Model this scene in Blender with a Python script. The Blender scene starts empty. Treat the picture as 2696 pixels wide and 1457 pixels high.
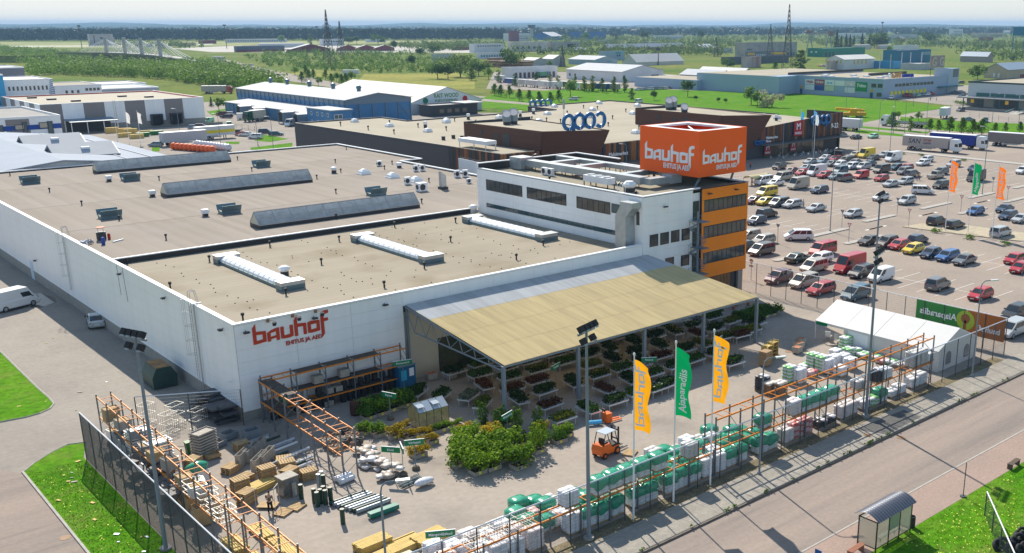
import bpy, math, random
from mathutils import Vector, Matrix
random.seed(7)
SC = bpy.context.scene
COL = SC.collection
R_ = math.radians
# camera
YAW, PITCH, FPX, CX, CY, CH = 0.8253, 0.28703, 2645.5, 1653.1, 845.06, 34.0
FW = Vector((math.cos(YAW)*math.cos(PITCH), math.sin(YAW)*math.cos(PITCH), -math.sin(PITCH)))
RT = Vector((math.sin(YAW), -math.cos(YAW), 0))
UP = RT.cross(FW)
CP = Vector((-31.35, -84.2, CH))
cam_d = bpy.data.cameras.new('camera')
cam = bpy.data.objects.new('camera', cam_d)
COL.objects.link(cam)
M = Matrix((RT, UP, -FW)).transposed().to_4x4()
M.translation = CP
cam.matrix_world = M
cam_d.sensor_width = 36
cam_d.lens = 36*FPX/2696
cam_d.shift_x = -(CX-1348)/2696
cam_d.shift_y = (CY-728.5)/2696
cam_d.clip_end = 60000
cam_d.clip_start = 1
SC.camera = cam
# world, sun, exposure
SUN_DIR = Vector((0.337, 0.942, 0)).normalized()
SUN_EL = R_(41.5)
SKY_K = 4.0
w = bpy.data.worlds.new('World')
SC.world = w
w.use_nodes = True
nt = w.node_tree
bg = nt.nodes['Background']
sky = nt.nodes.new('ShaderNodeTexSky')
sky.sky_type = 'NISHITA'
sky.sun_disc = False
sky.sun_elevation = SUN_EL
sky.sun_rotation = math.atan2(SUN_DIR.x, SUN_DIR.y)
sky.altitude = 0
sky.air_density = 1.0
sky.dust_density = 0.2
sky.ozone_density = 4.0
# hazy air: the glare near the horizon is rolled off softly and evenly all round
ad = nt.nodes.new('ShaderNodeVectorMath')
ad.operation = 'ADD'
ad.inputs[1].default_value = (SKY_K, SKY_K, SKY_K)
dvn = nt.nodes.new('ShaderNodeVectorMath')
dvn.operation = 'DIVIDE'
sc_n = nt.nodes.new('ShaderNodeVectorMath')
sc_n.operation = 'SCALE'
sc_n.inputs['Scale'].default_value = SKY_K
nt.links.new(sky.outputs[0], ad.inputs[0])
nt.links.new(sky.outputs[0], dvn.inputs[0])
nt.links.new(ad.outputs[0], dvn.inputs[1])
nt.links.new(dvn.outputs[0], sc_n.inputs[0])
nt.links.new(sc_n.outputs[0], bg.inputs[0])
bg.inputs[1].default_value = 0.15
sd = bpy.data.lights.new('sun', 'SUN')
sd.energy = 3.2
sd.angle = R_(0.53)
sd.color = (1.0, 0.92, 0.79)
sun = bpy.data.objects.new('sun', sd)
COL.objects.link(sun)
dv = Vector((SUN_DIR.x*math.cos(SUN_EL), SUN_DIR.y*math.cos(SUN_EL), math.sin(SUN_EL)))
sun.rotation_euler = dv.to_track_quat('Z', 'Y').to_euler()
sun.location = (0, 0, 100)
SC.view_settings.view_transform = 'Standard'
SC.view_settings.look = 'None'
SC.view_settings.exposure = 1.2
SC.view_settings.gamma = 1.0
SC.view_settings.use_curve_mapping = False
SC.cycles.max_bounces = 6
SC.cycles.diffuse_bounces = 3
SC.cycles.glossy_bounces = 3
SC.cycles.transmission_bounces = 4
SC.cycles.transparent_max_bounces = 12
SC.cycles.volume_bounces = 0
def at(x, y, z=0.0):
 d = FW + RT*((x-CX)/FPX) - UP*((y-CY)/FPX)
 return CP + d*((z-CP.z)/d.z)
def rnd(a, b):
 return random.uniform(a, b)
# materials
MATS = {}
def mat(name, col, rough=0.8, metal=0.0, var=0.0, scale=1.0, bump=0.0, bscale=None, spec=0.4, alpha=1.0,
  col2=None, trans=0.0, obj_color=False, detail=5, stretch=None, coat=0.0, rot=0.0):
 if name in MATS:
  return MATS[name]
 m = bpy.data.materials.new(name)
 m.use_nodes = True
 t = m.node_tree
 N, L = t.nodes, t.links
 b = N['Principled BSDF']
 b.inputs['Base Color'].default_value = (*col, 1)
 b.inputs['Roughness'].default_value = rough
 b.inputs['Metallic'].default_value = metal
 b.inputs['Specular IOR Level'].default_value = spec
 b.inputs['Alpha'].default_value = alpha
 if trans:
  b.inputs['Transmission Weight'].default_value = trans
 if coat:
  b.inputs['Coat Weight'].default_value = coat
  b.inputs['Coat Roughness'].default_value = 0.05
 tc = None
 if var or bump:
  tc = N.new('ShaderNodeTexCoord')
  src = tc.outputs['Object']
  if stretch:
   mp = N.new('ShaderNodeMapping')
   mp.inputs['Scale'].default_value = stretch
   mp.inputs['Rotation'].default_value = (0, 0, rot)
   L.new(src, mp.inputs[0])
   src = mp.outputs[0]
  nz = N.new('ShaderNodeTexNoise')
  nz.inputs['Scale'].default_value = scale
  nz.inputs['Detail'].default_value = detail
  nz.inputs['Roughness'].default_value = 0.6
  L.new(src, nz.inputs['Vector'])
 if obj_color:
  oi = N.new('ShaderNodeObjectInfo')
  L.new(oi.outputs['Color'], b.inputs['Base Color'])
 elif var:
  mr = N.new('ShaderNodeMapRange')
  mr.inputs[1].default_value = 0.3
  mr.inputs[2].default_value = 0.7
  L.new(nz.outputs['Fac'], mr.inputs[0])
  mx = N.new('ShaderNodeMix')
  mx.data_type = 'RGBA'
  c2 = col2 if col2 else tuple(max(0, c*(1-var)) for c in col)
  c1 = col if col2 else tuple(min(1, c*(1+var)) for c in col)
  mx.inputs[6].default_value = (*c1, 1)
  mx.inputs[7].default_value = (*c2, 1)
  L.new(mr.outputs[0], mx.inputs[0])
  L.new(mx.outputs[2], b.inputs['Base Color'])
 if bump:
  bp = N.new('ShaderNodeBump')
  bp.inputs['Strength'].default_value = bump
  bp.inputs['Distance'].default_value = 0.05
  if bscale:
   n2 = N.new('ShaderNodeTexNoise')
   n2.inputs['Scale'].default_value = bscale
   n2.inputs['Detail'].default_value = 3
   L.new(tc.outputs['Object'], n2.inputs['Vector'])
   L.new(n2.outputs['Fac'], bp.inputs['Height'])
  else:
   L.new(nz.outputs['Fac'], bp.inputs['Height'])
  L.new(bp.outputs[0], b.inputs['Normal'])
 MATS[name] = m
 return m
def translu(m, f):
 N, L = m.node_tree.nodes, m.node_tree.links
 b = N['Principled BSDF']
 t = N.new('ShaderNodeBsdfTranslucent')
 c = b.inputs['Base Color']
 if c.links:
  L.new(c.links[0].from_socket, t.inputs[0])
 else:
  t.inputs[0].default_value = c.default_value
 x = N.new('ShaderNodeMixShader')
 x.inputs[0].default_value = f
 L.new(b.outputs[0], x.inputs[1])
 L.new(t.outputs[0], x.inputs[2])
 L.new(x.outputs[0], N['Material Output'].inputs[0])
 return m
def ground_mat(name, c1, c2, s1=0.06, s2=1.2, fine=0.12, rough=0.9, stretch=None, rot=0.0, stain=None, sfac=0.5):
 if name in MATS:
  return MATS[name]
 m = bpy.data.materials.new(name)
 m.use_nodes = True
 t = m.node_tree
 N, L = t.nodes, t.links
 b = N['Principled BSDF']
 b.inputs['Roughness'].default_value = rough
 b.inputs['Specular IOR Level'].default_value = 0.03
 tc = N.new('ShaderNodeTexCoord')
 mp = N.new('ShaderNodeMapping')
 mp.inputs['Scale'].default_value = stretch or (1, 1, 1)
 mp.inputs['Rotation'].default_value = (0, 0, rot)
 L.new(tc.outputs['Object'], mp.inputs[0])
 def noise(sc, det, src):
  n = N.new('ShaderNodeTexNoise')
  n.inputs['Scale'].default_value = sc
  n.inputs['Detail'].default_value = det
  n.inputs['Roughness'].default_value = 0.65
  L.new(src, n.inputs['Vector'])
  r = N.new('ShaderNodeMapRange')
  r.inputs[1].default_value = 0.32
  r.inputs[2].default_value = 0.68
  L.new(n.outputs['Fac'], r.inputs[0])
  return r.outputs[0]
 def mix(f, a, bb, bt='MIX', fac=None):
  x = N.new('ShaderNodeMix')
  x.data_type = 'RGBA'
  x.blend_type = bt
  for i, v in ((6, a), (7, bb)):
   if isinstance(v, tuple):
    x.inputs[i].default_value = (*v, 1)
   else:
    L.new(v, x.inputs[i])
  if fac is not None:
   x.inputs[0].default_value = fac
  else:
   L.new(f, x.inputs[0])
  return x.outputs[2]
 base = mix(noise(s1, 4, mp.outputs[0]), c1, c2)
 fn = noise(s2, 4, tc.outputs['Object'])
 g = N.new('ShaderNodeMapRange')
 g.inputs[3].default_value = 1-fine
 g.inputs[4].default_value = 1+fine
 L.new(fn, g.inputs[0])
 cr = N.new('ShaderNodeCombineColor')
 for i in range(3):
  L.new(g.outputs[0], cr.inputs[i])
 out = mix(None, base, cr.outputs[0], 'MULTIPLY', 1.0)
 if stain:
  sn = noise(s1*2.3, 5, mp.outputs[0])
  pw = N.new('ShaderNodeMath')
  pw.operation = 'POWER'
  pw.inputs[1].default_value = 3
  L.new(sn, pw.inputs[0])
  ml = N.new('ShaderNodeMath')
  ml.operation = 'MULTIPLY'
  ml.inputs[1].default_value = sfac
  L.new(pw.outputs[0], ml.inputs[0])
  out = mix(ml.outputs[0], out, stain)
 L.new(out, b.inputs['Base Color'])
 MATS[name] = m
 return m
WHITE = mat('white_paint', (0.78, 0.8, 0.84), 0.45, var=0.03, scale=0.4)
PANEL = mat('white_wall_panel', (0.86, 0.88, 0.91), 0.38, var=0.05, scale=1.1, spec=0.5, stretch=(.7, .7, .06))
TRIMW = mat('white_metal_trim', (0.82, 0.84, 0.87), 0.35)
DARK = mat('dark_metal', (0.035, 0.04, 0.048), 0.5)
STEEL = mat('galvanised_steel', (0.42, 0.45, 0.48), 0.38, metal=0.6, var=0.12, scale=3)
POLE = mat('grey_pole_paint', (0.19, 0.23, 0.27), 0.5, var=0.08, scale=2)
ORANGE = mat('orange_cladding', (0.95, 0.26, 0.005), 0.45, var=0.05, scale=0.6)
SIGNO = mat('orange_sign_face', (0.95, 0.115, 0.002), 0.4)
RACKO = mat('orange_rack_paint', (0.72, 0.22, 0.01), 0.5, var=0.12, scale=4)
GLASS = mat('dark_window_glass', (0.035, 0.04, 0.045), 0.06, spec=0.7, var=0.6, scale=0.7, col2=(0.10, 0.10, 0.09))
GLASSB = mat('blue_window_glass', (0.05, 0.10, 0.12), 0.05, spec=0.8)
BLACKR = mat('black_rubber', (0.018, 0.018, 0.02), 0.7)
REDL = mat('red_logo_paint', (0.52, 0.04, 0.015), 0.5)
LETW = mat('white_lettering', (0.8, 0.82, 0.86), 0.5)
CONC = mat('concrete_plinth', (0.30, 0.29, 0.27), 0.9, var=0.15, scale=1.2, bump=0.2)
WOODP = mat('pallet_wood', (0.42, 0.29, 0.15), 0.85, var=0.22, scale=3)
TIMBER = mat('sawn_timber', (0.58, 0.42, 0.14), 0.8, var=0.2, scale=4, stretch=(1, 6, 1))
GRNSGN = mat('green_sign_paint', (0.0, 0.20, 0.075), 0.5)
YELT = mat('yellow_price_tag', (0.85, 0.75, 0.03), 0.6)
ALU = mat('white_aluminium', (0.66, 0.68, 0.7), 0.35, metal=0.3)
LOUVRE = mat('bluegrey_vent_metal', (0.13, 0.20, 0.23), 0.45, metal=0.3, var=0.15, scale=2)
# mesh helpers
class MB:
 def __init__(s):
  s.v, s.f, s.mi, s.cur = [], [], [], 0
 def face(s, *idx):
  s.f.append(idx)
  s.mi.append(s.cur)
 def add(s, pts):
  i = len(s.v)
  s.v.extend(tuple(p) for p in pts)
  return i
 def poly(s, pts):
  i = s.add(pts)
  s.face(*range(i, i+len(pts)))
  return s
 def box(s, x0, y0, z0, x1, y1, z1):
  i = s.add([(x0, y0, z0), (x1, y0, z0), (x1, y1, z0), (x0, y1, z0), (x0, y0, z1), (x1, y0, z1), (x1, y1, z1), (x0, y1, z1)])
  for q in ((0, 3, 2, 1), (4, 5, 6, 7), (0, 1, 5, 4), (1, 2, 6, 5), (2, 3, 7, 6), (3, 0, 4, 7)):
   s.face(*[i+k for k in q])
  return s
 def cbox(s, c, sz, rz=0.0, rx=0.0, ry=0.0):
  m = Matrix.Translation(c) @ Matrix.Rotation(rz, 4, 'Z') @ Matrix.Rotation(ry, 4, 'Y') @ Matrix.Rotation(rx, 4, 'X')
  a, b, d = sz[0]/2, sz[1]/2, sz[2]/2
  i = s.add([m @ Vector(p) for p in ((-a, -b, -d), (a, -b, -d), (a, b, -d), (-a, b, -d), (-a, -b, d), (a, -b, d), (a, b, d), (-a, b, d))])
  for q in ((0, 3, 2, 1), (4, 5, 6, 7), (0, 1, 5, 4), (1, 2, 6, 5), (2, 3, 7, 6), (3, 0, 4, 7)):
   s.face(*[i+k for k in q])
  return s
 def prism(s, pts, z0, z1):
  n = len(pts)
  i = s.add([(p[0], p[1], z0) for p in pts] + [(p[0], p[1], z1) for p in pts])
  s.face(*[i+k for k in range(n-1, -1, -1)])
  s.face(*[i+n+k for k in range(n)])
  for k in range(n):
   j = (k+1) % n
   s.face(i+k, i+j, i+n+j, i+n+k)
  return s
 def extr(s, pts, fn0, fn1):
  n = len(pts)
  i = s.add([fn0(*p) for p in pts] + [fn1(*p) for p in pts])
  s.face(*[i+k for k in range(n-1, -1, -1)])
  s.face(*[i+n+k for k in range(n)])
  for k in range(n):
   j = (k+1) % n
   s.face(i+k, i+j, i+n+j, i+n+k)
  return s
 def cyl(s, p0, p1, r0, r1=None, n=8, caps=True):
  r1 = r0 if r1 is None else r1
  p0, p1 = Vector(p0), Vector(p1)
  d = (p1-p0)
  if d.length < 1e-6:
   return s
  d.normalize()
  a = d.orthogonal().normalized()
  b = d.cross(a)
  ring = [(a*math.cos(2*math.pi*k/n)+b*math.sin(2*math.pi*k/n)) for k in range(n)]
  i = s.add([p0+q*r0 for q in ring]+[p1+q*r1 for q in ring])
  for k in range(n):
   j = (k+1) % n
   s.face(i+k, i+j, i+n+j, i+n+k)
  if caps:
   s.face(*[i+k for k in range(n-1, -1, -1)])
   s.face(*[i+n+k for k in range(n)])
  return s
 def tube(s, pts, r, n=6):
  for a, b in zip(pts[:-1], pts[1:]):
   s.cyl(a, b, r, n=n)
  return s
 def lathe(s, prof, n=12, c=(0, 0, 0)):
  i0 = len(s.v)
  for r, z in prof:
   s.v.extend([(c[0]+r*math.cos(2*math.pi*k/n), c[1]+r*math.sin(2*math.pi*k/n), c[2]+z) for k in range(n)])
  for j in range(len(prof)-1):
   for k in range(n):
    q = (k+1) % n
    s.face(i0+j*n+k, i0+j*n+q, i0+(j+1)*n+q, i0+(j+1)*n+k)
  s.face(*[i0+(len(prof)-1)*n+k for k in range(n)])
  return s
 def blob(s, c, r, n=8, m=5, jit=0.0):
  i0 = len(s.v)
  for j in range(1, m):
   th = math.pi*j/m
   for k in range(n):
    ph = 2*math.pi*k/n
    q = 1+rnd(-jit, jit)
    s.v.append((c[0]+r[0]*q*math.sin(th)*math.cos(ph), c[1]+r[1]*q*math.sin(th)*math.sin(ph), c[2]+r[2]*q*math.cos(th)))
  top = s.add([(c[0], c[1], c[2]+r[2]), (c[0], c[1], c[2]-r[2])])
  for k in range(n):
   q = (k+1) % n
   s.face(i0+k, i0+q, top)
   s.face(i0+(m-2)*n+q, i0+(m-2)*n+k, top+1)
   for j in range(m-2):
    s.face(i0+j*n+k, i0+(j+1)*n+k, i0+(j+1)*n+q, i0+j*n+q)
  return s
 def mesh(s, name, mats, smooth=False, off=None):
  me = bpy.data.meshes.new(name)
  vs = s.v if off is None else [(v[0]-off[0], v[1]-off[1], v[2]-off[2]) for v in s.v]
  me.from_pydata(vs, [], s.f)
  for m in (mats if isinstance(mats, (list, tuple)) else [mats]):
   me.materials.append(m)
  if any(s.mi):
   me.polygons.foreach_set('material_index', s.mi)
  if smooth:
   me.polygons.foreach_set('use_smooth', [True]*len(s.f))
  me.update()
  return me
def tag(o, label=None, cat=None, group=None, kind=None):
 if label:
  o['label'] = label
 if cat:
  o['category'] = cat
 if group:
  o['group'] = group
 if kind:
  o['kind'] = kind
 return o
KIDS = {}
def link(name, data, par=None, loc=(0, 0, 0), rz=0.0, sc=None, col=None):
 o = bpy.data.objects.new(name, data)
 COL.objects.link(o)
 if par is not None:
  o.parent = par
  KIDS.setdefault(par.as_pointer(), []).append(o)
 o.location = loc
 if rz:
  o.rotation_euler = (0, 0, rz)
 if sc:
  o.scale = sc if isinstance(sc, (tuple, list)) else (sc, sc, sc)
 if col:
  o.color = (*col, 1)
 return o
def T(name, label, cat, loc=(0, 0, 0), rz=0.0, group=None):
 o = link(name, None, None, loc, rz)
 o.empty_display_size = 0.1
 return tag(o, label, cat, group)
def root_of(o):
 while o.parent is not None:
  o = o.parent
 return o
def part(name, mb, m, par, W=False, smooth=False):
 off = root_of(par).location if W else None
 return link(name, mb.mesh(name, m, smooth, off), par)
def pw(*a):
 return part(*a, W=True)
def solo(name, mb, m, label, cat, group=None, smooth=False, kind=None):
 xs = [v[0] for v in mb.v]
 ys = [v[1] for v in mb.v]
 zs = [v[2] for v in mb.v]
 off = ((min(xs)+max(xs))/2, (min(ys)+max(ys))/2, min(zs))
 o = link(name, mb.mesh(name, m, smooth, off), None, off)
 return tag(o, label, cat, group, kind)
def struct(name, mb, m, par=None, smooth=False):
 o = link(name, mb.mesh(name, m, smooth), par)
 if par is None:
  o['kind'] = 'structure'
 return o
def clone(root, loc, rz=0.0, label=None, group=None, sc=None, cols=None):
 def rec(o, p):
  c = o.copy()
  COL.objects.link(c)
  if p is not None:
   c.parent = p
   KIDS.setdefault(p.as_pointer(), []).append(c)
  for ch in KIDS.get(o.as_pointer(), ()):
   d = rec(ch, c)
   if cols:
    st = ch.name.split('.')[0]
    if st in cols:
     d.color = (*cols[st], 1)
  return c
 r = rec(root, None)
 r.location = loc
 r.rotation_euler = (0, 0, rz)
 if sc:
  r.scale = sc if isinstance(sc, (tuple, list)) else (sc, sc, sc)
 return tag(r, label, None, group)
def kill(root):
 for ch in KIDS.pop(root.as_pointer(), ()):
  kill(ch)
 bpy.data.objects.remove(root)
def text_mb(s, size, align='CENTER', extr=0.01, shear=0.0, bold=0.0, sx=1.0):
 cu = bpy.data.curves.new('lettering', 'FONT')
 cu.body = s
 cu.size = size
 cu.align_x = align
 cu.extrude = extr
 cu.shear = shear
 cu.offset = bold
 cu.resolution_u = 2
 o = bpy.data.objects.new('lettering', cu)
 me = o.to_mesh()
 vs = [(v.co.x*sx, v.co.y, v.co.z) for v in me.vertices]
 fs = [tuple(p.vertices) for p in me.polygons]
 o.to_mesh_clear()
 bpy.data.objects.remove(o)
 bpy.data.curves.remove(cu)
 return vs, fs
def put_text(mb, s, size, org, U, V, W=None, **k):
 vs, fs = text_mb(s, size, **k)
 U, V = Vector(U), Vector(V)
 Wv = U.cross(V) if W is None else Vector(W)
 org = Vector(org)
 i = mb.add([org+U*a+V*b+Wv*c for a, b, c in vs])
 for f in fs:
  mb.face(*[i+q for q in f])
 return mb
# the store's wordmark, drawn letter by letter (u right, v up, x-height 1)
LOGO = {
 'b': (0.0, [[(0, 0), (.28, 0), (.28, 1.72), (0, 1.4)], [(.28, 0), (1.1, 0.08), (1.1, .34), (.28, .27)], [(.28, .78), (.82, .74), (1.1, .72), (1.1, .98), (.28, 1.05)], [(.82, .317), (1.1, .34), (1.1, .72), (.82, .74)]]),
 'a': (1.2, [[(0, 0), (.28, .02), (.28, .62), (0, .5)], [(0, .5), (.28, .62), (.28, .92), (0, .75)], [(.28, .70), (.76, .78), (1.04, .78), (1.04, 1.06), (.7, 1.04), (.28, .92)], [(.76, 0), (1.04, 0), (1.04, .78), (.76, .78)], [(.28, .18), (.76, .24), (.76, .44), (.28, .38)]]),
 'u': (2.36, [[(0, 0.05), (.28, 0), (.28, 1.05), (0, 1.05)], [(.28, 0), (.8, 0), (.8, .3), (.28, .27)], [(.8, 0), (1.08, 0.1), (1.08, 1.05), (.8, 1.05)]]),
 'h': (3.56, [[(0, 0), (.28, 0), (.28, 1.72), (0, 1.4)], [(.28, .76), (.78, .74), (1.06, .98), (.28, 1.05)], [(.78, 0), (1.06, 0), (1.06, .98), (.78, .74)]]),
 'o': (4.74, [[(0, 0.05), (.28, .29), (.28, .74), (0, .96)], [(0, 0.05), (.3, 0), (1.08, .06), (.8, .32), (.28, .29)], [(.8, .32), (1.08, .06), (1.08, 1.0), (.8, .75)], [(.28, .74), (.8, .75), (1.08, 1.0), (.3, 1.05), (0, .96)]]),
 'f': (5.94, [[(0, -.62), (.28, -.3), (.28, 1.3), (0, 1.3)], [(0, 1.3), (.28, 1.3), (.42, 1.42), (.72, 1.46), (.72, 1.74), (.3, 1.72), (.06, 1.55)], [(.28, .78), (.66, .8), (.66, 1.06), (.28, 1.06)]]),
}
def wordmark(par, org, U, V, h, m, th=0.05, world=True):
 U, V = Vector(U), Vector(V)
 Wv = U.cross(V)
 org = Vector(org)
 for ch, (dx, quads) in LOGO.items():
  mb = MB()
  for q in quads:
   mb.extr(q, lambda a, b: org+U*((a+dx)*h)+V*(b*h), lambda a, b: org+U*((a+dx)*h)+V*(b*h)+Wv*th)
  part('letter', mb, m, par, W=world)
# == ground, roads, lawns
GR = ground_mat('meadow_grass', (0.085, 0.15, 0.025), (0.18, 0.185, 0.05), 0.012, 0.25, 0.3, 1.0, stain=(0.05, 0.09, 0.02), sfac=0.6)
LAWN = ground_mat('mown_grass', (0.045, 0.18, 0.004), (0.10, 0.225, 0.01), 0.11, 1.6, 0.35, 1.0, stain=(0.20, 0.19, 0.06), sfac=0.6)
ASPH = ground_mat('sunbleached_asphalt', (0.335, 0.30, 0.262), (0.275, 0.248, 0.222), 0.05, 2.0, 0.09, 0.9, stain=(0.17, 0.155, 0.145), sfac=0.5)
LOT = ground_mat('pinkish_car_park_asphalt', (0.335, 0.282, 0.24), (0.285, 0.242, 0.21), 0.045, 2.2, 0.08, 0.9, stain=(0.20, 0.175, 0.16), sfac=0.4)
ROADM = ground_mat('reddish_road_asphalt', (0.315, 0.255, 0.218), (0.235, 0.202, 0.18), 0.25, 3.0, 0.08, 0.85, stretch=(0.06, 1.1, 1), stain=(0.16, 0.145, 0.14), sfac=0.55)
PATHM = ground_mat('reddish_footpath', (0.335, 0.25, 0.21), (0.295, 0.228, 0.195), 0.2, 5.0, 0.12, 0.9)
SLABM = ground_mat('pavement_concrete', (0.36, 0.33, 0.285), (0.30, 0.275, 0.24), 0.4, 3.0, 0.12, 0.9, stretch=(0.12, 1, 1), stain=(0.20, 0.18, 0.16), sfac=0.5)
GRAV = ground_mat('dry_gravel', (0.25, 0.20, 0.13), (0.15, 0.125, 0.085), 1.2, 9.0, 0.45, 1.0, stain=(0.10, 0.12, 0.04), sfac=0.5)
DRYG = ground_mat('dry_meadow_grass', (0.30, 0.27, 0.07), (0.16, 0.19, 0.05), 0.02, 0.4, 0.3, 1.0)
YARDM = ground_mat('pale_yard_asphalt', (0.36, 0.312, 0.268), (0.31, 0.272, 0.238), 0.06, 2.0, 0.08, 0.9, stain=(0.19, 0.17, 0.15), sfac=0.55)
FIELD = ground_mat('airfield_grass', (0.33, 0.32, 0.17), (0.22, 0.26, 0.10), 0.006, 0.1, 0.15, 1.0)
KERBM = mat('kerb_stone', (0.36, 0.34, 0.31), 0.9, var=0.15, scale=2)
LINEM = mat('white_road_paint', (0.62, 0.60, 0.57), 0.8, var=0.2, scale=1.5)
def sheet(name, pts, m, z, par=None):
 return struct(name, MB().poly([(p[0], p[1], z) for p in pts]), m, par)
def psheet(name, pix, m, z, extra=()):
 return sheet(name, [at(*p)[:2] for p in pix] + list(extra), m, z)
sheet('ground', [(-9000, -9000), (16000, -9000), (16000, 16000), (-9000, 16000)], GR, 0.0)
sheet('paved_ground', [(-150, -37.3), (260, -37.3), (250, 120), (240, 205), (200, 262), (222, 285), (220, 310), (135, 400), (60, 440), (-150, 440)], ASPH, 0.012)
sheet('store_yard', [(-12.6, -36.6), (66, -36.6), (66, 0), (-12.6, 0.9)], YARDM, 0.024)
car_park = sheet('car_park', [(66.8, -34.5), (140, -34.5), (190, -8), (216, 25), (216, 84), (92, 84), (72, 34), (72, 0), (66.8, 0)], LOT, 0.024)
sheet('truck_park', [(140, -37), (262, -37), (262, 100), (216.5, 100), (216.5, 25), (190, -8)], LOT, 0.02)
sheet('street', [(-400, -47.75), (700, -47.75), (700, -40.75), (-400, -40.75)], ROADM, 0.012)
sheet('footpath', [(-400, -51.0), (700, -51.0), (700, -47.9), (-400, -47.9)], PATHM, 0.03)
struct('kerb', MB().box(-400, -47.9, -.1, 700, -47.75, 0.05), KERBM)
sheet('lawn', [(-60, -140), (120, -140), (120, -51.0), (-60, -51.0)], LAWN, 0.02)
struct('verge', MB().poly([(-12.6, -37.4, .028), (66, -37.4, .028), (66, -36.0, .028), (-12.6, -36.0, .028)]), GRAV)
# concrete pavement of long slabs, each with its own edges
pav = struct('pavement', MB().box(-60, -40.6, 0, 130, -37.42, 0.1), CONC)
slab = MB().box(0.008, -40.58, 0.1, 2.992, -37.44, 0.128).mesh('slab', SLABM)
for i in range(44):
 link('slab', slab, pav, (-18+i*3, 0, rnd(-.004, .004)))
struct('kerb', MB().box(-60, -40.75, -.05, 130, -40.6, 0.14), mat('dark_kerb_stone', (0.16, 0.13, 0.10), 0.9, var=0.2, scale=3))
# asphalt patches and manholes on the street side
sheet('asphalt_patch', [(38.3, -37.9), (45.5, -38.2), (45.2, -40.2), (39.4, -40.4)], mat('fresh_asphalt', (0.10, 0.098, 0.095), 0.9, var=0.2, scale=4), 0.136)
for px_, py_, zz in ((2284, 1150, .135), (2372, 1153, .03), (172, 1417, .03), (2075, 927, .04)):
 p = at(px_, py_)
 o = solo('manhole_cover', MB().cyl((p.x, p.y, zz-.02), (p.x, p.y, zz+.006), 0.36, n=20), mat('rusty_iron', (0.25, 0.14, 0.07), 0.7, var=0.25, scale=6),
    {2284: 'rust brown round manhole cover in the concrete pavement', 2372: 'small round manhole cover in the street beside the kerb', 172: 'round grey manhole cover beside the lawn kerb on the side street', 2075: 'round drain cover in the yard beside the white tent'}[px_], 'manhole cover')
# left lawns with kerbs
a4 = lambda x, y: (x*.27174, 1080+y*.27174)
b3 = lambda x, y: (x*.27301, 720+y*.27301)
LP = [at(*a4(*p))[:2] for p in ((235, 598), (330, 520), (480, 425), (650, 340), (830, 318))]
sheet('lawn', [(-17.02, 1.8)] + LP[1:] + [(-12.75, 1.5), (-12.75, -40), (-17.02, -40)], LAWN, 0.045)
struct('kerb', MB().box(-17.2, -40, 0, -17.03, 1.8, 0.12), KERBM)
kb = MB()
for p, q in zip(LP[:-1], LP[1:]):
 kb.cyl((p[0], p[1], .03), (q[0], q[1], .03), .08, n=6)
struct('kerb', kb, KERBM)
L2 = [at(*b3(*p))[:2] for p in ((0, 752), (180, 930), (360, 1105), (480, 1210), (520, 1262), (480, 1310), (380, 1355), (250, 1392), (0, 1440))]
sheet('lawn', L2 + [(L2[-1][0]-30, L2[-1][1]-5), (L2[0][0]-30, L2[0][1]+25)], LAWN, 0.045)
kb = MB()
for p, q in zip(L2[:-1], L2[1:]):
 kb.cyl((p[0], p[1], .03), (q[0], q[1], .03), .09, n=6)
struct('kerb', kb, KERBM)
sheet('side_street', [(-60, -80), (-17.2, -80), (-17.2, 1.6), (-20, 6), (-60, -2)], ROADM, 0.02)
# green fields and lots beyond the retail park
t2 = lambda x, y: (650+x*.27301, y*.27301)
z1 = lambda x, y: (1150+x*.1941, 240+y*.1941)
z4 = lambda x, y: (400+x*.1941, 180+y*.1941)
z5 = lambda x, y: (2150+x*.21196, 140+y*.21196)
t3 = lambda x, y: (1300+x*.27301, y*.27301)
q4 = lambda x, y: (1950+x*.2896, y*.2896)
psheet('lawn', [(1262, 275), (1262, 262), (1300, 248), (1480, 236), (1640, 233), (1870, 240), (2110, 247), (2300, 262), (2500, 283), (2400, 298), (2262, 326), (2215, 345), (1500, 306)], LAWN, 0.05)
psheet('lawn', [z5(1040, 790), z5(1500, 835), z5(2640, 885), z5(2640, 985), z5(1900, 985), z5(1400, 950), z5(1040, 850)], LAWN, 0.05)
psheet('lawn', [z5(515, 905), z5(1395, 985), z5(1385, 1005), z5(500, 930)], LAWN, 0.05)
psheet('lawn', [z5(480, 945), z5(1095, 1015), z5(1085, 1040), z5(480, 995)], LAWN, 0.05)
psheet('lawn', [z4(745, 590), z4(1000, 550), z4(1012, 612), z4(820, 640)], LAWN, 0.05)
psheet('lawn', [z4(1390, 985), z4(1500, 900), z4(1855, 960), z4(1600, 1002)], LAWN, 0.05)
psheet('lawn', [z4(1340, 1080), z4(1905, 1012), z4(1905, 1110), z4(1340, 1110)], LAWN, 0.05)
psheet('lawn', [z4(715, 755), z4(905, 795), z4(880, 812), z4(740, 805)], LAWN, 0.05)
psheet('lawn', [z4(0, 1080), z4(110, 1070), z4(100, 1130), z4(0, 1130)], LAWN, 0.05)
psheet('lawn', [z4(1000, 1000), z4(1190, 1000), z4(1180, 1030), z4(1010, 1030)], LAWN, 0.05)
psheet('lawn', [z1(600, 90), z1(1700, 175), z1(1240, 260), z1(610, 230)], LAWN, 0.045)
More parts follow.
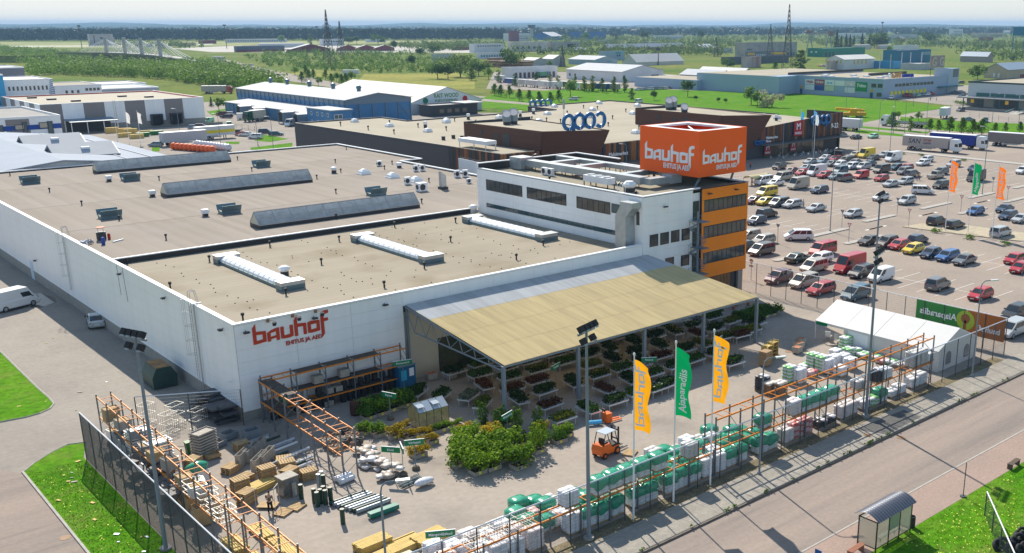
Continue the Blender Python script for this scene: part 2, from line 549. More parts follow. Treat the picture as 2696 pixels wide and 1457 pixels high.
# lots, access roads and tracks
psheet('access_road', [z5(400, 890), z5(820, 790), z5(1600, 690), z5(1750, 640), z5(2700, 640), z5(2700, 895), z5(1700, 840), z5(1400, 800), z5(1060, 830), z5(1400, 950), z5(1900, 990), z5(2700, 1010), z5(2700, 1200), z5(1300, 1100), z5(500, 1010)], ASPH, 0.03)
psheet('paved_lot', [(2055, 243), (2140, 246), (2360, 262), (2560, 285), (2560, 225), (2450, 225), (2200, 248)], ASPH, 0.055)
psheet('paved_lot', [(1280, 235), (1480, 240), (1700, 243), (1880, 246), (1890, 205), (1640, 190), (1300, 190)], ASPH, 0.035)
psheet('avenue', [(560, 158), (600, 158), (700, 182), (790, 200), (905, 222), (1245, 252), (1480, 272), (1480, 284), (1240, 266), (890, 234), (770, 215), (690, 200), (640, 188)], ASPH, 0.04)
psheet('footpath', [(770, 208), (900, 226), (1240, 258), (1480, 280), (1480, 284), (1235, 264), (880, 232)], ASPH, 0.06)
psheet('dry_meadow', [(930, 225), (960, 195), (1200, 192), (1250, 210), (1250, 235), (1100, 232)], DRYG, 0.03)
psheet('dry_meadow', [(760, 195), (820, 182), (880, 190), (870, 202), (790, 205)], DRYG, 0.03)
psheet('airfield', [(-700, 127), (-700, 114), (520, 110), (1200, 107), (1200, 112), (560, 122), (210, 127)], FIELD, 0.05)
psheet('airfield_runway', [(-700, 123), (200, 121), (560, 116), (560, 117.5), (200, 123), (-700, 125.5)], mat('runway_concrete', (0.5, 0.49, 0.45), 0.9), 0.09)
psheet('paved_lot', [(450, 128), (700, 118), (1000, 122), (1300, 128), (1300, 140), (900, 138), (560, 138)], mat('pale_lot', (0.36, 0.34, 0.31), 0.9, var=0.1, scale=.02), 0.05)
# parking bays: painted lines and kerbed islands
ln = MB().box(-5.0, -0.05, 0, 5.0, 0.05, 0.004).mesh('parking_line', LINEM)
lh = MB().box(-2.5, -0.05, 0, 2.5, 0.05, 0.004).mesh('parking_line', LINEM)
for bx, y0, y1 in ((88.9, -24, 6), (106.9, -27, 6), (107.2, 19, 60), (124.9, -10, 8), (124.9, 20, 70), (143.2, -2, 8), (143.2, 21, 76), (162, 5, 9), (162, 20, 78), (180, 18, 78), (198, 22, 78)):
 n = int((y1-y0)/2.8)
 for k in range(n+1):
  link('parking_line', ln, car_park, (bx, y0+k*2.8, 0.03))
 link('parking_line', MB().box(-.05, y0, 0, .05, y0+n*2.8, .004).mesh('parking_line', LINEM), car_park, (bx, 0, 0.0285))
for x, y in ((95.6, 11), (113.6, 13), (132, 14), (152, 14)):
 for k in range(4):
  link('parking_line', MB().box(-.25, -1.6, 0, .25, 1.6, .004).mesh('parking_line', LINEM), car_park, (x+k*1.0+2, y, 0.03), 1.57)
def island(x0, x1, y, w=1.3):
 pts = [(x0+w/2+w/2*math.cos(a), y+w/2*math.sin(a)) for a in [R_(90+k*20) for k in range(10)]] + \
   [(x1-w/2+w/2*math.cos(a), y+w/2*math.sin(a)) for a in [R_(-90+k*20) for k in range(10)]]
 struct('traffic_island', MB().prism(pts, 0, 0.15), KERBM)
for a in ((102.2, 112.8, 16), (101.8, 112.3, 8.6), (84, 93, 8.6), (139, 150, 17.8), (139.5, 149.5, 10), (157.3, 167.5, 18), (157.8, 168, 10.6), (120, 130, 17.6), (176, 186, 18), (72, 80, 12)):
 island(*a)
struct('traffic_island', MB().prism([(121, 10.2), (126, 9.6), (130.5, 3), (132, -12), (128, -14), (124.5, -9), (122.6, 0)][::-1], 0, .15), mat('island_gravel', (0.38, 0.33, 0.24), 0.95, var=0.2, scale=1.5))
struct('traffic_island', MB().prism([(213, 22), (215.6, 22), (217.5, 70), (214, 72)], 0, .15), KERBM)
# == the store: hall, office block, sign
def tone_mat(name, col, amt=0.1, rough=0.9, stain=None, scale=0.25, stretch=(1, 1, 1)):
 m = mat(name, col, rough, var=0.12, scale=scale, stretch=stretch, spec=0.05)
 t = m.node_tree
 N, L = t.nodes, t.links
 b = N['Principled BSDF']
 src = b.inputs['Base Color'].links[0].from_socket
 oi = N.new('ShaderNodeObjectInfo')
 r = N.new('ShaderNodeMapRange')
 r.inputs[3].default_value = 1-amt
 r.inputs[4].default_value = 1+amt
 L.new(oi.outputs['Random'], r.inputs[0])
 x = N.new('ShaderNodeVectorMath')
 x.operation = 'SCALE'
 L.new(src, x.inputs[0])
 L.new(r.outputs[0], x.inputs['Scale'])
 out = x.outputs[0]
 if stain:
  geo = N.new('ShaderNodeNewGeometry')
  nz = N.new('ShaderNodeTexNoise')
  nz.inputs['Scale'].default_value = 0.16
  nz.inputs['Detail'].default_value = 6
  L.new(geo.outputs['Position'], nz.inputs['Vector'])
  rr = N.new('ShaderNodeMapRange')
  rr.inputs[1].default_value = 0.5
  rr.inputs[2].default_value = 0.72
  rr.inputs[4].default_value = 0.6
  L.new(nz.outputs['Fac'], rr.inputs[0])
  mx = N.new('ShaderNodeMix')
  mx.data_type = 'RGBA'
  L.new(rr.outputs[0], mx.inputs[0])
  L.new(out, mx.inputs[6])
  mx.inputs[7].default_value = (*stain, 1)
  out = mx.outputs[2]
 L.new(out, b.inputs['Base Color'])
 return m
FELTF = tone_mat('beige_roof_felt', (0.31, 0.272, 0.215), 0.035, stain=(0.20, 0.165, 0.105), stretch=(.2, 2, 1))
FELTR = tone_mat('greybrown_roof_felt', (0.275, 0.24, 0.208), 0.07, stain=(0.30, 0.27, 0.25), stretch=(2, .2, 1))
FELTO = tone_mat('office_roof_felt', (0.28, 0.255, 0.20), 0.03, stain=(0.2, 0.18, 0.14))
SKYG = translu(mat('ridge_skylight_pane', (0.56, 0.60, 0.63), 0.25, spec=0.6, var=0.2, scale=1.2), .55)
SKYB = mat('white_barrel_dome', (0.80, 0.82, 0.84), 0.3, var=0.04, scale=2)
CREAM = mat('skylight_end_panel', (0.55, 0.53, 0.42), 0.6)
ROOFPIPE = mat('black_vent_pipe', (0.02, 0.02, 0.022), 0.6)
def window(par, O, U, N, w, h, n=1, frame=DARK, glass=GLASS, fw=0.07, d=0.05):
 O, U, N = Vector(O), Vector(U).normalized(), Vector(N).normalized()
 Z = Vector((0, 0, 1))
 mb = MB()
 def bar(u0, u1, v0, v1, a, b):
  pts = [O+U*u0+Z*v0, O+U*u1+Z*v0, O+U*u1+Z*v1, O+U*u0+Z*v1]
  i = mb.add([p+N*a for p in pts]+[p+N*b for p in pts])
  for q in ((0, 3, 2, 1), (4, 5, 6, 7), (0, 1, 5, 4), (1, 2, 6, 5), (2, 3, 7, 6), (3, 0, 4, 7)):
   mb.face(*[i+k for k in q])
 bar(0, w, 0, fw, -.02, d)
 bar(0, w, h-fw, h, -.02, d)
 step = (w-fw)/n
 for k in range(n+1):
  bar(k*step, k*step+fw, fw, h-fw, -.02, d)
 fr = pw('window', mb, frame, par)
 for k in range(n):
  g = MB()
  a = O+U*(k*step+fw)+Z*fw+N*(d-.025)
  b = U*(step-fw)
  c = Z*(h-2*fw)
  t = N*rnd(-.004, .004)
  g.poly([a, a+b+t, a+b+c+t, a+c])
  pw('pane', g, glass, fr)
 return fr
def panel_wall(par, O, U, N, length, z0, z1, pw, ph, m=PANEL, name='wall_panel', th=0.04, skip=()):
 O, U, N = Vector(O), Vector(U).normalized(), Vector(N).normalized()
 cols = max(1, round(length/pw))
 rows = max(1, round((z1-z0)/ph))
 a, b = length/cols, (z1-z0)/rows
 g = 0.012
 mb = MB()
 pts = [U*g, U*(a-g), U*(a-g)+Vector((0, 0, b-g)), U*g+Vector((0, 0, b-g))]
 i = mb.add(pts+[p+N*th for p in pts])
 for q in ((0, 3, 2, 1), (4, 5, 6, 7), (0, 1, 5, 4), (1, 2, 6, 5), (2, 3, 7, 6), (3, 0, 4, 7)):
  mb.face(*[i+k for k in q])
 me = mb.mesh(name, m)
 off = root_of(par).location
 for r in range(rows):
  for c in range(cols):
   if (c, r) in skip:
    continue
   link(name, me, par, O+U*(a*c)+Vector((0, 0, z0+b*r))-off+N*rnd(0, .004))
hall = T('store_hall', 'long white panelled store hall with a flat beige and grey felt roof', 'store building', (0, 0, 0))
core = MB().box(0.05, 0.05, 0, 48.6, 34.0, 8.40)
core.box(0.05, 34.0, 0, 67.1, 120.6, 8.75)
core.box(67.1, 86.5, 0, 71.5, 120.6, 8.75)
part('wall', core, CONC, hall)
plinth = MB().box(-.02, -.02, 0, .05, 120.6, 1.42).box(.05, -.02, 0, 48.7, .05, 1.0)
part('plinth', plinth, CONC, hall)
part('drip_trim', MB().box(-.09, -.02, 1.42, .0, 120.6, 1.5), TRIMW, hall)
wl = part('wall', MB().box(.0, .0, 1.5, .05, 120.6, 8.75), DARK, hall)
panel_wall(wl, (0, 120.6, 0), (0, -1, 0), (-1, 0, 0), 120.6, 1.5, 8.95, 5.74, 1.24)
wf = part('wall', MB().box(.05, .0, 1.0, 16.5, .05, 8.75).box(16.5, 0, 7.0, 48.7, .05, 8.75), DARK, hall)
panel_wall(wf, (0, 0, 0), (1, 0, 0), (0, -1, 0), 16.5, 1.0, 8.95, 5.5, 1.15)
panel_wall(wf, (16.5, 0, 0), (1, 0, 0), (0, -1, 0), 32.2, 7.65, 8.95, 5.4, 1.3)
# under the canopy: pale wall with the wide garden entrance
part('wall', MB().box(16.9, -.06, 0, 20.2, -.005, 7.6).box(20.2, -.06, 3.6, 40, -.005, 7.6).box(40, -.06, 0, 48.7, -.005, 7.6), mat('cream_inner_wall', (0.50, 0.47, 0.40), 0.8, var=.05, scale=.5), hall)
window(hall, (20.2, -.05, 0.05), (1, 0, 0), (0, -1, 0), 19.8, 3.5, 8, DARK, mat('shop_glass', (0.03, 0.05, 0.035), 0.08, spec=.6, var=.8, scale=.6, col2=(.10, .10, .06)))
part('downpipe', MB().box(16.75, -.2, 0, 16.95, -.04, 7.6), POLE, hall)
# roof edges: white metal coping over a dark upstand
cop = MB().box(-.12, -.12, 8.98, .35, 34.1, 9.15).box(.35, -.12, 8.98, 48.66, .35, 9.15)
cop.box(-.12, 34.1, 8.98, .35, 120.9, 9.15)
cop.box(.35, 33.95, 9.02, 48.6, 34.3, 9.13)
cop.box(.35, 120.5, 8.98, 71.9, 120.9, 9.15).box(71.5, 86.2, 8.98, 71.9, 120.5, 9.15).box(66.9, 86.2, 8.98, 71.5, 86.55, 9.15).box(66.9, 34.3, 8.98, 67.3, 86.2, 9.15)
part('coping', cop, TRIMW, hall)
up = MB().box(.3, 33.99, 8.3, 48.6, 34.27, 9.02).box(0.0, 34.3, 8.6, .3, 120.5, 8.98).box(.3, 120.55, 8.6, 71.5, 120.85, 8.98)
up.box(66.95, 34.3, 8.6, 67.25, 86.2, 8.98).box(71.55, 86.5, 8.6, 71.85, 120.55, 8.98).box(0, 0, 8.3, .3, 34, 8.98).box(.3, 0, 8.3, 48.6, .3, 8.98).box(66.95, 86.25, 8.6, 71.5, 86.5, 8.98)
part('upstand', up, mat('dark_roof_upstand', (0.045, 0.045, 0.045), 0.8), hall)
# roofing laid in strips
rf = part('roof', MB().poly([(.3, .3, 8.42), (48.6, .3, 8.42), (48.6, 34, 8.42), (.3, 34, 8.42)]), FELTF, hall)
sm = MB().box(.3, 0, 0, 48.6, 1.0, .014).mesh('felt_strip', FELTF)
for k in range(33):
 o = link('felt_strip', sm, rf, (0, .4+k*1.012, 8.424))
 o.rotation_euler = (R_(.35), 0, 0)
rr = part('roof', MB().poly([(.3, 34.3, 8.77), (67, 34.3, 8.77), (67, 86.2, 8.77), (71.5, 86.2, 8.77), (71.5, 120.5, 8.77), (.3, 120.5, 8.77)]), FELTR, hall)
sm = MB().box(0, 0, 0, 1.0, 21.4, .014).mesh('felt_strip', FELTR)
for k in range(66):
 for j in range(4):
  o = link('felt_strip', sm, rr, (.45+k*1.007, 34.5+j*21.5, 8.774))
  o.rotation_euler = (0, R_(-.35), 0)
# ridge skylights with glazed panes
for X0, X1, Y0, n in ((20.0, 43.6, 110.0, 10), (20.0, 43.4, 75.6, 10), (20.0, 43.6, 42.4, 10)):
 base = part('ridge_skylight', MB().box(X0, Y0-1.5, 8.75, X1, Y0+1.5, 9.25), DARK, hall)
 for s in (0, 1):
  x = X0+.02 if s == 0 else X1-.02
  part('end_panel', MB().poly([(x, Y0-1.45, 9.25), (x, Y0+1.45, 9.25), (x, Y0, 10.75)]), CREAM, base)
 st = (X1-X0)/n
 bars = MB()
 for k in range(n+1):
  x = X0+k*st
  for s in (-1, 1):
   bars.cyl((x, Y0+s*1.5, 9.25), (x, Y0, 10.79), .045, n=4)
 bars.cyl((X0, Y0, 10.8), (X1, Y0, 10.8), .07, n=6)
 for s in (-1, 1):
  bars.cyl((X0, Y0+s*1.5, 9.27), (X1, Y0+s*1.5, 9.27), .05, n=4).cyl((X0, Y0+s*.75, 10.03), (X1, Y0+s*.75, 10.03), .03, n=4)
 part('glazing_bar', bars, STEEL, base)
 for k in range(n):
  x0, x1 = X0+k*st+.04, X0+(k+1)*st-.04
  for s in (-1, 1):
   part('pane', MB().poly([(x0, Y0+s*1.46, 9.29), (x1, Y0+s*1.46, 9.29), (x1, Y0, 10.77), (x0, Y0, 10.77)][::-s]), SKYG, base)
# white barrel skylights with box ends
for xc, y0, y1 in ((10.2, 10.4, 27.6), (27.0, 11.0, 27.6), (43.9, 11.6, 28.6)):
 kerb_ = part('barrel_skylight', MB().box(xc-1.05, y0, 8.4, xc+1.05, y1, 8.78), LOUVRE, hall)
 mb = MB()
 n = 12
 pr = [(xc-1.0*math.cos(math.pi*k/8), 8.78+.55*math.sin(math.pi*k/8)) for k in range(9)]
 for j in range(n):
  ya, yb = y0+1.2+(y1-y0-2.4)*j/n, y0+1.2+(y1-y0-2.4)*(j+1)/n
  g = MB()
  for (xa, za), (xb, zb) in zip(pr[:-1], pr[1:]):
   g.poly([(xa, ya+.03, za), (xb, ya+.03, zb), (xb, yb-.03, zb), (xa, yb-.03, za)])
  part('pane', g, SKYB, kerb_, smooth=True)
  mb.tube([(x, ya, z+.01) for x, z in pr], .035, 4)
 part('glazing_bar', mb, TRIMW, kerb_)
 for s, y in ((0, y0-.2), (1, y1-1.2)):
  e = part('end_box', MB().box(xc-1.25, y, 8.4, xc+1.25, y+1.4, 9.25), LOUVRE, kerb_)
  part('box_lid', MB().box(xc-1.3, y-.05, 9.25, xc+1.3, y+1.45, 9.33).box(xc-1.26, y-.02, 8.95, xc+1.26, y+1.42, 9.25), STEEL, kerb_)
# smoke-vent hoppers
for x, y in ((8.5, 104.4), (21.7, 96.6), (8.4, 62.4), (21.8, 55.1), (44.9, 97.8), (44.5, 55.0)):
 mb = MB().box(x-1.3, y-.75, 8.75, x+1.3, y+.75, 9.2)
 for s in (-1, 1):
  mb.extr([(s*.75, 9.2), (s*.83, 9.2), (s*1.15, 10.0), (s*1.07, 10.0)][::s], lambda a, b: (x-1.35, y+a, b), lambda a, b: (x+1.35, y+a, b))
  mb.cyl((x+s*1.3, y-.7, 9.3), (x+s*1.3, y+.7, 9.3), .05, n=4)
 part('smoke_vent', mb, LOUVRE, hall)
# little chimneys, domes, pipes
for x, y in ((18.7, 97.9), (18.7, 76.8), (18.4, 54.9), (63, 79.7)):
 a = part('roof_fan', MB().box(x-.3, y-.3, 8.75, x+.3, y+.3, 9.2), DARK, hall)
 part('fan_hood', MB().box(x-.42, y-.42, 9.2, x+.42, y+.42, 9.75), WHITE, a)
for x, y, z in ((50.9, 81.3, 8.77), (12.1, 16.4, 8.42), (45.5, 30.2, 9.2)):
 a = part('roof_fan', MB().cyl((x, y, z), (x, y, z+.55), .42, n=10), DARK if z < 9 else STEEL, hall)
 part('fan_hood', MB().lathe([(.42, .55), (.44, .72), (.62, .8), (.6, .95), (.3, 1.12), (.05, 1.16)], 14, (x, y, z)), WHITE, a, smooth=True)
for x, y in ((54.1, 76.5), (55.6, 69.3), (56.1, 62.6)):
 a = part('dome_skylight', MB().box(x-.95, y-.95, 8.75, x+.95, y+.95, 9.0), TRIMW, hall)
 mb = MB()
 mb.lathe([(1.25, 9.0), (1.05, 9.35), (.45, 9.7), (.06, 9.78)], 4, (0, 0, 0))
 ca, sa = math.cos(.785), math.sin(.785)
 mb.v = [(x+p[0]*ca-p[1]*sa, y+p[0]*sa+p[1]*ca, p[2]) for p in mb.v]
 part('dome', mb, SKYB, a)
for x, y, w_, d_, h_ in ((61.4, 84.1, 1.0, .45, .9), (62.6, 73.3, .9, .45, 1.1), (63.8, 73.1, .9, .45, 1.1), (53.5, 60.9, 1.0, .5, 1.2), (51.6, 53.5, 1.5, 1.2, 1.3), (63.9, 62.1, 1.0, .5, 1.2), (61.6, 55.1, .8, .4, .8), (65.2, 61.6, 1.0, .5, 1.2)):
 a = part('air_conditioner', MB().box(x-w_/2, y-d_/2, 8.85, x+w_/2, y+d_/2, 8.85+h_), WHITE, hall)
 part('fan_grille', MB().cyl((x-.1, y-d_/2-.02, 8.85+h_*.5), (x-.1, y-d_/2, 8.85+h_*.5), min(w_, h_)*.38, n=14).cyl((x-w_/2-.02, y, 8.85+h_*.5), (x-w_/2, y, 8.85+h_*.5), min(d_*.8, h_)*.42, n=10), DARK, a)
a = part('exhaust_cowl', MB().box(54.7, 52.5, 8.75, 55.9, 53.7, 9.2), DARK, hall)
part('cowl_pipe', MB().extr([(-.45, 9.2), (.45, 9.2), (.45, 10.9), (-.45, 11.6)], lambda u, v: (55.3+u, 52.75, v), lambda u, v: (55.3+u, 53.5, v)), STEEL, a)
pm = MB().cyl((0, 0, 0), (0, 0, .55), .085, n=8).lathe([(.15, .5), (.17, .62), (.16, .72), (.06, .78)], 10).mesh('vent_pipe', ROOFPIPE)
for x, y in ((8.1, 116.3), (8.3, 92), (8.5, 75.7), (8.7, 59.5), (8.9, 42.4), (25.3, 93.5), (45.6, 110.4), (41.3, 93.6), (69.3, 111.9), (57.6, 93.9), (45.5, 76.9), (40.7, 60.7), (45.6, 43.7), (57.5, 60.8), (30.6, 40.9), (52.1, 81.1), (59.9, 79.6), (64.3, 84.5)):
 link('vent_pipe', pm, hall, (x, y, 8.77))
for x, y in ((1.6, 33.4), (8.8, 28.5), (1.25, 19), (17.1, 31.4), (17.4, 18.7), (24.7, 28.7), (34.3, 32), (41.9, 29.2), (34.6, 19.2), (17.3, 4.8), (24.7, 9.2), (49-1.2, 33.6), (2, 2.9), (8.7, 8.7), (41.5, 9.7), (34.6, 5.8)):
 link('vent_pipe', pm, hall, (x, y, 8.43))
pins = MB()
for xr in (4.5, 13.2, 17.2, 21.5, 30.5, 34.5, 38.6):
 for k in range(18):
  if random.random() < .75:
   x, y = xr+rnd(-.5, .5), 1.5+k*1.8+rnd(-.4, .4)
   pins.cyl((x, y, 8.43), (x, y, 8.52), .07, n=6)
for yr in (9.0, 24.0):
 for k in range(26):
  if random.random() < .6:
   x, y = 2+k*1.8, yr+rnd(-.2, .2)
   pins.cyl((x, y, 8.43), (x, y, 8.52), .06, n=6)
part('roof_pins', pins, ROOFPIPE, hall)['kind'] = 'stuff'
# wall lamps, ladders, door, pipes
for x, y, z, nx, ny in ((14.5, 0, 8.2, 0, -1), (7.3, 0, 8.3, 0, -1), (.95, 0, 8.25, 0, -1), (0, 30.2, 8.2, -1, 0), (0, 16.7, 8.2, -1, 0), (0, 2.4, 8.15, -1, 0), (0, 67.8, 3.3, -1, 0)):
 mb = MB().cbox((x+nx*.32, y+ny*.32, z), (.5 if ny else .3, .3 if ny else .5, .14))
 mb.cyl((x+nx*.02, y+ny*.02, z+.1), (x+nx*.3, y+ny*.3, z), .05, n=6)
 part('wall_lamp', mb, DARK, hall)
for x in (3.0, 5.3, 7.5):
 a = part('lamp_arm', MB().box(x-.12, -.22, 8.75, x+.12, -.05, 9.05).tube([(x, -.15, 9.0), (x+.15, -1.0, 9.05)], .03, 6), mat('rusty_bracket', (.30, .18, .10), .8), hall)
 part('floodlight', MB().cbox((x+.17, -1.1, 8.8), (.28, .2, .36), rx=.5), DARK, a)
for yc in (51.4, 9.6):
 mb = MB()
 for s in (-.25, .25):
  mb.cyl((-.22, yc+s, 2.3 if yc > 20 else .9), (-.22, yc+s, 10.2), .03, n=5)
 for k in range(24):
  mb.cyl((-.22, yc-.25, 2.6+k*.28), (-.22, yc+.25, 2.6+k*.28), .018, n=4)
 for z in (4.2, 5.6, 7, 8.4, 9.6):
  mb.tube([(-.22+(-.75)*math.sin(math.pi*k/8)*1.0, yc-.33*math.cos(math.pi*k/8), z) for k in range(9)], .02, 4)
 for k in (2, 4, 6):
  mb.cyl((-.22-.75*math.sin(math.pi*k/8), yc-.33*math.cos(math.pi*k/8), 4.2), (-.22-.75*math.sin(math.pi*k/8), yc-.33*math.cos(math.pi*k/8), 9.6), .015, n=4)
 mb.tube([(-.22, yc-.25, 10.2), (.3, yc-.25, 10.3), (.5, yc-.25, 9.2)], .03, 5).tube([(-.22, yc+.25, 10.2), (.3, yc+.25, 10.3), (.5, yc+.25, 9.2)], .03, 5)
 part('ladder', mb, STEEL, hall)
part('downpipe', MB().tube([(.5, 8.6, 9.25), (-.2, 8.6, 9.25), (-.22, 8.6, 9.1), (-.22, 8.6, .2)], .07, 8), STEEL, hall)
dr = part('door', MB().box(-.1, 70.6, .05, -.03, 72.0, 2.6), mat('pale_door', (.55, .68, .78), .5), hall)
part('door_handle', MB().box(-.14, 70.8, 1.2, -.1, 70.95, 1.25), DARK, dr)
part('cable', MB().tube([(-.06, 31.5, 9.0), (-.06, 31.3, 5.6)], .02, 4).tube([(-.06, 29.6, 9.0), (-.06, 29.2, 5.3)], .02, 4), DARK, hall)
part('camera', MB().cbox((-.4, 1.3, 3.6), (.5, .14, .14), ry=.4).tube([(0, 1.2, 3.8), (-.3, 1.3, 3.7)], .03, 5), WHITE, hall)
# wall lettering
wordmark(hall, (1.55, -.06, 6.95), (1, 0, 0), (0, 0, 1), 1.075, REDL, th=.06)
part('lettering', put_text(MB(), 'EHITUS JA AED', .52, (6.2, -.1, 6.28), (1, 0, 0), (0, 0, 1), bold=.012, extr=.03, sx=1.02), REDL, hall)
# roofers' things left on the roof
for i, (x, y, w_, h_, c, nm, lb) in enumerate(((3.1, 47.6, .9, 1.1, (.03, .035, .04), 'bitumen_boiler', 'black bitumen boiler with a red lid standing on the grey roof'),)):
 t = T(nm, lb, 'boiler', (x, y, 8.79))
 part('drum', MB().cyl((0, 0, .1), (0, 0, 1.0), .55, n=14), DARK, t)
 part('lid', MB().cyl((0, 0, 1.5), (0, 0, 1.58), .5, n=14), mat('faded_red', (.55, .10, .03), .6), t)
 part('lid_post', MB().cyl((-.3, 0, .9), (-.3, 0, 1.5), .03, n=5).cyl((.3, 0, .9), (.3, 0, 1.5), .03, n=5), STEEL, t)
 part('gas_bottle', MB().lathe([(.16, 0), (.18, .1), (.18, .6), (.08, .75)], 10, (.8, -.2, 0)), mat('red_bottle', (.45, .02, .02), .4), t)
solo('gas_drum', MB().lathe([(.2, 8.79), (.22, 8.85), (.22, 9.6), (.1, 9.7)], 12, (2.4, 44.5, 0)), mat('blue_drum', (.02, .06, .35), .4), 'upright blue drum on the grey roof beside the boiler', 'drum')
mb = MB()
for k in range(26):
 mb.cbox((1.0+rnd(-.6, .6), 45.8+rnd(-.9, .9), 8.9+rnd(0, .35)), (rnd(.2, .5), rnd(.15, .4), rnd(.08, .25)), rnd(0, 3), rnd(-.4, .4))
solo('rubbish_heap', mb, mat('mixed_rubbish', (.55, .56, .6), .7, var=.9, scale=2.2, col2=(.03, .08, .16)), 'heap of white and blue roofing rubbish by the roof edge', 'rubbish', kind='stuff')
solo('felt_roll', MB().cyl((3.6, 45.0, 8.87), (5.0, 45.8, 8.87), .09, n=8), WHITE, 'pale felt roll lying on the grey roof near the blue drum', 'roll')
# office block
off = T('office_block', 'white and orange office block rising at the end of the store roof', 'office building', (48.74, 0, 0))
pw('wall', MB().box(48.8, .06, 0, 66.9, 33.6, 14.25), CONC, off)
wl = pw('wall', MB().box(48.74, .0, 8.3, 48.8, 33.7, 14.4), WHITE, off)
panel_wall(wl, (48.74, 33.7, 0), (0, -1, 0), (-1, 0, 0), 33.7, 8.45, 14.6, 8.4, 1.25)
wf = pw('wall', MB().box(48.8, .0, 0, 58.4, .06, 14.4), WHITE, off)
panel_wall(wf, (48.74, 0, 0), (1, 0, 0), (0, -1, 0), 8.4, 0.3, 14.6, 4.2, 1.1)
pw('wall', MB().box(66.9, .06, 0, 66.98, 33.6, 14.4), ORANGE, off)
# orange ribbed face, board by board
wo = pw('wall', MB().box(58.45, -.35, 3.3, 66.95, .0, 14.5), DARK, off)
ob = MB().box(58.42, -.42, 0, 66.98, -.352, .145).mesh('cladding_board', ORANGE)
for z0, z1 in ((3.3, 5.12), (6.6, 8.4), (9.95, 11.7), (13.25, 14.6)):
 n = round((z1-z0)/.16)
 for k in range(n):
  link('cladding_board', ob, wo, Vector((-48.74, 0, z0+(z1-z0)*k/n)))
for z in (5.14, 8.42, 11.72):
 window(off, (58.8, -.36, z), (1, 0, 0), (0, -1, 0), 7.9, 1.46, 9)
 pw('cladding_corner', MB().box(58.42, -.42, z, 58.78, -.36, z+1.5).box(66.72, -.42, z, 66.98, -.36, z+1.5), ORANGE, off)
gw = pw('wall', MB().box(58.5, -.2, 0, 65.6, .0, 3.28), DARK, off)
for k in range(9):
 pw('timber_board', MB().box(58.6+k*.62, -.26, .1, 59.15+k*.62, -.205, 3.2), mat('brown_facade_timber', (.22, .11, .045), .7, var=.3, scale=2), gw)
pw('column', MB().box(65.2, -.35, 0, 65.6, -.05, 3.3), DARK, off)
for x, z in ((59.5, 14.0), (64.4, 14.0)):
 pw('wall_lamp', MB().cbox((x, -.75, z), (.5, .35, .13)).cyl((x, -.4, z+.05), (x, -.7, z), .04, n=5), DARK, off)
pw('wall_lamp', MB().cbox((52.2, -.35, 13.2), (.55, .3, .14)).cyl((52.2, 0, 13.25), (52.2, -.3, 13.2), .04, n=5), DARK, off)
# side windows
for y1, y0 in ((31.5, 23.25), (22.2, 14.0), (11.95, 5.63)):
 window(off, (48.70, y1, 11.88), (0, -1, 0), (-1, 0, 0), y1-y0, 1.48, 8 if y1 > 15 else 6)
window(off, (48.70, 31.6, 9.5), (0, -1, 0), (-1, 0, 0), 27.2, .55, 26, DARK, GLASSB, .05)
window(off, (48.70, 5.4, 12.2), (0, -1, 0), (-1, 0, 0), 1.6, 1.1, 1, DARK, GLASSB)
window(off, (48.70, 1.0, 11.3), (0, -1, 0), (-1, 0, 0), .5, 1.6, 1)
for x, z, w_, h_ in ((49.85, 8.6, 1.4, 1.45), (51.6, 8.6, 1.45, 1.45), (53.43, 8.62, 1.43, 1.45), (55.25, 8.6, 1.4, 1.45), (52.5, 5.4, 1.46, 1.42), (55.2, 5.4, 1.46, 1.35)):
 window(off, (x, -.04, z), (1, 0, 0), (0, -1, 0), w_, h_, 1, mat('brown_frame', (.05, .03, .025), .5), GLASS, .09)
for z in (11.8, 8.5, 5.25, 2.0):
 d = pw('door', MB().box(57.2, -.1, z-.9, 58.2, -.045, z+1.4), mat('dark_green_door', (.03, .05, .045), .5), off)
 pw('door_handle', MB().box(57.3, -.15, z+.1, 57.4, -.1, z+.16), STEEL, d)
# spiral stair
st = T('spiral_staircase', 'grey steel spiral staircase climbing the office corner beside the orange face', 'staircase', (56.7, -1.35, 0))
part('pole', MB().cyl((0, 0, 0), (0, 0, 12.2), .11, n=10), POLE, st)
n = 62
for k in range(n):
 a = k*R_(21.5)+.6
 z = .2+k*.18
 mb = MB()
 pts = [(.1*math.cos(a), .1*math.sin(a)), (1.05*math.cos(a-.2), 1.05*math.sin(a-.2)), (1.05*math.cos(a+.2), 1.05*math.sin(a+.2))]
 mb.prism(pts, z, z+.04)
 part('tread', mb, POLE, st)
mb = MB()
pts = [(1.07*math.cos(k*R_(21.5)+.6), 1.07*math.sin(k*R_(21.5)+.6), 1.15+k*.18) for k in range(n)]
mb.tube(pts, .025, 5)
for k in range(0, n, 2):
 p = pts[k]
 mb.cyl((p[0], p[1], p[2]-1.0), p, .014, n=4)
part('railing', mb, POLE, st)
for z in (10.9, 7.6, 4.35):
 part('landing', MB().box(.1, -.7, z-.06, 1.5, 1.25, z), POLE, st)
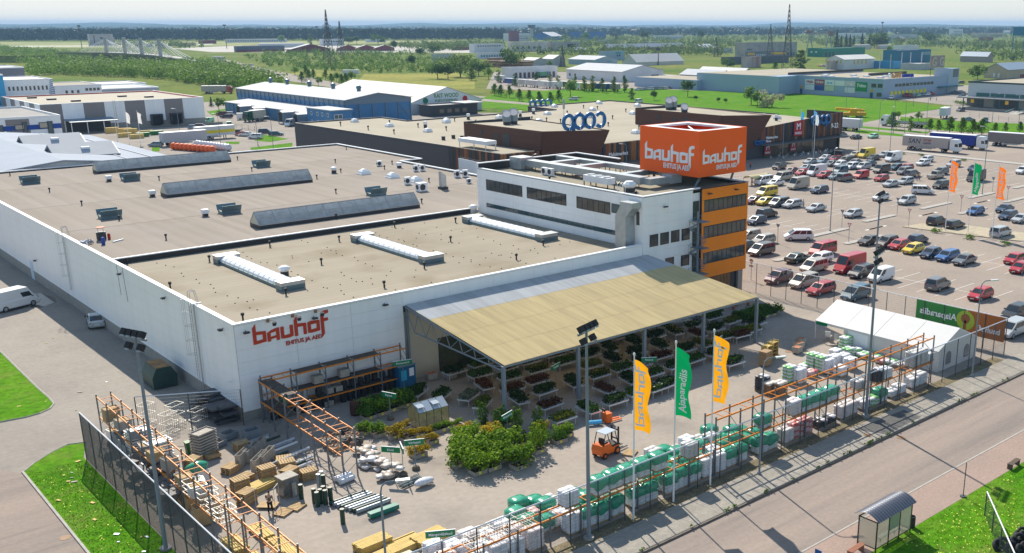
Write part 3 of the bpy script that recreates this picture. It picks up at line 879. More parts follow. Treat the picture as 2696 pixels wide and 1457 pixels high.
# roof edges and roof of the office
up = MB().box(48.74, 0, 14.2, 49.04, 33.4, 14.66).box(49.04, 0, 14.2, 66.9, .3, 14.66).box(66.6, .3, 14.2, 66.9, 23.8, 14.66)
up.box(48.74, 33.4, 14.2, 66.9, 33.7, 15.3).box(66.6, 23.8, 14.2, 66.9, 33.4, 15.3)
pw('upstand', up, mat('dark_roof_upstand', (0.045, 0.045, 0.045), 0.8), off)
cp = MB().box(48.66, -.1, 14.66, 49.1, 33.35, 14.78).box(49.1, -.1, 14.66, 58.4, .35, 14.78).box(66.55, .35, 14.66, 66.98, 23.8, 14.78)
cp.box(48.66, 33.35, 15.3, 66.98, 33.78, 15.42).box(66.55, 23.8, 15.3, 66.98, 33.35, 15.42)
pw('coping', cp, TRIMW, off)
pw('coping', MB().box(58.4, -.45, 14.62, 66.98, .35, 14.72), DARK, off)
pw('wall', MB().box(48.66, 33.35, 14.66, 48.74, 33.78, 15.3).box(48.74, 33.7, 8.7, 66.98, 33.78, 15.3), WHITE, off)
pw('roof', MB().poly([(49, .3, 14.28), (66.6, .3, 14.28), (66.6, 33.4, 14.28), (49, 33.4, 14.28)]), FELTO, off)
# ducts on the roof
du = mat('zinc_duct', (0.40, 0.44, 0.47), 0.4, metal=.5, var=.12, scale=1.5)
mb = MB().box(54.4, 6.5, 14.8, 55.8, 32.2, 15.7)
mb.box(55.0, 5.2, 14.8, 58.4, 6.5, 15.6).box(58.4, 4.9, 14.7, 60.2, 6.6, 15.8)
d1 = pw('roof_duct', mb, du, off)
for y_ in (26.5, 21.0, 11.5):
 pw('duct_crossing', MB().box(55.8, y_, 14.9, 61.5, y_+1, 15.5), du, d1)
pw('roof_duct', MB().box(61.5, 9.0, 14.9, 62.6, 32.0, 15.5), du, off)
pw('roof_duct', MB().box(53.6, 30.0, 14.35, 55.9, 32.6, 16.0), du, off)
legs = MB()
for k in range(11):
 for x in (54.5, 55.7, 61.7, 62.5):
  legs.box(x-.04, 8+k*2.2, 14.28, x+.04, 8.08+k*2.2, 14.85)
part('duct_legs', legs, DARK, off, W=True)['kind'] = 'stuff'
for x, y in ((53.3, 24.2), (53.3, 22.9)):
 a = pw('air_conditioner', MB().box(x-.25, y-.5, 14.35, x+.25, y+.5, 15.3), WHITE, off)
 pw('fan_grille', MB().cyl((x-.27, y, 14.85), (x-.25, y, 14.85), .36, n=14), DARK, a)
a = pw('condenser_row', MB().box(51.0, 8.6, 14.9, 52.2, 13.4, 15.7), WHITE, off)
pw('condenser_legs', MB().box(51.0, 8.7, 14.28, 51.1, 8.8, 14.9).box(51.0, 10.9, 14.28, 51.1, 11, 14.9).box(51, 13.2, 14.28, 51.1, 13.3, 14.9).box(52.1, 8.7, 14.28, 52.2, 8.8, 14.9).box(52.1, 13.2, 14.28, 52.2, 13.3, 14.9), DARK, a)
for k in range(3):
 pw('fan_ring', MB().cyl((51.6, 9.5+k*1.5, 15.7), (51.6, 9.5+k*1.5, 15.82), .5, n=14), STEEL, a)
a = pw('roof_fan', MB().box(51.5, 5.3, 14.28, 52.5, 6.3, 14.8), DARK, off)
pw('fan_hood', MB().lathe([(.6, 14.8), (.85, 15.0), (.85, 15.25), (.5, 15.6), (.05, 15.65)], 8, (52, 5.8, 0)), WHITE, a)
pw('dome_skylight', MB().lathe([(1.0, 14.28), (1.0, 14.6), (.8, 14.9), (.1, 15.1)], 4, (62.5, 29.5, 0)), SKYB, off)
for x, y in ((49.7, 18.6), (49.7, 2.2), (64, 20), (57, 30)):
 link('vent_pipe', pm, off, Vector((x-48.74, y, 14.29)))
pw('outer_duct', MB().box(47.2, 1.3, 9.3, 48.6, 3.1, 12.3).extr([(1.3, 12.3), (3.1, 12.3), (2.3, 13.5), (.2, 13.5)], lambda a, b: (47.2, a, b), lambda a, b: (48.6, a, b)).box(47.2, .2, 13.5, 48.6, 2.3, 14.1).box(47.2, 1.3, 8.5, 48.6, 3.1, 9.3), du, off)
mb = MB()
for s in (-.25, .25):
 mb.tube([(48.5, 3.9+s, 13.9), (48.5, 3.9+s, 15.8), (48.9, 3.9+s, 16.0), (49.3, 3.9+s, 15.6), (49.3, 3.9+s, 14.4)], .03, 5)
for k in range(6):
 mb.cyl((48.5, 3.65, 14+k*.3), (48.5, 4.15, 14+k*.3), .02, n=4)
pw('ladder', mb, TRIMW, off)
# the orange sign cube
cx0, cy0, cx1, cy1, cz0, cz1 = 59.9, 1.7, 68.8, 12.3, 15.65, 21.35
cube = T('sign_cube', 'huge orange box sign with white wordmark on legs above the office roof', 'sign', (cx0, cy0, 14.3))
for nm, bxs in (('sign_face', (cx0, cy0, cz0, cx1, cy0+.15, cz1)), ('sign_face', (cx0, cy0+.15, cz0, cx0+.15, cy1-.15, cz1)), ('sign_face', (cx0, cy1-.15, cz0, cx1, cy1, cz1)), ('sign_face', (cx1-.15, cy0+.15, cz0, cx1, cy1-.15, cz1))):
 pw(nm, MB().box(*bxs), SIGNO, cube)
rim = MB().box(cx0+.15, cy0+.15, cz1-.3, cx1-.15, cy0+1.3, cz1-.05).box(cx0+.15, cy1-1.3, cz1-.3, cx1-.15, cy1-.15, cz1-.05).box(cx0+.15, cy0+1.3, cz1-.3, cx0+1.3, cy1-1.3, cz1-.05).box(cx1-1.3, cy0+1.3, cz1-.3, cx1-.15, cy1-1.3, cz1-.05)
pw('rim', rim, WHITE, cube)
fr = MB().box(cx0+.2, cy0+.2, cz0+.1, cx1-.2, cy1-.2, cz0+.3)
pw('floor', fr, POLE, cube)
br = MB().cyl((cx0+1, cy0+1, cz1-.5), (cx1-1, cy1-1, cz1-.5), .12, n=6).cyl((cx0+1, cy1-1, cz1-.5), (cx1-1, cy0+1, cz1-.55), .12, n=6).cyl(((cx0+cx1)/2, cy0+1, cz1-.6), ((cx0+cx1)/2, cy1-1, cz1-.6), .1, n=6)
pw('brace', br, TRIMW, cube)
for a, b in (((cx0+1.2, cy0+.6), (cx0+.6, cy0+1.2)), ((cx1-1.6, cy0+.6), (cx1-1.9, cy0+1.0)), ((cx0+1, cy1-.8), (cx0+1.6, cy1-1.6)), ((cx1-2.4, cy1-.8), (cx1-3, cy1-1.5))):
 pw('leg', MB().cyl((b[0], b[1], 14.2), (a[0], a[1], cz0+.2), .16, n=6), POLE, cube)
wordmark(cube, (cx0-.0, cy1-1.0, 17.2), (0, -1, 0), (0, 0, 1), 1.33, LETW, th=.05)
wordmark(cube, (cx0+.7, cy0, 17.25), (1, 0, 0), (0, 0, 1), 1.1, LETW, th=.05)
pw('lettering', put_text(MB(), 'EHITUS JA AED', .92, (cx0, cy1-4.4, 16.35), (0, -1, 0), (0, 0, 1), extr=.05, bold=.02, align='LEFT', sx=.78), LETW, cube)
pw('lettering', put_text(MB(), 'EHITUS JA AED', .78, (cx0+3.25, cy0, 16.4), (1, 0, 0), (0, 0, 1), extr=.05, bold=.02, align='LEFT', sx=.74), LETW, cube)
# == canopy, retail park, warehouses
CANB = translu(tone_mat('beige_canopy_sheet', (0.68, 0.555, 0.31), 0.05, rough=0.55, scale=.5, stretch=(4, .3, 1)), .25)
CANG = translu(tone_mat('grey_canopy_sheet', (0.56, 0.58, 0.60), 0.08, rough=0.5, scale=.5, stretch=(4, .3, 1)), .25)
can = T('garden_canopy', 'beige corrugated canopy on dark posts over the plant tables', 'canopy', (16.7, 0, 0))
def can_pt(u, v):
 x = (16.7+.5*v)*(1-u)+(49.4+2.0*v)*u
 return Vector((x, -.12-15.5*v, 7.72-2.4*v))
NC = 33
for j, (v0, v1) in enumerate(((0, .262), (.255, .512), (.505, .757), (.75, 1.0))):
 for i in range(NC):
  p = can_pt(i/NC, v0)
  q = can_pt((i+1)/NC, v0)
  r = can_pt(i/NC, v1)
  s = can_pt((i+1)/NC, v1)
  mb = MB()
  n = 18
  lift = .012*(3-j)
  for k in range(n+1):
   t = k/n
   z = (.035 if k % 3 == 0 else (-.035 if k % 3 == 1 else 0.0))+lift
   mb.v.append(tuple(p.lerp(q, t)+Vector((0, 0, z))))
   mb.v.append(tuple(r.lerp(s, t)+Vector((0, 0, z))))
  for k in range(n):
   mb.face(2*k, 2*k+1, 2*k+3, 2*k+2)
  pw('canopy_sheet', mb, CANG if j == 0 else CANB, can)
beam = MB()
for u in (0, .25, .5, .75, 1):
 a = can_pt(u, 0)
 b = can_pt(u, 1)
 pw('post', MB().box(b.x-.15, b.y-.02, 0, b.x+.15, b.y+.28, b.z-.1), POLE, can)
 tr = MB()
 tr.cyl(a-Vector((0, 0, .16)), b+Vector((0, .1, -.16)), .09, n=6)
 lo0, lo1 = Vector((a.x, -1.6, 5.3)), Vector((b.x, b.y+.2, 4.75))
 tr.cyl(lo0, lo1, .08, n=6).cyl(lo0, a-Vector((0, 0, .2)), .05, n=5)
 for k in range(7):
  t0, t1 = k/7, (k+.5)/7
  top = (a-Vector((0, 0, .16))).lerp(b-Vector((0, 0, .16)), t1+.07)
  tr.cyl(lo0.lerp(lo1, t0), top, .045, n=5).cyl(top, lo0.lerp(lo1, (k+1)/7), .045, n=5)
 pw('truss', tr, POLE if u in (0, 1) else mat('cream_steel', (.52, .43, .28), .6), can)
 if u < 1:
  c = can_pt(u+.25, 1)
  pw('front_beam', MB().box(b.x+.15, b.y, b.z-.25, c.x-.15, c.y+.2, b.z-.06), POLE, can)
  for w_ in (.93,):
   m_ = b.lerp(c, w_)
   vb = MB()
   for dx in (-1.7, -.6, .5):
    vb.cyl((m_.x-.9, b.y+2.2, 4.3), (m_.x-.9+dx, b.y+2.2, 5.5), .05, n=5)
   pw('knee_brace', vb, mat('cream_steel', (.52, .43, .28), .6), can)
for v in (.25, .5, .75):
 pw('purlin', MB().cyl(can_pt(0, v)-Vector((0, 0, .12)), can_pt(1, v)-Vector((0, 0, .12)), .07, n=6), POLE, can)
GREYR = mat('pale_roof_felt', (0.37, 0.335, 0.27), 0.9, var=0.08, scale=.1, spec=.05)
METR = mat('pale_metal_roof', (0.43, 0.45, 0.48), 0.7, var=0.06, scale=.2, spec=.1)
WHR = mat('white_sheet_roof', (0.60, 0.59, 0.57), 0.7, var=0.04, scale=.1, spec=.1)
def bld(name, label, x0, y0, x1, y1, h, wm, rm, roof='flat', ridge=1.5, par=0.35, wins=(), cop=None, cat='building', group=None, plinth=None, over=.25):
 t = T(name, label, cat, (x0, y0, 0), group=group)
 if roof == 'flat':
  pw('wall', MB().box(x0, y0, 0, x1, y1, h), wm, t)
  c = MB()
  for q in ((x0-.1, y0-.1, x1+.1, y0+.3), (x0-.1, y1-.3, x1+.1, y1+.1), (x0-.1, y0+.3, x0+.3, y1-.3), (x1-.3, y0+.3, x1+.1, y1-.3)):
   c.box(q[0], q[1], h-.05, q[2], q[3], h+par)
  pw('coping', c, cop or wm, t)
  pw('roof', MB().poly([(x0+.3, y0+.3, h+.04), (x1-.3, y0+.3, h+.04), (x1-.3, y1-.3, h+.04), (x0+.3, y1-.3, h+.04)]), rm, t)
 else:
  w_ = MB()
  if roof == 'gx':      # ridge runs along X
   ym = (y0+y1)/2
   w_.extr([(y0, 0), (y1, 0), (y1, h), (ym, h+ridge), (y0, h)][::-1], lambda a, b: (x0, a, b), lambda a, b: (x1, a, b))
   r_ = MB().extr([(y0-over, h-.05), (ym, h+ridge+.02), (y1+over, h-.05), (y1+over, h+.12), (ym, h+ridge+.2), (y0-over, h+.12)], lambda a, b: (x0-over, a, b), lambda a, b: (x1+over, a, b))
  elif roof == 'gy':
   xm = (x0+x1)/2
   w_.extr([(x0, 0), (x1, 0), (x1, h), (xm, h+ridge), (x0, h)], lambda a, b: (a, y0, b), lambda a, b: (a, y1, b))
   r_ = MB().extr([(x0-over, h-.05), (xm, h+ridge+.02), (x1+over, h-.05), (x1+over, h+.12), (xm, h+ridge+.2), (x0-over, h+.12)], lambda a, b: (a, y0-over, b), lambda a, b: (a, y1+over, b))
  else:                 # arched hall, axis along X
   ym, rr_ = (y0+y1)/2, (y1-y0)/2
   arc = [(ym+rr_*math.cos(R_(a)), h*math.sin(R_(a))) for a in range(0, 181, 15)]
   w_.extr(arc, lambda a, b: (x0, a, b), lambda a, b: (x1, a, b))
   r_ = MB().extr([(a*1.0+(a-ym)*.02, b*1.02+.05) for a, b in arc], lambda a, b: (x0+.5, a, b), lambda a, b: (x1+.5, a, b))
  pw('wall', w_, wm, t)
  pw('roof', r_, rm, t)
 for wn in wins:
  face, a0, a1, z0, z1, n, fill = wn[:7]
  gm = wn[7] if len(wn) > 7 else GLASS
  st_ = (a1-a0)/n
  g = MB()
  if face == 'y':
   g.box(0, -.06, 0, st_*fill, .0, z1-z0)
  else:
   g.box(-.06, -st_*fill, 0, .0, 0, z1-z0)
  me = g.mesh('window', gm)
  for k in range(n):
   if face == 'y':
    link('window', me, t, (a0+k*st_-x0, 0, z0))
   else:
    link('window', me, t, (0, a1-k*st_-y0, z0))
 return t
# the brown shopping centre
DGREY = mat('dark_grey_panel', (0.055, 0.055, 0.065), 0.6, var=.06, scale=.5)
BROWN = mat('brown_tower_cladding', (0.095, 0.036, 0.022), 0.6, var=.18, scale=.8, stretch=(.3, .3, 6))
PLK = [mat('facade_plank_%s' % n_, c, .7, var=.2, scale=1.5) for n_, c in (('rust', (.20, .065, .022)), ('umber', (.10, .045, .022)), ('slate', (.042, .042, .048)), ('tan', (.26, .11, .035)), ('charcoal', (.03, .03, .034)))]
cb = (92.4, 88.2)
coop = T('shopping_centre', 'low brown shopping centre with timber facade, flat beige roof and cladded towers', 'shopping centre', (92.4, 88.2, 0))
pw('wall', MB().prism([(92.4, 88.2), (210, 88.2), (212, 112), (212, 189), (174, 187), (173, 171), (118, 169), (118.2, 184), (91.4, 184)], 0, 7.6), DGREY, coop)
pw('roof', MB().poly([(92.6, 88.4, 7.72), (209.8, 88.4, 7.72), (211.8, 112, 7.72), (211.8, 188.8, 7.72), (174.2, 186.8, 7.72), (173.2, 170.8, 7.72), (117.8, 168.8, 7.72), (118, 183.8, 7.72), (91.6, 183.8, 7.72)]), GREYR, coop)
pts = [(92.4, 88.2), (172, 88.2), None, (212, 112), (212, 189), (174, 187), (173, 171), (118, 169), (118.2, 184), (91.4, 184), (92.4, 88.2)]
pp = MB()
for a, b in zip(pts[:-1], pts[1:]):
 if a and b:
  d = (Vector(b)-Vector(a)).normalized()*.0
  n_ = Vector((-(b[1]-a[1]), b[0]-a[0])).normalized()*.35
  pp.prism([a, b, (b[0]+n_.x, b[1]+n_.y), (a[0]+n_.x, a[1]+n_.y)], 7.5, 8.05)
pw('parapet', pp, DARK, coop)
# vertical planks of the street front
for k in range(150):
 x = 92.3+k*.79
 if 101 < x < 119.3 or 159 < x < 174:
  continue
 z1_ = 8.0 if x < 172 else 8.0+(x-176)*.0625
 z0_ = .2 if x < 159 else 3.9
 pw('facade_plank', MB().box(x, 87.9, z0_, x+.74, 88.19, z1_), random.choice(PLK), coop)
for k in range(26):
 y = 88.0+k*.79
 pw('facade_plank', MB().box(92.1, y, .2, 92.39, y+.74, 8.0), random.choice(PLK), coop)
pw('side_wall', MB().box(209.9, 88.0, 3.9, 210.2, 100, 10.1), PLK[2], coop)
pw('column', MB().box(209.2, 87.7, 0, 209.7, 88.2, 4), DARK, coop)
pw('awning', MB().box(174, 84.6, 3.5, 210, 87.9, 3.75), mat('grey_awning', (.10, .105, .11), .5), coop)
window(coop, (176.5, 88.0, .1), (1, 0, 0), (0, -1, 0), 26, 3.3, 13, DARK, mat('shopfront_glass', (.06, .06, .05), .08, spec=.7, var=.7, scale=.4, col2=(.16, .13, .09)))
pw('awning', MB().box(120, 85.5, 3.3, 159, 87.9, 3.5), mat('grey_awning', (.10, .105, .11), .5), coop)
window(coop, (121, 87.85, .1), (1, 0, 0), (0, -1, 0), 37, 3.1, 14, DARK, mat('shopfront_glass', (.06, .06, .05), .08))
BLU = mat('blue_sign_letters', (0.004, 0.13, 0.36), .35)
for x0_, y0_, y1_, xr in ((102.2, 88.0, 117, 121.5), (159.3, 88.0, 119.3, 178.6)):
 inset = 2.6 if x0_ < 150 else 6.5
 bz = 5.6 if x0_ < 150 else 2.8
 tw = MB()
 A = [(x0_, y0_, bz), (xr-inset, y0_, bz), (xr-inset, y1_, 7.7), (x0_, y1_, 7.7)]
 B = [(x0_, y0_-.6, 12.1), (xr, y0_-.6, 11.1), (xr, y1_, 11.6), (x0_, y1_, 12.0)]
 i = tw.add(A+B)
 for q in ((0, 1, 5, 4), (1, 2, 6, 5), (2, 3, 7, 6), (3, 0, 4, 7), (0, 3, 2, 1)):
  tw.face(*[i+k for k in q])
 tow = pw('tower', tw, BROWN, coop)
 pw('roof', MB().poly([(x0_+.3, y0_-.3, 11.85), (xr-.3, y0_-.3, 10.9), (xr-.3, y1_-.3, 11.4), (x0_+.3, y1_-.3, 11.75)]), GREYR, tow)
 for k in range(16):
  z0_, z1_ = bz+.05+k*(12.0-bz)/16, bz+(k+1)*(12.0-bz)/16-.06
  f0, f1 = (z0_-bz)/(12.1-bz), (z1_-bz)/(12.1-bz)
  xa, xb = xr-inset*(1-f0)-.1, xr-inset*(1-f1)-.1
  s0, s1 = z0_-f0*.9, z1_-f1*.9
  pw('cladding_band', MB().extr([(x0_+.02, z0_), (xa, s0), (xb, s1), (x0_+.02, z1_)], lambda a, b: (a, y0_-.04-.6*(b-bz)/(12.1-bz), b), lambda a, b: (a, y0_-.11-.6*(b-bz)/(12.1-bz), b)), BROWN, tow)
  if z0_ > 7.7:
   pw('cladding_band', MB().box(x0_-.07, y0_-.3, z0_, x0_-.01, y1_, min(z1_, 11.95)), BROWN, tow)
 pw('vent_panel', MB().box(x0_-.12, 98.9, 7.9, x0_-.06, 101.6, 10.6).box(x0_-.12, 103.4, 9.2, x0_-.06, 104.8, 10.4).box(x0_-.12, 109.5, 9.8, x0_-.06, 110.5, 10.8), DARK, tow)
 pw('parapet', MB().box(x0_, y1_-.3, 11.4, xr, y1_+.02, 12.2), DARK, tow)
for x, y, z, h_ in ((108, 108, 11.7, 2.6), (110.3, 108.4, 11.7, 2.8), (165.4, 112.5, 11.7, 2.6), (167.5, 112.8, 11.7, 2.8), (162.5, 103.8, 11.7, 1.6)):
 c = pw('exhaust_cowl', MB().cyl((x, y, z-.2), (x, y, z+.7), .85, n=14), DARK, coop)
 mb = MB()
 n = 14
 i = mb.add([(x+math.cos(2*math.pi*k/n), y+math.sin(2*math.pi*k/n), z+.7) for k in range(n)]+[(x+math.cos(2*math.pi*k/n), y+math.sin(2*math.pi*k/n), z+h_+math.sin(2*math.pi*k/n+.6)*.8) for k in range(n)])
 for k in range(n):
  mb.face(i+k, i+(k+1) % n, i+n+(k+1) % n, i+n+k)
 part('cowl_pipe', mb, mat('bluegrey_cowl', (.22, .27, .31), .4, metal=.4), c, W=True, smooth=True)
 mb = MB()
 mb.poly([(x+.97*math.cos(2*math.pi*k/n), y+.97*math.sin(2*math.pi*k/n), z+h_-.05+math.sin(2*math.pi*k/n+.6)*.78) for k in range(n)])
 pw('cowl_mouth', mb, mat('pink_white_mesh', (.75, .66, .63), .7), c)
dome_b = MB().box(-.9, -.9, 0, .9, .9, .5).mesh('dome_skylight', WHITE)
dome_t = MB().lathe([(1.1, .5), (.85, .85), (.1, 1.1)], 4).mesh('dome', SKYB)
for x, y in ((123.5, 157.8), (142.4, 159.1), (160.5, 159.5), (179.8, 180.2), (200.2, 181.2), (180.3, 161.6), (143.8, 142.1), (163.2, 143.3), (106, 177.2), (106.3, 158.7), (106.5, 140), (125.8, 161.2), (202.5, 164.4), (180.2, 142.7), (142.7, 101.4), (200.6, 103.4)):
 d = link('dome_skylight', dome_b, coop, Vector((x-92.4, y-88.2, 7.72)))
 link('dome', dome_t, d, (0, 0, 0), .785)
fanb = MB().cyl((0, 0, 0), (0, 0, .9), .45, n=10).mesh('roof_fan', DARK)
fant = MB().cyl((0, 0, .9), (0, 0, 1.7), .5, n=10).mesh('fan_hood', WHITE)
for x, y in ((133.8, 162.2), (150.6, 159.9), (159, 164.4), (99.4, 121.7), (102.9, 122.8), (103.5, 120), (112, 150), (196, 100), (195.4, 104)):
 d = link('roof_fan', fanb, coop, Vector((x-92.4, y-88.2, 7.72)))
 if y > 125 or y < 110:
  link('fan_hood', fant, d)
for x, y in ((127.7, 160), (146.8, 155.1), (145.8, 148), (146.7, 142.4), (146.8, 136.3), (165.7, 156.4), (165.3, 149.8), (183.9, 170.2), (184.3, 163.8), (110, 165), (111, 152), (112, 140), (113, 130), (128, 150), (128, 140), (128, 128), (98, 170), (98, 155), (98, 142), (165, 135), (184, 150), (184, 138), (200, 130), (150, 108), (150, 120)):
 link('vent_pipe', pm, coop, Vector((x-92.4, y-88.2, 7.73)), sc=1.5)
a = pw('condenser_row', MB().box(94.5, 97.5, 8.9, 97.5, 108, 9.7), WHITE, coop)
pw('condenser_legs', MB().box(94.6, 97.6, 7.7, 94.75, 97.75, 8.9).box(97.2, 97.6, 7.7, 97.4, 97.75, 8.9).box(94.6, 107.7, 7.7, 94.75, 107.9, 8.9).box(94.6, 102, 7.7, 94.75, 102.2, 8.9), WHITE, a)
pw('mast', MB().cyl((112, 92, 11), (112, 92, 18.2), .06, n=6).cyl((112, 92, 16), (112, 92, 18.2), .25, n=8), STEEL, coop)
# lettering of the centre
def ring_letters(par, x, z, y, n_, r, facing):
 for k in range(4):
  mb = MB()
  cxk = x+(k if facing < 0 else 3-k)*r*1.75
  seg = 18
  a0, a1 = (40, 320) if k == 0 else (0, 360)
  if facing > 0 and k == 0:
   a0, a1 = 220, 500
  cnt = seg if k else 14
  pv = None
  for j in range(cnt+1):
   a = R_(a0+(a1-a0)*j/cnt)
   ro, ri = r, r*.58
   cur = [(cxk+ro*math.cos(a), z+ro*math.sin(a)*1.08), (cxk+ri*math.cos(a), z+ri*math.sin(a)*1.08)]
   if pv:
    mb.extr([pv[0], cur[0], cur[1], pv[1]], lambda u, v: (u, y-.2, v), lambda u, v: (u, y+.2, v))
   pv = cur
  if k == 3:
   xs_ = cxk-r if facing < 0 else cxk+r*.58
   mb.box(xs_, y-.22, z-r*1.6, xs_+r*.42, y+.22, z)
  pw('letter', mb, BLU, par)
ring_letters(coop, 110.5, 13.4, 88.6, 4, 1.75, 1)
for k in range(4):
 pw('sign_strut', MB().cyl((110+k*3.1, 86.3+1.4, 11.6), (111+k*3.1, 88.4, 14.4), .07, n=5), TRIMW, coop)
ring_letters(coop, 176, 8.6, 187, 4, 1.3, 1)
ring_letters(coop, 196.8, 8.6, 87.5, 4, 1.25, -1)
ring_letters(coop, 172.6, 4.3, 87.5, 4, .55, -1)
pw('lettering', put_text(MB(), '9-22', 1.9, (207, 87.8, 5.9), (1, 0, 0), (0, 0, 1), extr=.05, bold=.03), LETW, coop)
pw('lettering', put_text(put_text(MB(), 'Maksimarket', .95, (177, 87.8, 4.9), (1, 0, 0), (0, 0, 1), extr=.05, align='LEFT', bold=.02), 'P\u00e4rnu', .95, (177, 87.8, 4.0), (1, 0, 0), (0, 0, 1), extr=.05, align='LEFT', bold=.02), LETW, coop)
pw('lettering', put_text(put_text(MB(), 'Maksimarket', 1.15, (121.5, 87.8, 5.1), (1, 0, 0), (0, 0, 1), extr=.05, align='LEFT', bold=.02), 'P\u00e4rnu', 1.15, (121.5, 87.8, 4.0), (1, 0, 0), (0, 0, 1), extr=.05, align='LEFT', bold=.02), LETW, coop)
REDB = mat('dark_red_banner', (.42, .012, .03), .6)
for x, z, w_, h_, y, lb in ((188.4, 4.9, 3.8, 4.0, 87.6, 'large dark red banner with white M high on the timber facade'), (176.4, .8, 2.6, 3.0, 87.7, 'dark red banner with white M on the shopfront nearest the tower'), (187.2, .9, 2.6, 2.8, 87.7, 'dark red banner with white M on the shopfront glass')):
 b_ = T('banner', lb, 'banner', (x, y, z))
 part('cloth', MB().box(0, -.06, 0, w_, .0, h_), REDB, b_)
 part('lettering', put_text(MB(), 'M', h_*.62, (w_/2, -.09, h_*.42), (1, 0, 0), (0, 0, 1), extr=.02, bold=.05), LETW, b_)
 part('lettering', put_text(MB(), 'MASKU', h_*.24, (w_/2, -.09, h_*.1), (1, 0, 0), (0, 0, 1), extr=.02, bold=.02, sx=.95), LETW, b_)
# billboard frame behind the store roof
bb = T('billboard', 'white hoarding panels on a dark frame beside the brown shopping centre', 'billboard', (74, 78, 0))
for k in range(6):
 pw('board', MB().box(75+k*.2, 68.2+k*2.0, 6.2, 75.1+k*.2, 70.0+k*2.0, 9.4), WHITE, bb)
mb = MB()
for k in range(7):
 mb.cyl((75.2+k*.2, 68.1+k*2, 0), (75.2+k*.2, 68.1+k*2, 9.6), .09, n=5)
mb.cyl((75.2, 68.1, 9.6), (76.4, 80.1, 9.6), .08, n=5).cyl((75.2, 68.1, 6.1), (76.4, 80.1, 6.1), .08, n=5)
pw('frame', mb, DARK, bb)
# blue warehouse and white timber hall
BWALL = mat('blue_sheet_wall', (0.055, 0.20, 0.40), .5, var=.08, scale=.3)
BFRM = mat('bluegrey_frame', (0.17, 0.23, 0.29), .5)
bw = T('blue_warehouse', 'blue warehouse with pale pitched roof, grey frames and loading docks', 'warehouse', (128.8, 248, 0))
pw('wall', MB().extr([(140.3, 0), (166.8, 0), (166.8, 8.2), (153.2, 10.2), (140.3, 8.2)], lambda a, b: (a, 248.5, b), lambda a, b: (a, 343, b)), BWALL, bw)
pw('roof', MB().extr([(139.8, 8.2), (153.2, 10.25), (167.3, 8.2), (167.3, 8.4), (153.2, 10.5), (139.8, 8.4)], lambda a, b: (a, 247.9, b), lambda a, b: (a, 343.6, b)), METR, bw)
pw('wall', MB().box(128.8, 250, 0, 140.3, 327, 4.0), BWALL, bw)
pw('roof', MB().extr([(128.4, 4.0), (140.3, 4.9), (140.3, 5.05), (128.4, 4.25)], lambda a, b: (a, 249.6, b), lambda a, b: (a, 327.4, b)), METR, bw)
pw('frieze', MB().box(140.2, 248.4, 6.7, 140.28, 343.1, 8.2).extr([(140.2, 6.7), (166.9, 6.7), (166.9, 8.2), (153.2, 10.2), (140.2, 8.2)], lambda a, b: (a, 248.42, b), lambda a, b: (a, 248.49, b)), BFRM, bw)
for k in range(25):
 y = 249+k*3.9
 pw('wall_rib', MB().box(140.0, y-.15, 4.9, 140.19, y+.15, 8.1), BFRM, bw)
for k in range(20):
 y = 251+k*4.0
 pw('wall_rib', MB().box(128.6, y-.12, 0, 128.79, y+.12, 3.95), BFRM, bw)
for k in range(6):
 x = 140.5+k*5.2
 pw('wall_rib', MB().box(x-.15, 248.2, 0, x+.15, 248.4, 6.7), BFRM, bw)
pw('wall_brace', MB().cyl((140.6, 248.3, .3), (145.6, 248.3, 6.5), .08, n=4).cyl((161.4, 248.3, 6.5), (166.5, 248.3, .3), .08, n=4).box(161.3, 248.25, 3.3, 166.6, 248.38, 3.5), BFRM, bw)
pw('annexe', MB().box(126.5, 232, 0, 134, 249.9, 6.3), BWALL, bw)
pw('roof', MB().box(126.2, 231.7, 6.3, 134.4, 249.9, 6.6), METR, bw)
for y in (235, 239, 242.5, 247):
 for z in (4.2, 1.3):
  window(bw, (126.48, y, z), (0, -1, 0), (-1, 0, 0), 1.1, 1.3, 1, WHITE, GLASSB, .14)
window(bw, (127.5, 231.98, 3.6), (1, 0, 0), (0, -1, 0), 3, 1.5, 2, WHITE, GLASSB, .14)
for k, y in enumerate((303, 290, 266, 254)):
 dk = pw('loading_dock', MB().box(124.0, y-2, 0, 124.2, y-1.7, 3.9).box(124.0, y+1.7, 0, 124.2, y+2, 3.9).extr([(y-2, 3.9), (y+2, 3.9), (y+2, 4.1), (y, 4.6), (y-2, 4.1)], lambda a, b: (123.9, a, b), lambda a, b: (128.7, a, b)).box(124.2, y+1.9, .8, 128.7, y+2, 3.9).box(124.2, y-2, .8, 128.7, y-1.9, 3.9), BFRM, bw)
 pw('dock_opening', MB().box(124.5, y-1.65, .9, 128.6, y+1.65, 3.85), DARK, dk)
for y in (262, 282, 302, 322, 338):
 pw('roof_fan', MB().lathe([(.7, 10.3), (.8, 11.2), (1.1, 11.5), (.7, 12.3), (.1, 12.5)], 10, (153.2, y, 0)), LOUVRE, bw)
rw = T('timber_hall', 'white gabled hall with green and red lettering on its gable', 'hall', (178.5, 268, 0))
pw('wall', MB().extr([(178.6, 0), (211.6, 0), (211.6, 4.4), (195, 9.7), (178.6, 4.4)], lambda a, b: (a, 268, b), lambda a, b: (a, 345, b)), mat('grey_hall_wall', (.50, .52, .55), .6), rw)
pw('gable', MB().extr([(178.6, 3.9), (211.6, 3.9), (211.6, 4.4), (195, 9.7), (178.6, 4.4)], lambda a, b: (a, 267.85, b), lambda a, b: (a, 267.98, b)), WHITE, rw)
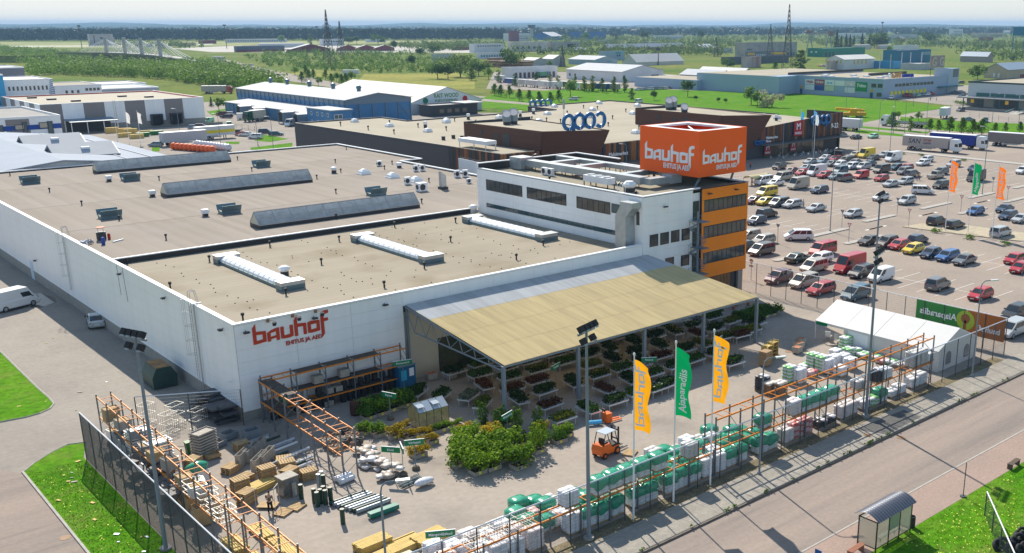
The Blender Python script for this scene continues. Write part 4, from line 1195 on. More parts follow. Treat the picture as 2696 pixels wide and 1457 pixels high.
pw('roof', MB().extr([(177.9, 4.2), (195, 9.75), (212.3, 4.2), (212.3, 4.4), (195, 10.0), (177.9, 4.4)], lambda a, b: (a, 267.6, b), lambda a, b: (a, 345.5, b)), WHR, rw)
GTX = mat('green_lettering', (.05, .25, .03), .5)
pw('lettering', put_text(MB(), 'RAIT WOOD', 2.35, (194.6, 267.8, 5.9), (1, 0, 0), (0, 0, 1), extr=.03, bold=.03, sx=.85), GTX, rw)
pw('lettering', put_text(MB(), 'PUIDUTERMINAL', 1.45, (194.6, 267.8, 4.25), (1, 0, 0), (0, 0, 1), extr=.03, sx=1.0), GTX, rw)
pw('emblem', MB().cyl((184.8, 267.84, 5.0), (184.8, 267.7, 5.0), 1.15, n=20), mat('emblem_green', (0, .22, .09), .5), rw)
pw('emblem', MB().cyl((203.4, 267.84, 5.0), (203.4, 267.7, 5.0), 1.15, n=20), mat('emblem_red', (.55, .01, .03), .5), rw)
pw('door', MB().box(181, 267.9, 0, 186, 267.96, 3.7), mat('grey_gate', (.36, .37, .4), .6), rw)
an = bld('site_office', 'low black flat-roofed office in front of the white timber hall', 178.3, 253.5, 199.5, 262, 3.9, DARK, mat('grey_felt', (.30, .31, .33), .8), wins=(('y', 182, 196, 1.2, 2.6, 4, .55, mat('warm_glass', (.2, .16, .12), .2)),), cat='office')
pw('awning', MB().box(192, 251.5, 4.4, 201, 261, 4.7), WHR, an)
# warehouses on the west side
GP = mat('grey_wall_panel', (0.235, 0.215, 0.215), .5, var=.05, scale=.3)
lw = T('striped_warehouse', 'big warehouse with alternating white and grey wall bays and dock doors', 'warehouse', (52.8, 284.5, 0))
pw('wall', MB().box(52.9, 284.6, 0, 104.5, 336, 8.8), CONC, lw)
xs = (52.8, 59.1, 65.5, 71.9, 78.3, 84.7, 91.1, 97.3, 104.6)
for k in range(8):
 pw('wall_panel', MB().box(xs[k]+.02, 284.4, 2.2 if k > 2 else 0.2, xs[k+1]-.02, 284.58, 9.2), GP if k % 2 == 0 else PANEL, lw)
for k in range(8):
 pw('wall_panel', MB().box(52.7, 284.7+k*6.4, 0.2, 52.88, 291.05+k*6.4, 9.2), PANEL if k % 2 == 0 else GP, lw)
pw('coping', MB().box(52.6, 284.3, 9.2, 104.7, 284.7, 9.35).box(52.6, 284.7, 9.2, 53, 336.2, 9.35).box(53, 335.8, 9.2, 104.7, 336.2, 9.35).box(104.3, 284.7, 9.2, 104.7, 335.8, 9.35), TRIMW, lw)
pw('upstand', MB().box(53, 335.6, 8.8, 104.3, 335.8, 9.2).box(104.1, 284.7, 8.8, 104.3, 335.6, 9.2), REDL, lw)
pw('roof', MB().poly([(53, 284.7, 8.85), (104.3, 284.7, 8.85), (104.3, 335.8, 8.85), (53, 335.8, 8.85)]), mat('cream_roof_felt', (.38, .345, .28), .9, var=.05, scale=.1), lw)
for x, y in ((60, 325), (63, 312), (67, 298), (86, 312), (92, 302)):
 pw('roof_hatch', MB().box(x-1.4, y-.8, 8.85, x+1.4, y+.8, 9.4), DARK, lw)
pw('canopy', MB().extr([(277, 3.6), (284.4, 4.1), (284.4, 4.3), (277, 3.8)], lambda a, b: (59, a, b), lambda a, b: (73.5, a, b)), BFRM, lw)
for x in (59.3, 64, 69, 73.2):
 pw('canopy_post', MB().box(x-.1, 277.1, 0, x+.1, 277.3, 3.7), TRIMW, lw)
pw('gate', MB().box(59.5, 284.3, 0, 73, 284.39, 3.6), DARK, lw)
for x in (87.8, 94.3):
 d = pw('dock_door', MB().box(x-1.9, 282.8, .8, x-1.6, 284.3, 4.0).box(x+1.6, 282.8, .8, x+1.9, 284.3, 4.0).box(x-1.9, 282.6, 4.0, x+1.9, 284.3, 4.4), DARK, lw)
 pw('dock_opening', MB().box(x-1.6, 284.2, .5, x+1.6, 284.38, 4.0), BLACKR, d)
for y in (0,):
 pw('ladder', MB().cyl((74.6, 284.2, 1), (74.6, 284.2, 9.8), .05, n=4).cyl((75.2, 284.2, 1), (75.2, 284.2, 9.8), .05, n=4), STEEL, lw)
pw('ramp', MB().box(98, 278, 0, 108, 278.3, .9), CONC, lw)
# low building with the blue stripe
ls = bld('striped_office', 'low flat-roofed building with a blue stripe and dark-framed windows', 4, 255, 51, 300, 7.5, PANEL, mat('grey_felt_roof', (.26, .25, .24), .9, var=.1, scale=.2), par=.6, cop=TRIMW)
pw('stripe', MB().box(4, 254.9, 4.2, 51, 254.98, 5.6), mat('blue_stripe', (.0, .06, .33), .5), ls)
pw('wall_panel', MB().box(36.5, 254.86, .2, 42.6, 254.97, 4.15).box(36.5, 254.86, 5.65, 42.6, 254.97, 7.4), GP, ls)
for x, z, w_, h_ in ((34.5, 3.2, 1.2, 2.8), (38.6, 4.3, 2.6, 1.6), (40.6, 2.4, 1.3, 4.2), (45, 4.4, 2.5, 1.8), (47.2, 2.6, 1.5, 3.8)):
 window(ls, (x, 254.84, z), (1, 0, 0), (0, -1, 0), w_, h_, 1, DARK, GLASSB if w_ < 2 else mat('beige_blind', (.45, .4, .33), .3), .2)  # wide windows get a plain beige blind colour instead of blue glass
# pale arched-looking hall with gabled rooflights, right behind the store
SLOPE = mat('bluegrey_metal_roof', (0.29, 0.33, 0.40), .75, var=.06, scale=.15, spec=.1)
lh_ = T('grey_roof_hall', 'wide hall with a blue-grey pitched roof and white gabled rooflights', 'hall', (40.7, 122, 0))
pw('wall', MB().extr([(-4, 0), (40.7, 0), (40.7, 7.6), (18, 9.9), (-4, 7.6)], lambda a, b: (a, 122, b), lambda a, b: (a, 190, b)), PANEL, lh_)
pw('roof', MB().extr([(-4.4, 7.6), (18, 9.95), (41.1, 7.6), (41.1, 7.8), (18, 10.2), (-4.4, 7.8)], lambda a, b: (a, 121.2, b), lambda a, b: (a, 190.5, b)), SLOPE, lh_)
for y in (138, 160):
 r_ = pw('gabled_rooflight', MB().extr([(y-4, 8.4), (y+4, 8.4), (y+4, 9.2), (y, 11.2), (y-4, 9.2)][::-1], lambda a, b: (20, a, b), lambda a, b: (31.5, a, b)), mat('rooflight_glass', (.35, .37, .36), .3, var=.3, scale=.5), lh_)
 pw('roof', MB().extr([(y-4.4, 9.1), (y, 11.25), (y+4.4, 9.1), (y+4.4, 9.25), (y, 11.45), (y-4.4, 9.25)], lambda a, b: (19.5, a, b), lambda a, b: (31.2, a, b)), METR, r_)
 pw('roof_hatch', MB().box(25, y-2.4, 10.35, 26.5, y-1.2, 10.75), WHITE, r_)
pw('snow_rail', MB().box(30, 121.5, 9.0, 30.3, 190, 9.06).box(36, 121.5, 8.4, 36.3, 190, 8.46), METR, lh_)
# white office with blue flank, grey hall (far west)
wo_ = bld('white_office', 'white two-storey office with a row of narrow windows', 55.6, 345, 72.2, 375, 14.2, PANEL, GP, wins=(('y', 57.3, 71, 10.6, 12.1, 10, .45),), cop=TRIMW)
mb = MB()
for k in range(9):
 mb.extr([(70.2+k*.12, 8+k*.72), (72.15, 8.2+k*.72), (72.15, 8.5+k*.72), (70.4+k*.12, 8.35+k*.72)], lambda a, b: (a, 344.9, b), lambda a, b: (a, 344.97, b))
pw('emblem', mb, mat('stripe_blue', (.0, .12, .35), .5), wo_)
bld('sky_blue_block', 'sky blue block standing against the white two-storey office', 40, 341, 55.4, 372, 16.4, mat('sky_blue_wall', (.03, .33, .62), .5), GP, wins=(('y', 51.5, 55, 6.0, 8.0, 1, .5),), cop=TRIMW)
bld('white_wing', 'low white wing with small square windows beside the office', 72.4, 345, 88.8, 372, 11.6, PANEL, GREYR, wins=(('y', 76, 82, 8.8, 10.0, 3, .4), ('y', 83, 88.5, 9.6, 10.6, 4, .7)), cop=TRIMW)
bld('grey_wing', 'grey low hall with a white sloping eave at the end of the white wing', 88.9, 346, 110.2, 376, 9.7, mat('grey_blue_panel', (.37, .40, .46), .5), METR, wins=(('y', 102, 104, 7.6, 8.6, 1, .9),), cop=TRIMW)
bld('dark_grey_block', 'dark grey hall with one small white-framed window behind the blue block', 52, 420, 80, 450, 16.0, mat('slate_wall', (.15, .16, .20), .5), METR, wins=(('y', 65, 71, 8.5, 10.2, 2, .7),), cop=TRIMW)
bld('long_low_roof', 'long low hall with a black roof edge beyond the white wing', 78, 385, 118, 410, 9.4, PANEL, DARK, cop=TRIMW)
bld('white_kiosk', 'small white flat-roofed kiosk beside the avenue', 112, 334, 122, 345, 3.6, WHITE, WHR, cat='kiosk')
# pale blue department store and its neighbours
PB = mat('pale_blue_wall', (0.31, 0.41, 0.55), .55, var=.04, scale=.1)
gg = T('department_store', 'pale blue flat-roofed store with advertising boards and roof lettering', 'store building', (388.5, 192, 0))
pw('wall', MB().box(388.5, 192, 0, 455, 250, 8.4), PB, gg)
pw('wall', MB().box(374, 250, 0, 455, 300, 8.9).box(374, 243.5, 0, 388.5, 250, 8.9), PB, gg)
pw('wall', MB().box(370, 296, 0, 400, 345, 5.2), PB, gg)
pw('roof', MB().box(389, 192.5, 8.4, 454.5, 249.5, 8.5).box(374.5, 250.5, 8.9, 454.5, 299.5, 9.0).box(370.5, 296.5, 5.2, 399.5, 344.5, 5.3), GREYR, gg)
pw('parapet', MB().box(388.4, 191.9, 8.4, 455, 192.3, 9.1).box(388.4, 192.3, 8.4, 388.8, 250, 9.1), PB, gg)
pw('parapet', MB().box(389, 249.6, 9.0, 455, 250, 10.2).box(420, 222, 8.5, 455, 222.4, 9.8), DARK, gg)
pw('stair_tower', MB().box(445.5, 191.7, 0, 456, 200, 12.3), mat('pale_blue_tower', (.36, .46, .58), .5), gg)
pw('roof_sign', MB().box(450, 191.55, 8, 455, 191.68, 12), mat('grey_board', (.16, .18, .22), .5), gg)
pw('awning', MB().box(436, 188.5, 3.4, 456, 191.9, 3.8), mat('teal_awning', (.02, .16, .19), .5), gg)
YW = mat('yellow_window_film', (.80, .72, .0), .5)
for x0_, x1_, z0_, z1_, n_, fl, gm in ((398, 433, 5.2, 6.5, 11, .72, GLASS), (394.6, 427, 1.4, 3.2, 10, .62, YW)):
 st_ = (x1_-x0_)/n_
 for k in range(n_):
  pw('window', MB().box(x0_+k*st_, 191.85, z0_, x0_+(k+fl)*st_, 191.95, z1_), gm, gg)
boards = ((238.3, 5.0, 'Walle', (.72, .72, .74), (.5, .02, .04)), (232.2, 5.0, 'VENDI', (.36, .02, .05), (.8, .8, .8)), (226.1, 5.0, 'te ne', (.75, .77, .78), (.0, .35, .6)), (220.0, 5.0, None, (.74, .75, .77), None), (213.9, 5.0, None, (.62, .58, .6), None),
   (238.3, 2.3, None, (.72, .74, .77), None), (232.2, 2.3, None, (.03, .07, .33), None), (226.1, 2.3, None, (.55, .60, .42), None), (213.9, 1.9, None, (.66, .67, .74), None))
for y, z, s_, c, tc_ in boards:
 b_ = pw('advert_board', MB().box(388.3, y-5.8, z, 388.48, y, z+2.45), mat('advert_%d_%d' % (y, z*10), c, .5), gg)
 if s_:
  pw('lettering', put_text(MB(), s_, 1.7, (388.25, y-2.9, z+.7), (0, -1, 0), (0, 0, 1), extr=.04, bold=.03, shear=.2 if s_ != 'VENDI' else 0), mat('advert_text_'+s_[:2].strip().lower(), tc_, .5), b_)
b_ = pw('advert_board', MB().box(388.3, 201.2, 2.9, 388.48, 207.7, 7.2), mat('advert_green', (.0, .24, .05), .5), gg)
pw('lettering', put_text(MB(), 'Triinu', 2.2, (388.25, 204.5, 4.9), (0, -1, 0), (0, 0, 1), extr=.04, bold=.05, shear=.15), LETW, b_)
for y, z in ((198.8, 5.0), (195.3, 5.0), (195.5, .9)):
 pw('window', MB().box(388.35, y-2.6, z, 388.48, y, z+1.8), GLASS, gg)
for y, s_ in ((241, '6'), (199, '7')):
 d = pw('door', MB().box(388.3, y-1.2, 0, 388.48, y+.2, 2.6), mat('petrol_door', (.0, .09, .16), .5), gg)
 pw('door_sign', MB().box(388.28, y-1.1, 2.8, 388.48, y+.2, 4.2), mat('amber_sign', (.75, .42, .02), .5), d)
 pw('lettering', put_text(MB(), s_, 1.2, (388.22, y-.45, 3.05), (0, -1, 0), (0, 0, 1), extr=.02), DARK, d)
for k, (x, s_, c) in enumerate(((394.5, 'G', WHITE), (397.6, 'IGANT', mat('tan_letters', (.5, .30, .12), .6)), (406.8, 'KAUBAMAJA', mat('navy_letters', (.01, .03, .35), .5)))):
 pw('lettering', put_text(MB(), s_, 3.4 if k < 2 else 2.1, (x, 194, 9.2), (1, 0, 0), (0, 0, 1), extr=.25, bold=.06, align='LEFT', sx=.85), c, gg)
pw('roof_board', MB().box(441.5, 200, 12.6, 448.5, 200.5, 18.6).box(449, 200, 12.6, 455, 200.5, 18.6), mat('weathered_board', (.33, .29, .25), .8, var=.2, scale=.5), gg)
for x in (445, 452):
 pw('lettering', put_text(MB(), 'G', 6.2, (x, 199.9, 13.4), (1, 0, 0), (0, 0, 1), extr=.05, bold=.1), mat('cream_letter', (.58, .5, .38), .7), gg)
pw('sign_legs', MB().cyl((442.5, 200.3, 8.5), (442.5, 200.3, 12.7), .15, n=5).cyl((454, 200.3, 8.5), (454, 200.3, 12.7), .15, n=5), DARK, gg)
for x, y in ((400, 235), (408, 240), (415, 228), (398, 215), (405, 205), (420, 212), (430, 205), (432, 215), (396, 228), (412, 218)):
 d = link('dome_skylight', dome_b, gg, Vector((x-388.5, y-192, 8.45)), sc=1.5)
rb = T('goods_terminal', 'long pale grey terminal with a dark covered loading dock and ramp', 'building', (364, 60, 0))
pw('wall', MB().box(366, 40, 0, 420, 136, 10.6), mat('pale_grey_panel', (.52, .55, .60), .5, var=.04, scale=.2), rb)
pw('wall', MB().box(365.7, 40, 0, 365.98, 136, 4.8), mat('dock_grey', (.13, .14, .16), .6), rb)
pw('coping', MB().box(365.8, 40, 10.6, 366.3, 136.2, 11.2).box(366.3, 135.8, 10.6, 420, 136.2, 11.2), mat('teal_coping', (.02, .06, .07), .5), rb)
pw('roof', MB().poly([(366.3, 40, 10.7), (420, 40, 10.7), (420, 135.8, 10.7), (366.3, 135.8, 10.7)]), GREYR, rb)
pw('canopy', MB().box(359, 40, 4.7, 365.7, 137, 5.05), mat('dock_roof', (.16, .18, .19), .6), rb)
pw('dock_floor', MB().box(359.5, 40, 0, 365.7, 136, 1.1), CONC, rb)
for k in range(7):
 y = 134-k*8
 pw('canopy_post', MB().box(359.3, y-.15, 1.1, 359.6, y+.15, 4.7), mat('teal_post', (.02, .12, .14), .5), rb)
for k in range(12):
 pw('window', MB().box(365.85, 132-k*6.4-5.8, 5.3, 365.98, 132-k*6.4, 6.7), mat('teal_glass', (.06, .16, .17), .1), rb)
for k, y in enumerate((127, 112, 97)):
 pw('roller_door', MB().box(365.6, y-3, 1.1, 365.68, y+1.2, 4.2), mat('pale_shutter', (.45, .46, .47), .6), rb)
 pw('dock_number', MB().box(359.25, y+2.2, 3.0, 359.4, y+3.6, 4.4), mat('amber_sign', (.75, .42, .02), .5), rb)
pw('ramp', MB().extr([(359.4, 0), (359.4, 1.1), (351, 0.05), (351, 0)], lambda a, b: (a, 106, b), lambda a, b: (a, 111, b)), KERBM, rb)
pw('ramp_rail', MB().cyl((359.4, 106, 2.0), (351, 106, .9), .1, n=5).cyl((359.4, 111, 2.0), (351, 111, .9), .1, n=5), mat('mint_rail', (.3, .55, .45), .5), rb)
# == the industrial district beyond
def far(name, label, xl, xr, yb, yt, fx, wm, rm, roof='flat', ridge=None, wins=(), cat='building', group=None, par=.5):
 ppm = (yb-64)/34.0
 w_ = xr-xl
 dx, dy = w_*fx/(.735*ppm), w_*(1-fx)/(.678*ppm)
 c = at(xl+w_*(1-fx), yb)
 h = (yb-yt)/ppm
 rd = 0
 if roof != 'flat':
  rd = ridge if ridge is not None else h*.25
  if roof in ('gx', 'gy'):
   h = h-rd
 W_ = []
 for face, f0, f1, z0, z1, n, fill, *g in wins:
  if face == 'y':
   W_.append((face, c.x+dx*f0, c.x+dx*f1, h*z0, h*z1, n, fill, *g))
  else:
   W_.append((face, c.y+dy*(1-f1), c.y+dy*(1-f0), h*z0, h*z1, n, fill, *g))
 return bld(name, label, c.x, c.y, c.x+dx, c.y+dy, h, wm, rm, roof, rd, par, W_, cat=cat, group=group, over=.5)
CW = mat('chalk_white_wall', (.66, .67, .69), .7, var=.08, scale=.1)
CG = mat('concrete_grey_wall', (.36, .345, .33), .85, var=.2, scale=.15)
CB = mat('faded_blue_wall', (.30, .41, .52), .6, var=.06, scale=.1)
CR = mat('oxide_red_wall', (.22, .045, .04), .7, var=.1, scale=.1)
BR = mat('brick_red_wall', (.27, .11, .08), .85, var=.15, scale=.4)
SB = mat('strong_blue_wall', (.01, .12, .36), .5, var=.05, scale=.1)
TE = mat('teal_blue_wall', (.015, .17, .30), .5, var=.05, scale=.1)
GN = mat('green_sheet_wall', (.03, .24, .16), .6, var=.06, scale=.1)
OC = mat('ochre_wall', (.48, .40, .30), .7, var=.08, scale=.2)
GYW = mat('pale_grey_sheet', (.44, .46, .48), .6, var=.08, scale=.2)
GF = mat('grey_flat_roof', (.34, .335, .325), .9, var=.08, scale=.1)
DW = mat('far_dark_window', (.06, .07, .09), .2)
far('tower_block', 'derelict pale grey block standing alone before the dark forest', 228, 283, 121, 91, .82, CG, GF, wins=(('y', .18, .8, .2, .9, 1, .06, DW), ('y', .45, .6, .6, .75, 1, .9, DW)))
far('low_block', 'stepped lower wing beside the derelict grey block', 272, 296, 117, 99, .8, CG, GF, wins=(('y', .1, .9, .55, .75, 4, .5, DW),))
far('white_banded_hall', 'white banded office hall beside the red block near the forest', 1322, 1393, 109, 89, .7, CW, GF, wins=(('y', .02, .98, .3, .42, 1, 1, CG), ('y', .02, .98, .6, .72, 1, 1, CG)))
far('red_block', 'square dark red block rising from the white banded hall', 1338, 1366, 109.5, 83, .7, CR, GF)
far('blue_wedge_hall', 'bright blue hall with a pale sloping roof near the forest', 1396, 1482, 106, 85, .35, SB, METR, 'gx', 9)
far('blue_flat_hall', 'long bright blue flat hall near the forest', 1500, 1598, 105, 85, .9, SB, METR)
far('red_gable_hall', 'dark red hall with one low pale gable below the airfield', 751, 853, 140, 117, .85, CR, METR, 'gy', 6, (('y', .0, 1, .0, .2, 1, 1, CW),))
for k in range(3):
 far('red_gable_hall', ('first', 'second', 'third')[k]+' bay of the dark red triple-gabled hall behind the pylons', 885+k*49, 934+k*49, 136, 119, .92, CR, METR, 'gy', 4, (('y', .0, 1, .0, .2, 1, 1, CW),))
far('dark_roof_hall', 'long dark hall with a red lower wall left of the red halls', 612, 725, 138, 123, .9, mat('slate_blue_wall', (.10, .13, .17), .6), GF, wins=(('y', 0, 1, 0, .4, 1, 1, CR),))
far('arched_hangar', 'white round-backed hangar behind the dark long hall', 675, 780, 127, 115, .9, CW, WHR, 'arch')
far('long_office', 'long pale office with many small windows at the airfield edge', 590, 725, 113, 104, .95, CW, METR, wins=(('y', .02, .98, .35, .65, 24, .5, DW),))
far('pale_flat_block', 'pale flat block between the pylons', 838, 897, 121, 104, .8, CW, GF, wins=(('y', .05, .95, .55, .75, 8, .6, DW),))
far('white_shed', 'white shed with a pale upper floor left of the brown timber stacks', 1232, 1324, 139, 117, .8, CW, METR, wins=(('y', .1, .9, .7, .85, 10, .6, DW),))
far('low_grey_shed', 'low grey flat shed among the trees beyond the dry meadow', 1132, 1194, 160, 144, .75, GYW, GF)
far('glazed_office', 'low office with a band of blue windows beside the timber stacks', 1250, 1332, 156, 141, .85, CW, METR, wins=(('y', .05, .97, .3, .7, 10, .7, mat('far_blue_glass', (.10, .22, .38), .2)),))
far('garage_row', 'long white garage row with dark open doors behind parked trailers', 1316, 1466, 208, 180, .82, CW, GF, wins=(('y', .1, .98, .02, .55, 10, .55, mat('rust_door', (.13, .07, .05), .7)),))
far('white_depot', 'large white low-gabled depot with small windows behind the car row', 1475, 1755, 217, 174, .42, CW, METR, 'gy', 3.5, (('x', .05, .25, .35, .6, 2, .3, DW), ('y', .7, .88, .0, .6, 1, 1, DW)))
far('depot_wing', 'white gabled wing projecting from the large white depot', 1548, 1625, 213, 182, .42, CW, METR, 'gy', 2.2, (('x', .15, .6, .45, .72, 2, .4, DW),))
far('white_tent_hall', 'tall white steep-roofed tent hall', 1637, 1812, 174, 144, .78, WHR, WHR, 'gx', 6.5)
far('bluegrey_hall', 'blue-grey low-gabled hall with a small teal emblem', 1489, 1628, 172, 149, .45, CB, METR, 'gy', 3, (('y', .55, .8, .6, .75, 1, .8, mat('teal_emblem', (.0, .3, .33), .5)),))
far('white_lean_shed', 'small white shed in front of the rusty lattice mast', 1425, 1488, 176, 146, .5, GYW, WHR, 'gy', 3)
far('white_cube_shed', 'small pale shed left of the rusty lattice mast', 1370, 1437, 177, 153, .45, GYW, WHR, 'gy', 2)
far('powder_blue_office', 'powder blue two-storey office with a teal emblem', 1576, 1648, 160, 137, .8, CB, METR, wins=(('y', .6, .8, .45, .65, 2, .7, DW), ('y', .55, .8, .75, .92, 1, 1, mat('teal_emblem', (.0, .3, .33), .5))))
far('plank_barn', 'grey boarded barn with a low gable beside the white hall', 1791, 1937, 208, 187, .32, mat('weathered_board_wall', (.33, .31, .30), .8, var=.2, scale=.6), METR, 'gy', 3.4)
far('white_roof_barn', 'long barn with a bright white roof beyond the boarded barn', 1842, 1985, 197, 181, .2, CW, WHR, 'gy', 3)
far('stained_block', 'windowless white block streaked with rust', 1952, 2010, 179, 152, .75, mat('rust_streaked_wall', (.62, .60, .60), .9, var=.5, scale=.12, stretch=(1, 1, .15), col2=(.25, .11, .09)), GF)
far('abandoned_factory', 'huge grey abandoned factory with a brick base behind the right pylon', 1936, 2128, 153, 114, .86, CG, GF, wins=(('y', .0, .12, .0, .28, 1, 1, BR), ('y', .02, .13, .5, .62, 5, .5, DW), ('y', .15, .98, .05, .28, 14, .6, mat('slate_band', (.09, .12, .15), .4))))
far('yellow_frame_office', 'grey-blue office strip with yellow window surrounds before the abandoned factory', 1962, 2090, 156, 138, .95, mat('slate_office', (.14, .18, .22), .5), GF, wins=(('y', .0, .18, .55, .9, 1, 1, mat('yellow_frame', (.75, .42, .02), .5)), ('y', .22, .5, .35, .7, 6, .5, CW), ('y', .6, 1, .55, .9, 1, 1, mat('yellow_frame', (.75, .42, .02), .5))))
far('long_shed', 'long low shed with pale roof in front of the poplars', 1584, 1822, 134, 117, .93, BR, METR, 'gx', 5)
far('old_works', 'old white works building with tall window slots', 1335, 1440, 137, 112, .85, mat('old_plaster', (.58, .55, .52), .9, var=.2, scale=.1), GF, wins=(('y', .1, .9, .3, .55, 5, .4, DW),))
far('old_works_wing', 'grey concrete wing beside the old white works building', 1440, 1527, 135, 112, .85, CG, GF, wins=(('y', .55, .85, .3, .8, 1, 1, mat('black_opening', (.03, .03, .03), .9)),))
far('pink_shed', 'small pinkish shed with pale roof among conifers', 1500, 1545, 137, 126, .7, OC, METR, 'gx', 3)
far('white_far_hall', 'white long hall amid the far treetops', 1718, 1806, 105, 94, .9, CW, METR, wins=(('y', .02, .98, .3, .6, 12, .7, CB),))
far('blue_gable_shed', 'blue gabled shed with pale roof left of the abandoned factory', 1822, 1885, 136, 117, .6, mat('dull_blue', (.16, .26, .36), .6), METR, 'gx', 4)
far('grey_store_shed', 'low grey shed beside the rusty tower left of the factory', 1876, 1936, 141, 128, .8, GYW, METR)
far('dark_long_shed', 'long dark slate shed below the right pylon', 1900, 2110, 171, 153, .9, mat('dark_slate', (.09, .11, .13), .7), GF)
far('green_hall', 'long green hall under the gantry crane', 2130, 2312, 151, 129, .8, GN, mat('green_roof', (.16, .28, .22), .6), wins=(('x', .2, .8, .5, .7, 2, .4, CW), ('y', .05, .3, .05, .55, 3, .5, DW)))
far('yellow_striped_hall', 'white hall with yellow vertical wall stripes behind the pale blue store', 2179, 2330, 184, 147, .72, CW, WHR, 'gx', 3, (('x', .02, .98, .62, .96, 5, .4, mat('yellow_stripe', (.62, .45, .03), .6)), ('y', .3, .8, .5, .98, 4, .3, mat('yellow_stripe', (.62, .45, .03), .6))))
far('stained_annexe', 'white stained annexe with roof ducts before the yellow striped hall', 2178, 2274, 184, 163, .9, mat('rust_streaked_wall', (.62, .60, .60), .9), GF, wins=(('y', .25, .62, .05, .35, 1, 1, mat('teal_letters', (.0, .25, .22), .5)),))
far('teal_block', 'tall teal block with a white upper storey', 2354, 2434, 160, 121, .75, CW, METR, wins=(('y', .1, 1, .0, .66, 1, 1, TE),))
far('teal_hall', 'long teal hall stepping down from the teal block', 2330, 2486, 167, 134, .8, TE, METR, wins=(('y', .72, .98, .6, .85, 6, .8, CB),))
far('azure_shed', 'small azure flat shed beside the substation', 2309, 2380, 182, 164, .4, mat('azure_wall', (.03, .28, .55), .5), METR)
far('substation_house', 'low pale substation house amid white lattice gear', 2380, 2480, 185, 170, .6, GYW, METR)
far('round_shelter', 'pale round-backed shelter hangar behind the green hall', 2242, 2306, 131, 118, .8, OC, mat('cream_arch', (.46, .44, .38), .7), 'arch')
far('round_shelter', 'second pale round shelter beside the teal block', 2306, 2360, 130, 119, .8, OC, mat('cream_arch', (.46, .44, .38), .7), 'arch')
far('open_barn', 'grey barn with a blue pitched roof and open end near the yellow skip', 2543, 2622, 165, 138, .3, mat('striped_barn_wall', (.36, .30, .28), .8), mat('bluegrey_roof', (.26, .33, .42), .5), 'gy', 4)
far('beige_house', 'beige house with blue-grey hipped roof behind the round tree', 2604, 2760, 208, 168, .7, OC, mat('bluegrey_roof', (.26, .33, .42), .5), 'gx', 4, (('x', .4, .8, .1, .6, 2, .4, CW), ('y', .5, .75, .0, .4, 1, 1, CR)))
far('white_flats', 'white block of flats with dark windows on the far skyline', 2500, 2546, 95, 77, .8, CW, GF, wins=(('y', .05, .95, .5, .7, 6, .5, DW), ('y', .05, .95, .15, .35, 6, .5, DW)))
far('red_roof_house', 'small brick house with grey roof among far trees', 2360, 2388, 110, 96, .6, BR, GF, 'gx', 5)
far('pale_far_hall', 'pale long hall behind the dark spruces', 2208, 2300, 103, 88, .9, CW, METR)
far('pale_far_hall', 'pale hall with brown annexe beyond the poplars on the far right', 2560, 2680, 100, 88, .9, OC, METR, wins=(('y', .5, .95, .3, .6, 10, .6, DW),))
far('white_peak_hall', 'white peaked hall on the far right skyline', 2640, 2700, 90, 81, .9, CW, WHR, 'gx', 4)
far('grey_depot', 'grey flat depot between the green hall and the poplars', 2340, 2440, 104, 92, .9, GYW, METR)
far('timber_shed', 'brown timber shed by the timber stacks', 1275, 1330, 176, 160, .7, mat('brown_timber', (.22, .12, .07), .8), mat('brown_roof', (.25, .17, .12), .8), 'gx', 2)
far('low_flat_office', 'flat grey-white office far behind the meadow trees', 1190, 1232, 133, 126, .8, CR, METR)
for i, (xl, yb, wd, c) in enumerate(((1500, 118, 44, CW), (1570, 114, 60, METR), (1690, 119, 50, CW), (2240, 112, 46, CW), (2310, 114, 52, CB), (2450, 118, 60, GYW), (2580, 108, 50, CR), (440, 122, 60, OC), (520, 116, 40, CR), (960, 112, 50, CW))):
 far('distant_shed', ('white', 'silver', 'cream-white', 'chalk white', 'pale blue', 'ash grey', 'reddish', 'ochre', 'dark red', 'plain white')[i]+' distant shed ' + ('left of the blue flat hall', 'below the blue flat hall', 'behind the tall spreading tree', 'behind the spruces', 'right of the spruces', 'behind the poplars at right', 'on the right below the white flats', 'near the bridge pylons', 'right of the bridge pylons', 'behind the tree by the red halls')[i], xl, xl+wd, yb, yb-8, .85, c, METR if i % 2 else WHR)
# cable-stayed road bridge
BC = mat('bridge_concrete', (.42, .41, .39), .85, var=.1, scale=.2)
bp = [at(*p) for p in ((163, 139, 8.5), (220, 137.5, 9.5), (281, 137.5, 10), (330, 139.5, 10), (374, 142, 9.8), (423, 146, 9), (480, 154, 7), (546, 165, 3.5), (610, 173, .8))]
br_ = T('road_bridge', 'long concrete road bridge with four cable-stayed pylons over the scrub', 'bridge', (bp[0].x, bp[0].y, 0))
for a, b in zip(bp[:-1], bp[1:]):
 d = (b-a).normalized()
 s = Vector((-d.y, d.x, 0)).normalized()*6
 mb = MB()
 i = mb.add([a-s, a+s, b+s, b-s]+[p-Vector((0, 0, 1.8)) for p in (a-s*.7, a+s*.7, b+s*.7, b-s*.7)])
 for q in ((0, 3, 2, 1), (4, 5, 6, 7), (0, 1, 5, 4), (1, 2, 6, 5), (2, 3, 7, 6), (3, 0, 4, 7)):
  mb.face(*[i+k for k in q])
 pw('deck', mb, BC, br_)
 rl = MB()
 for t_ in (s, -s):
  rl.cyl(a+t_+Vector((0, 0, 1)), b+t_+Vector((0, 0, 1)), .14, n=4)
  for k in range(8):
   p = a.lerp(b, k/8)+t_
   rl.cyl(p, p+Vector((0, 0, 1)), .1, n=4)
 pw('railing', rl, GYW, br_)
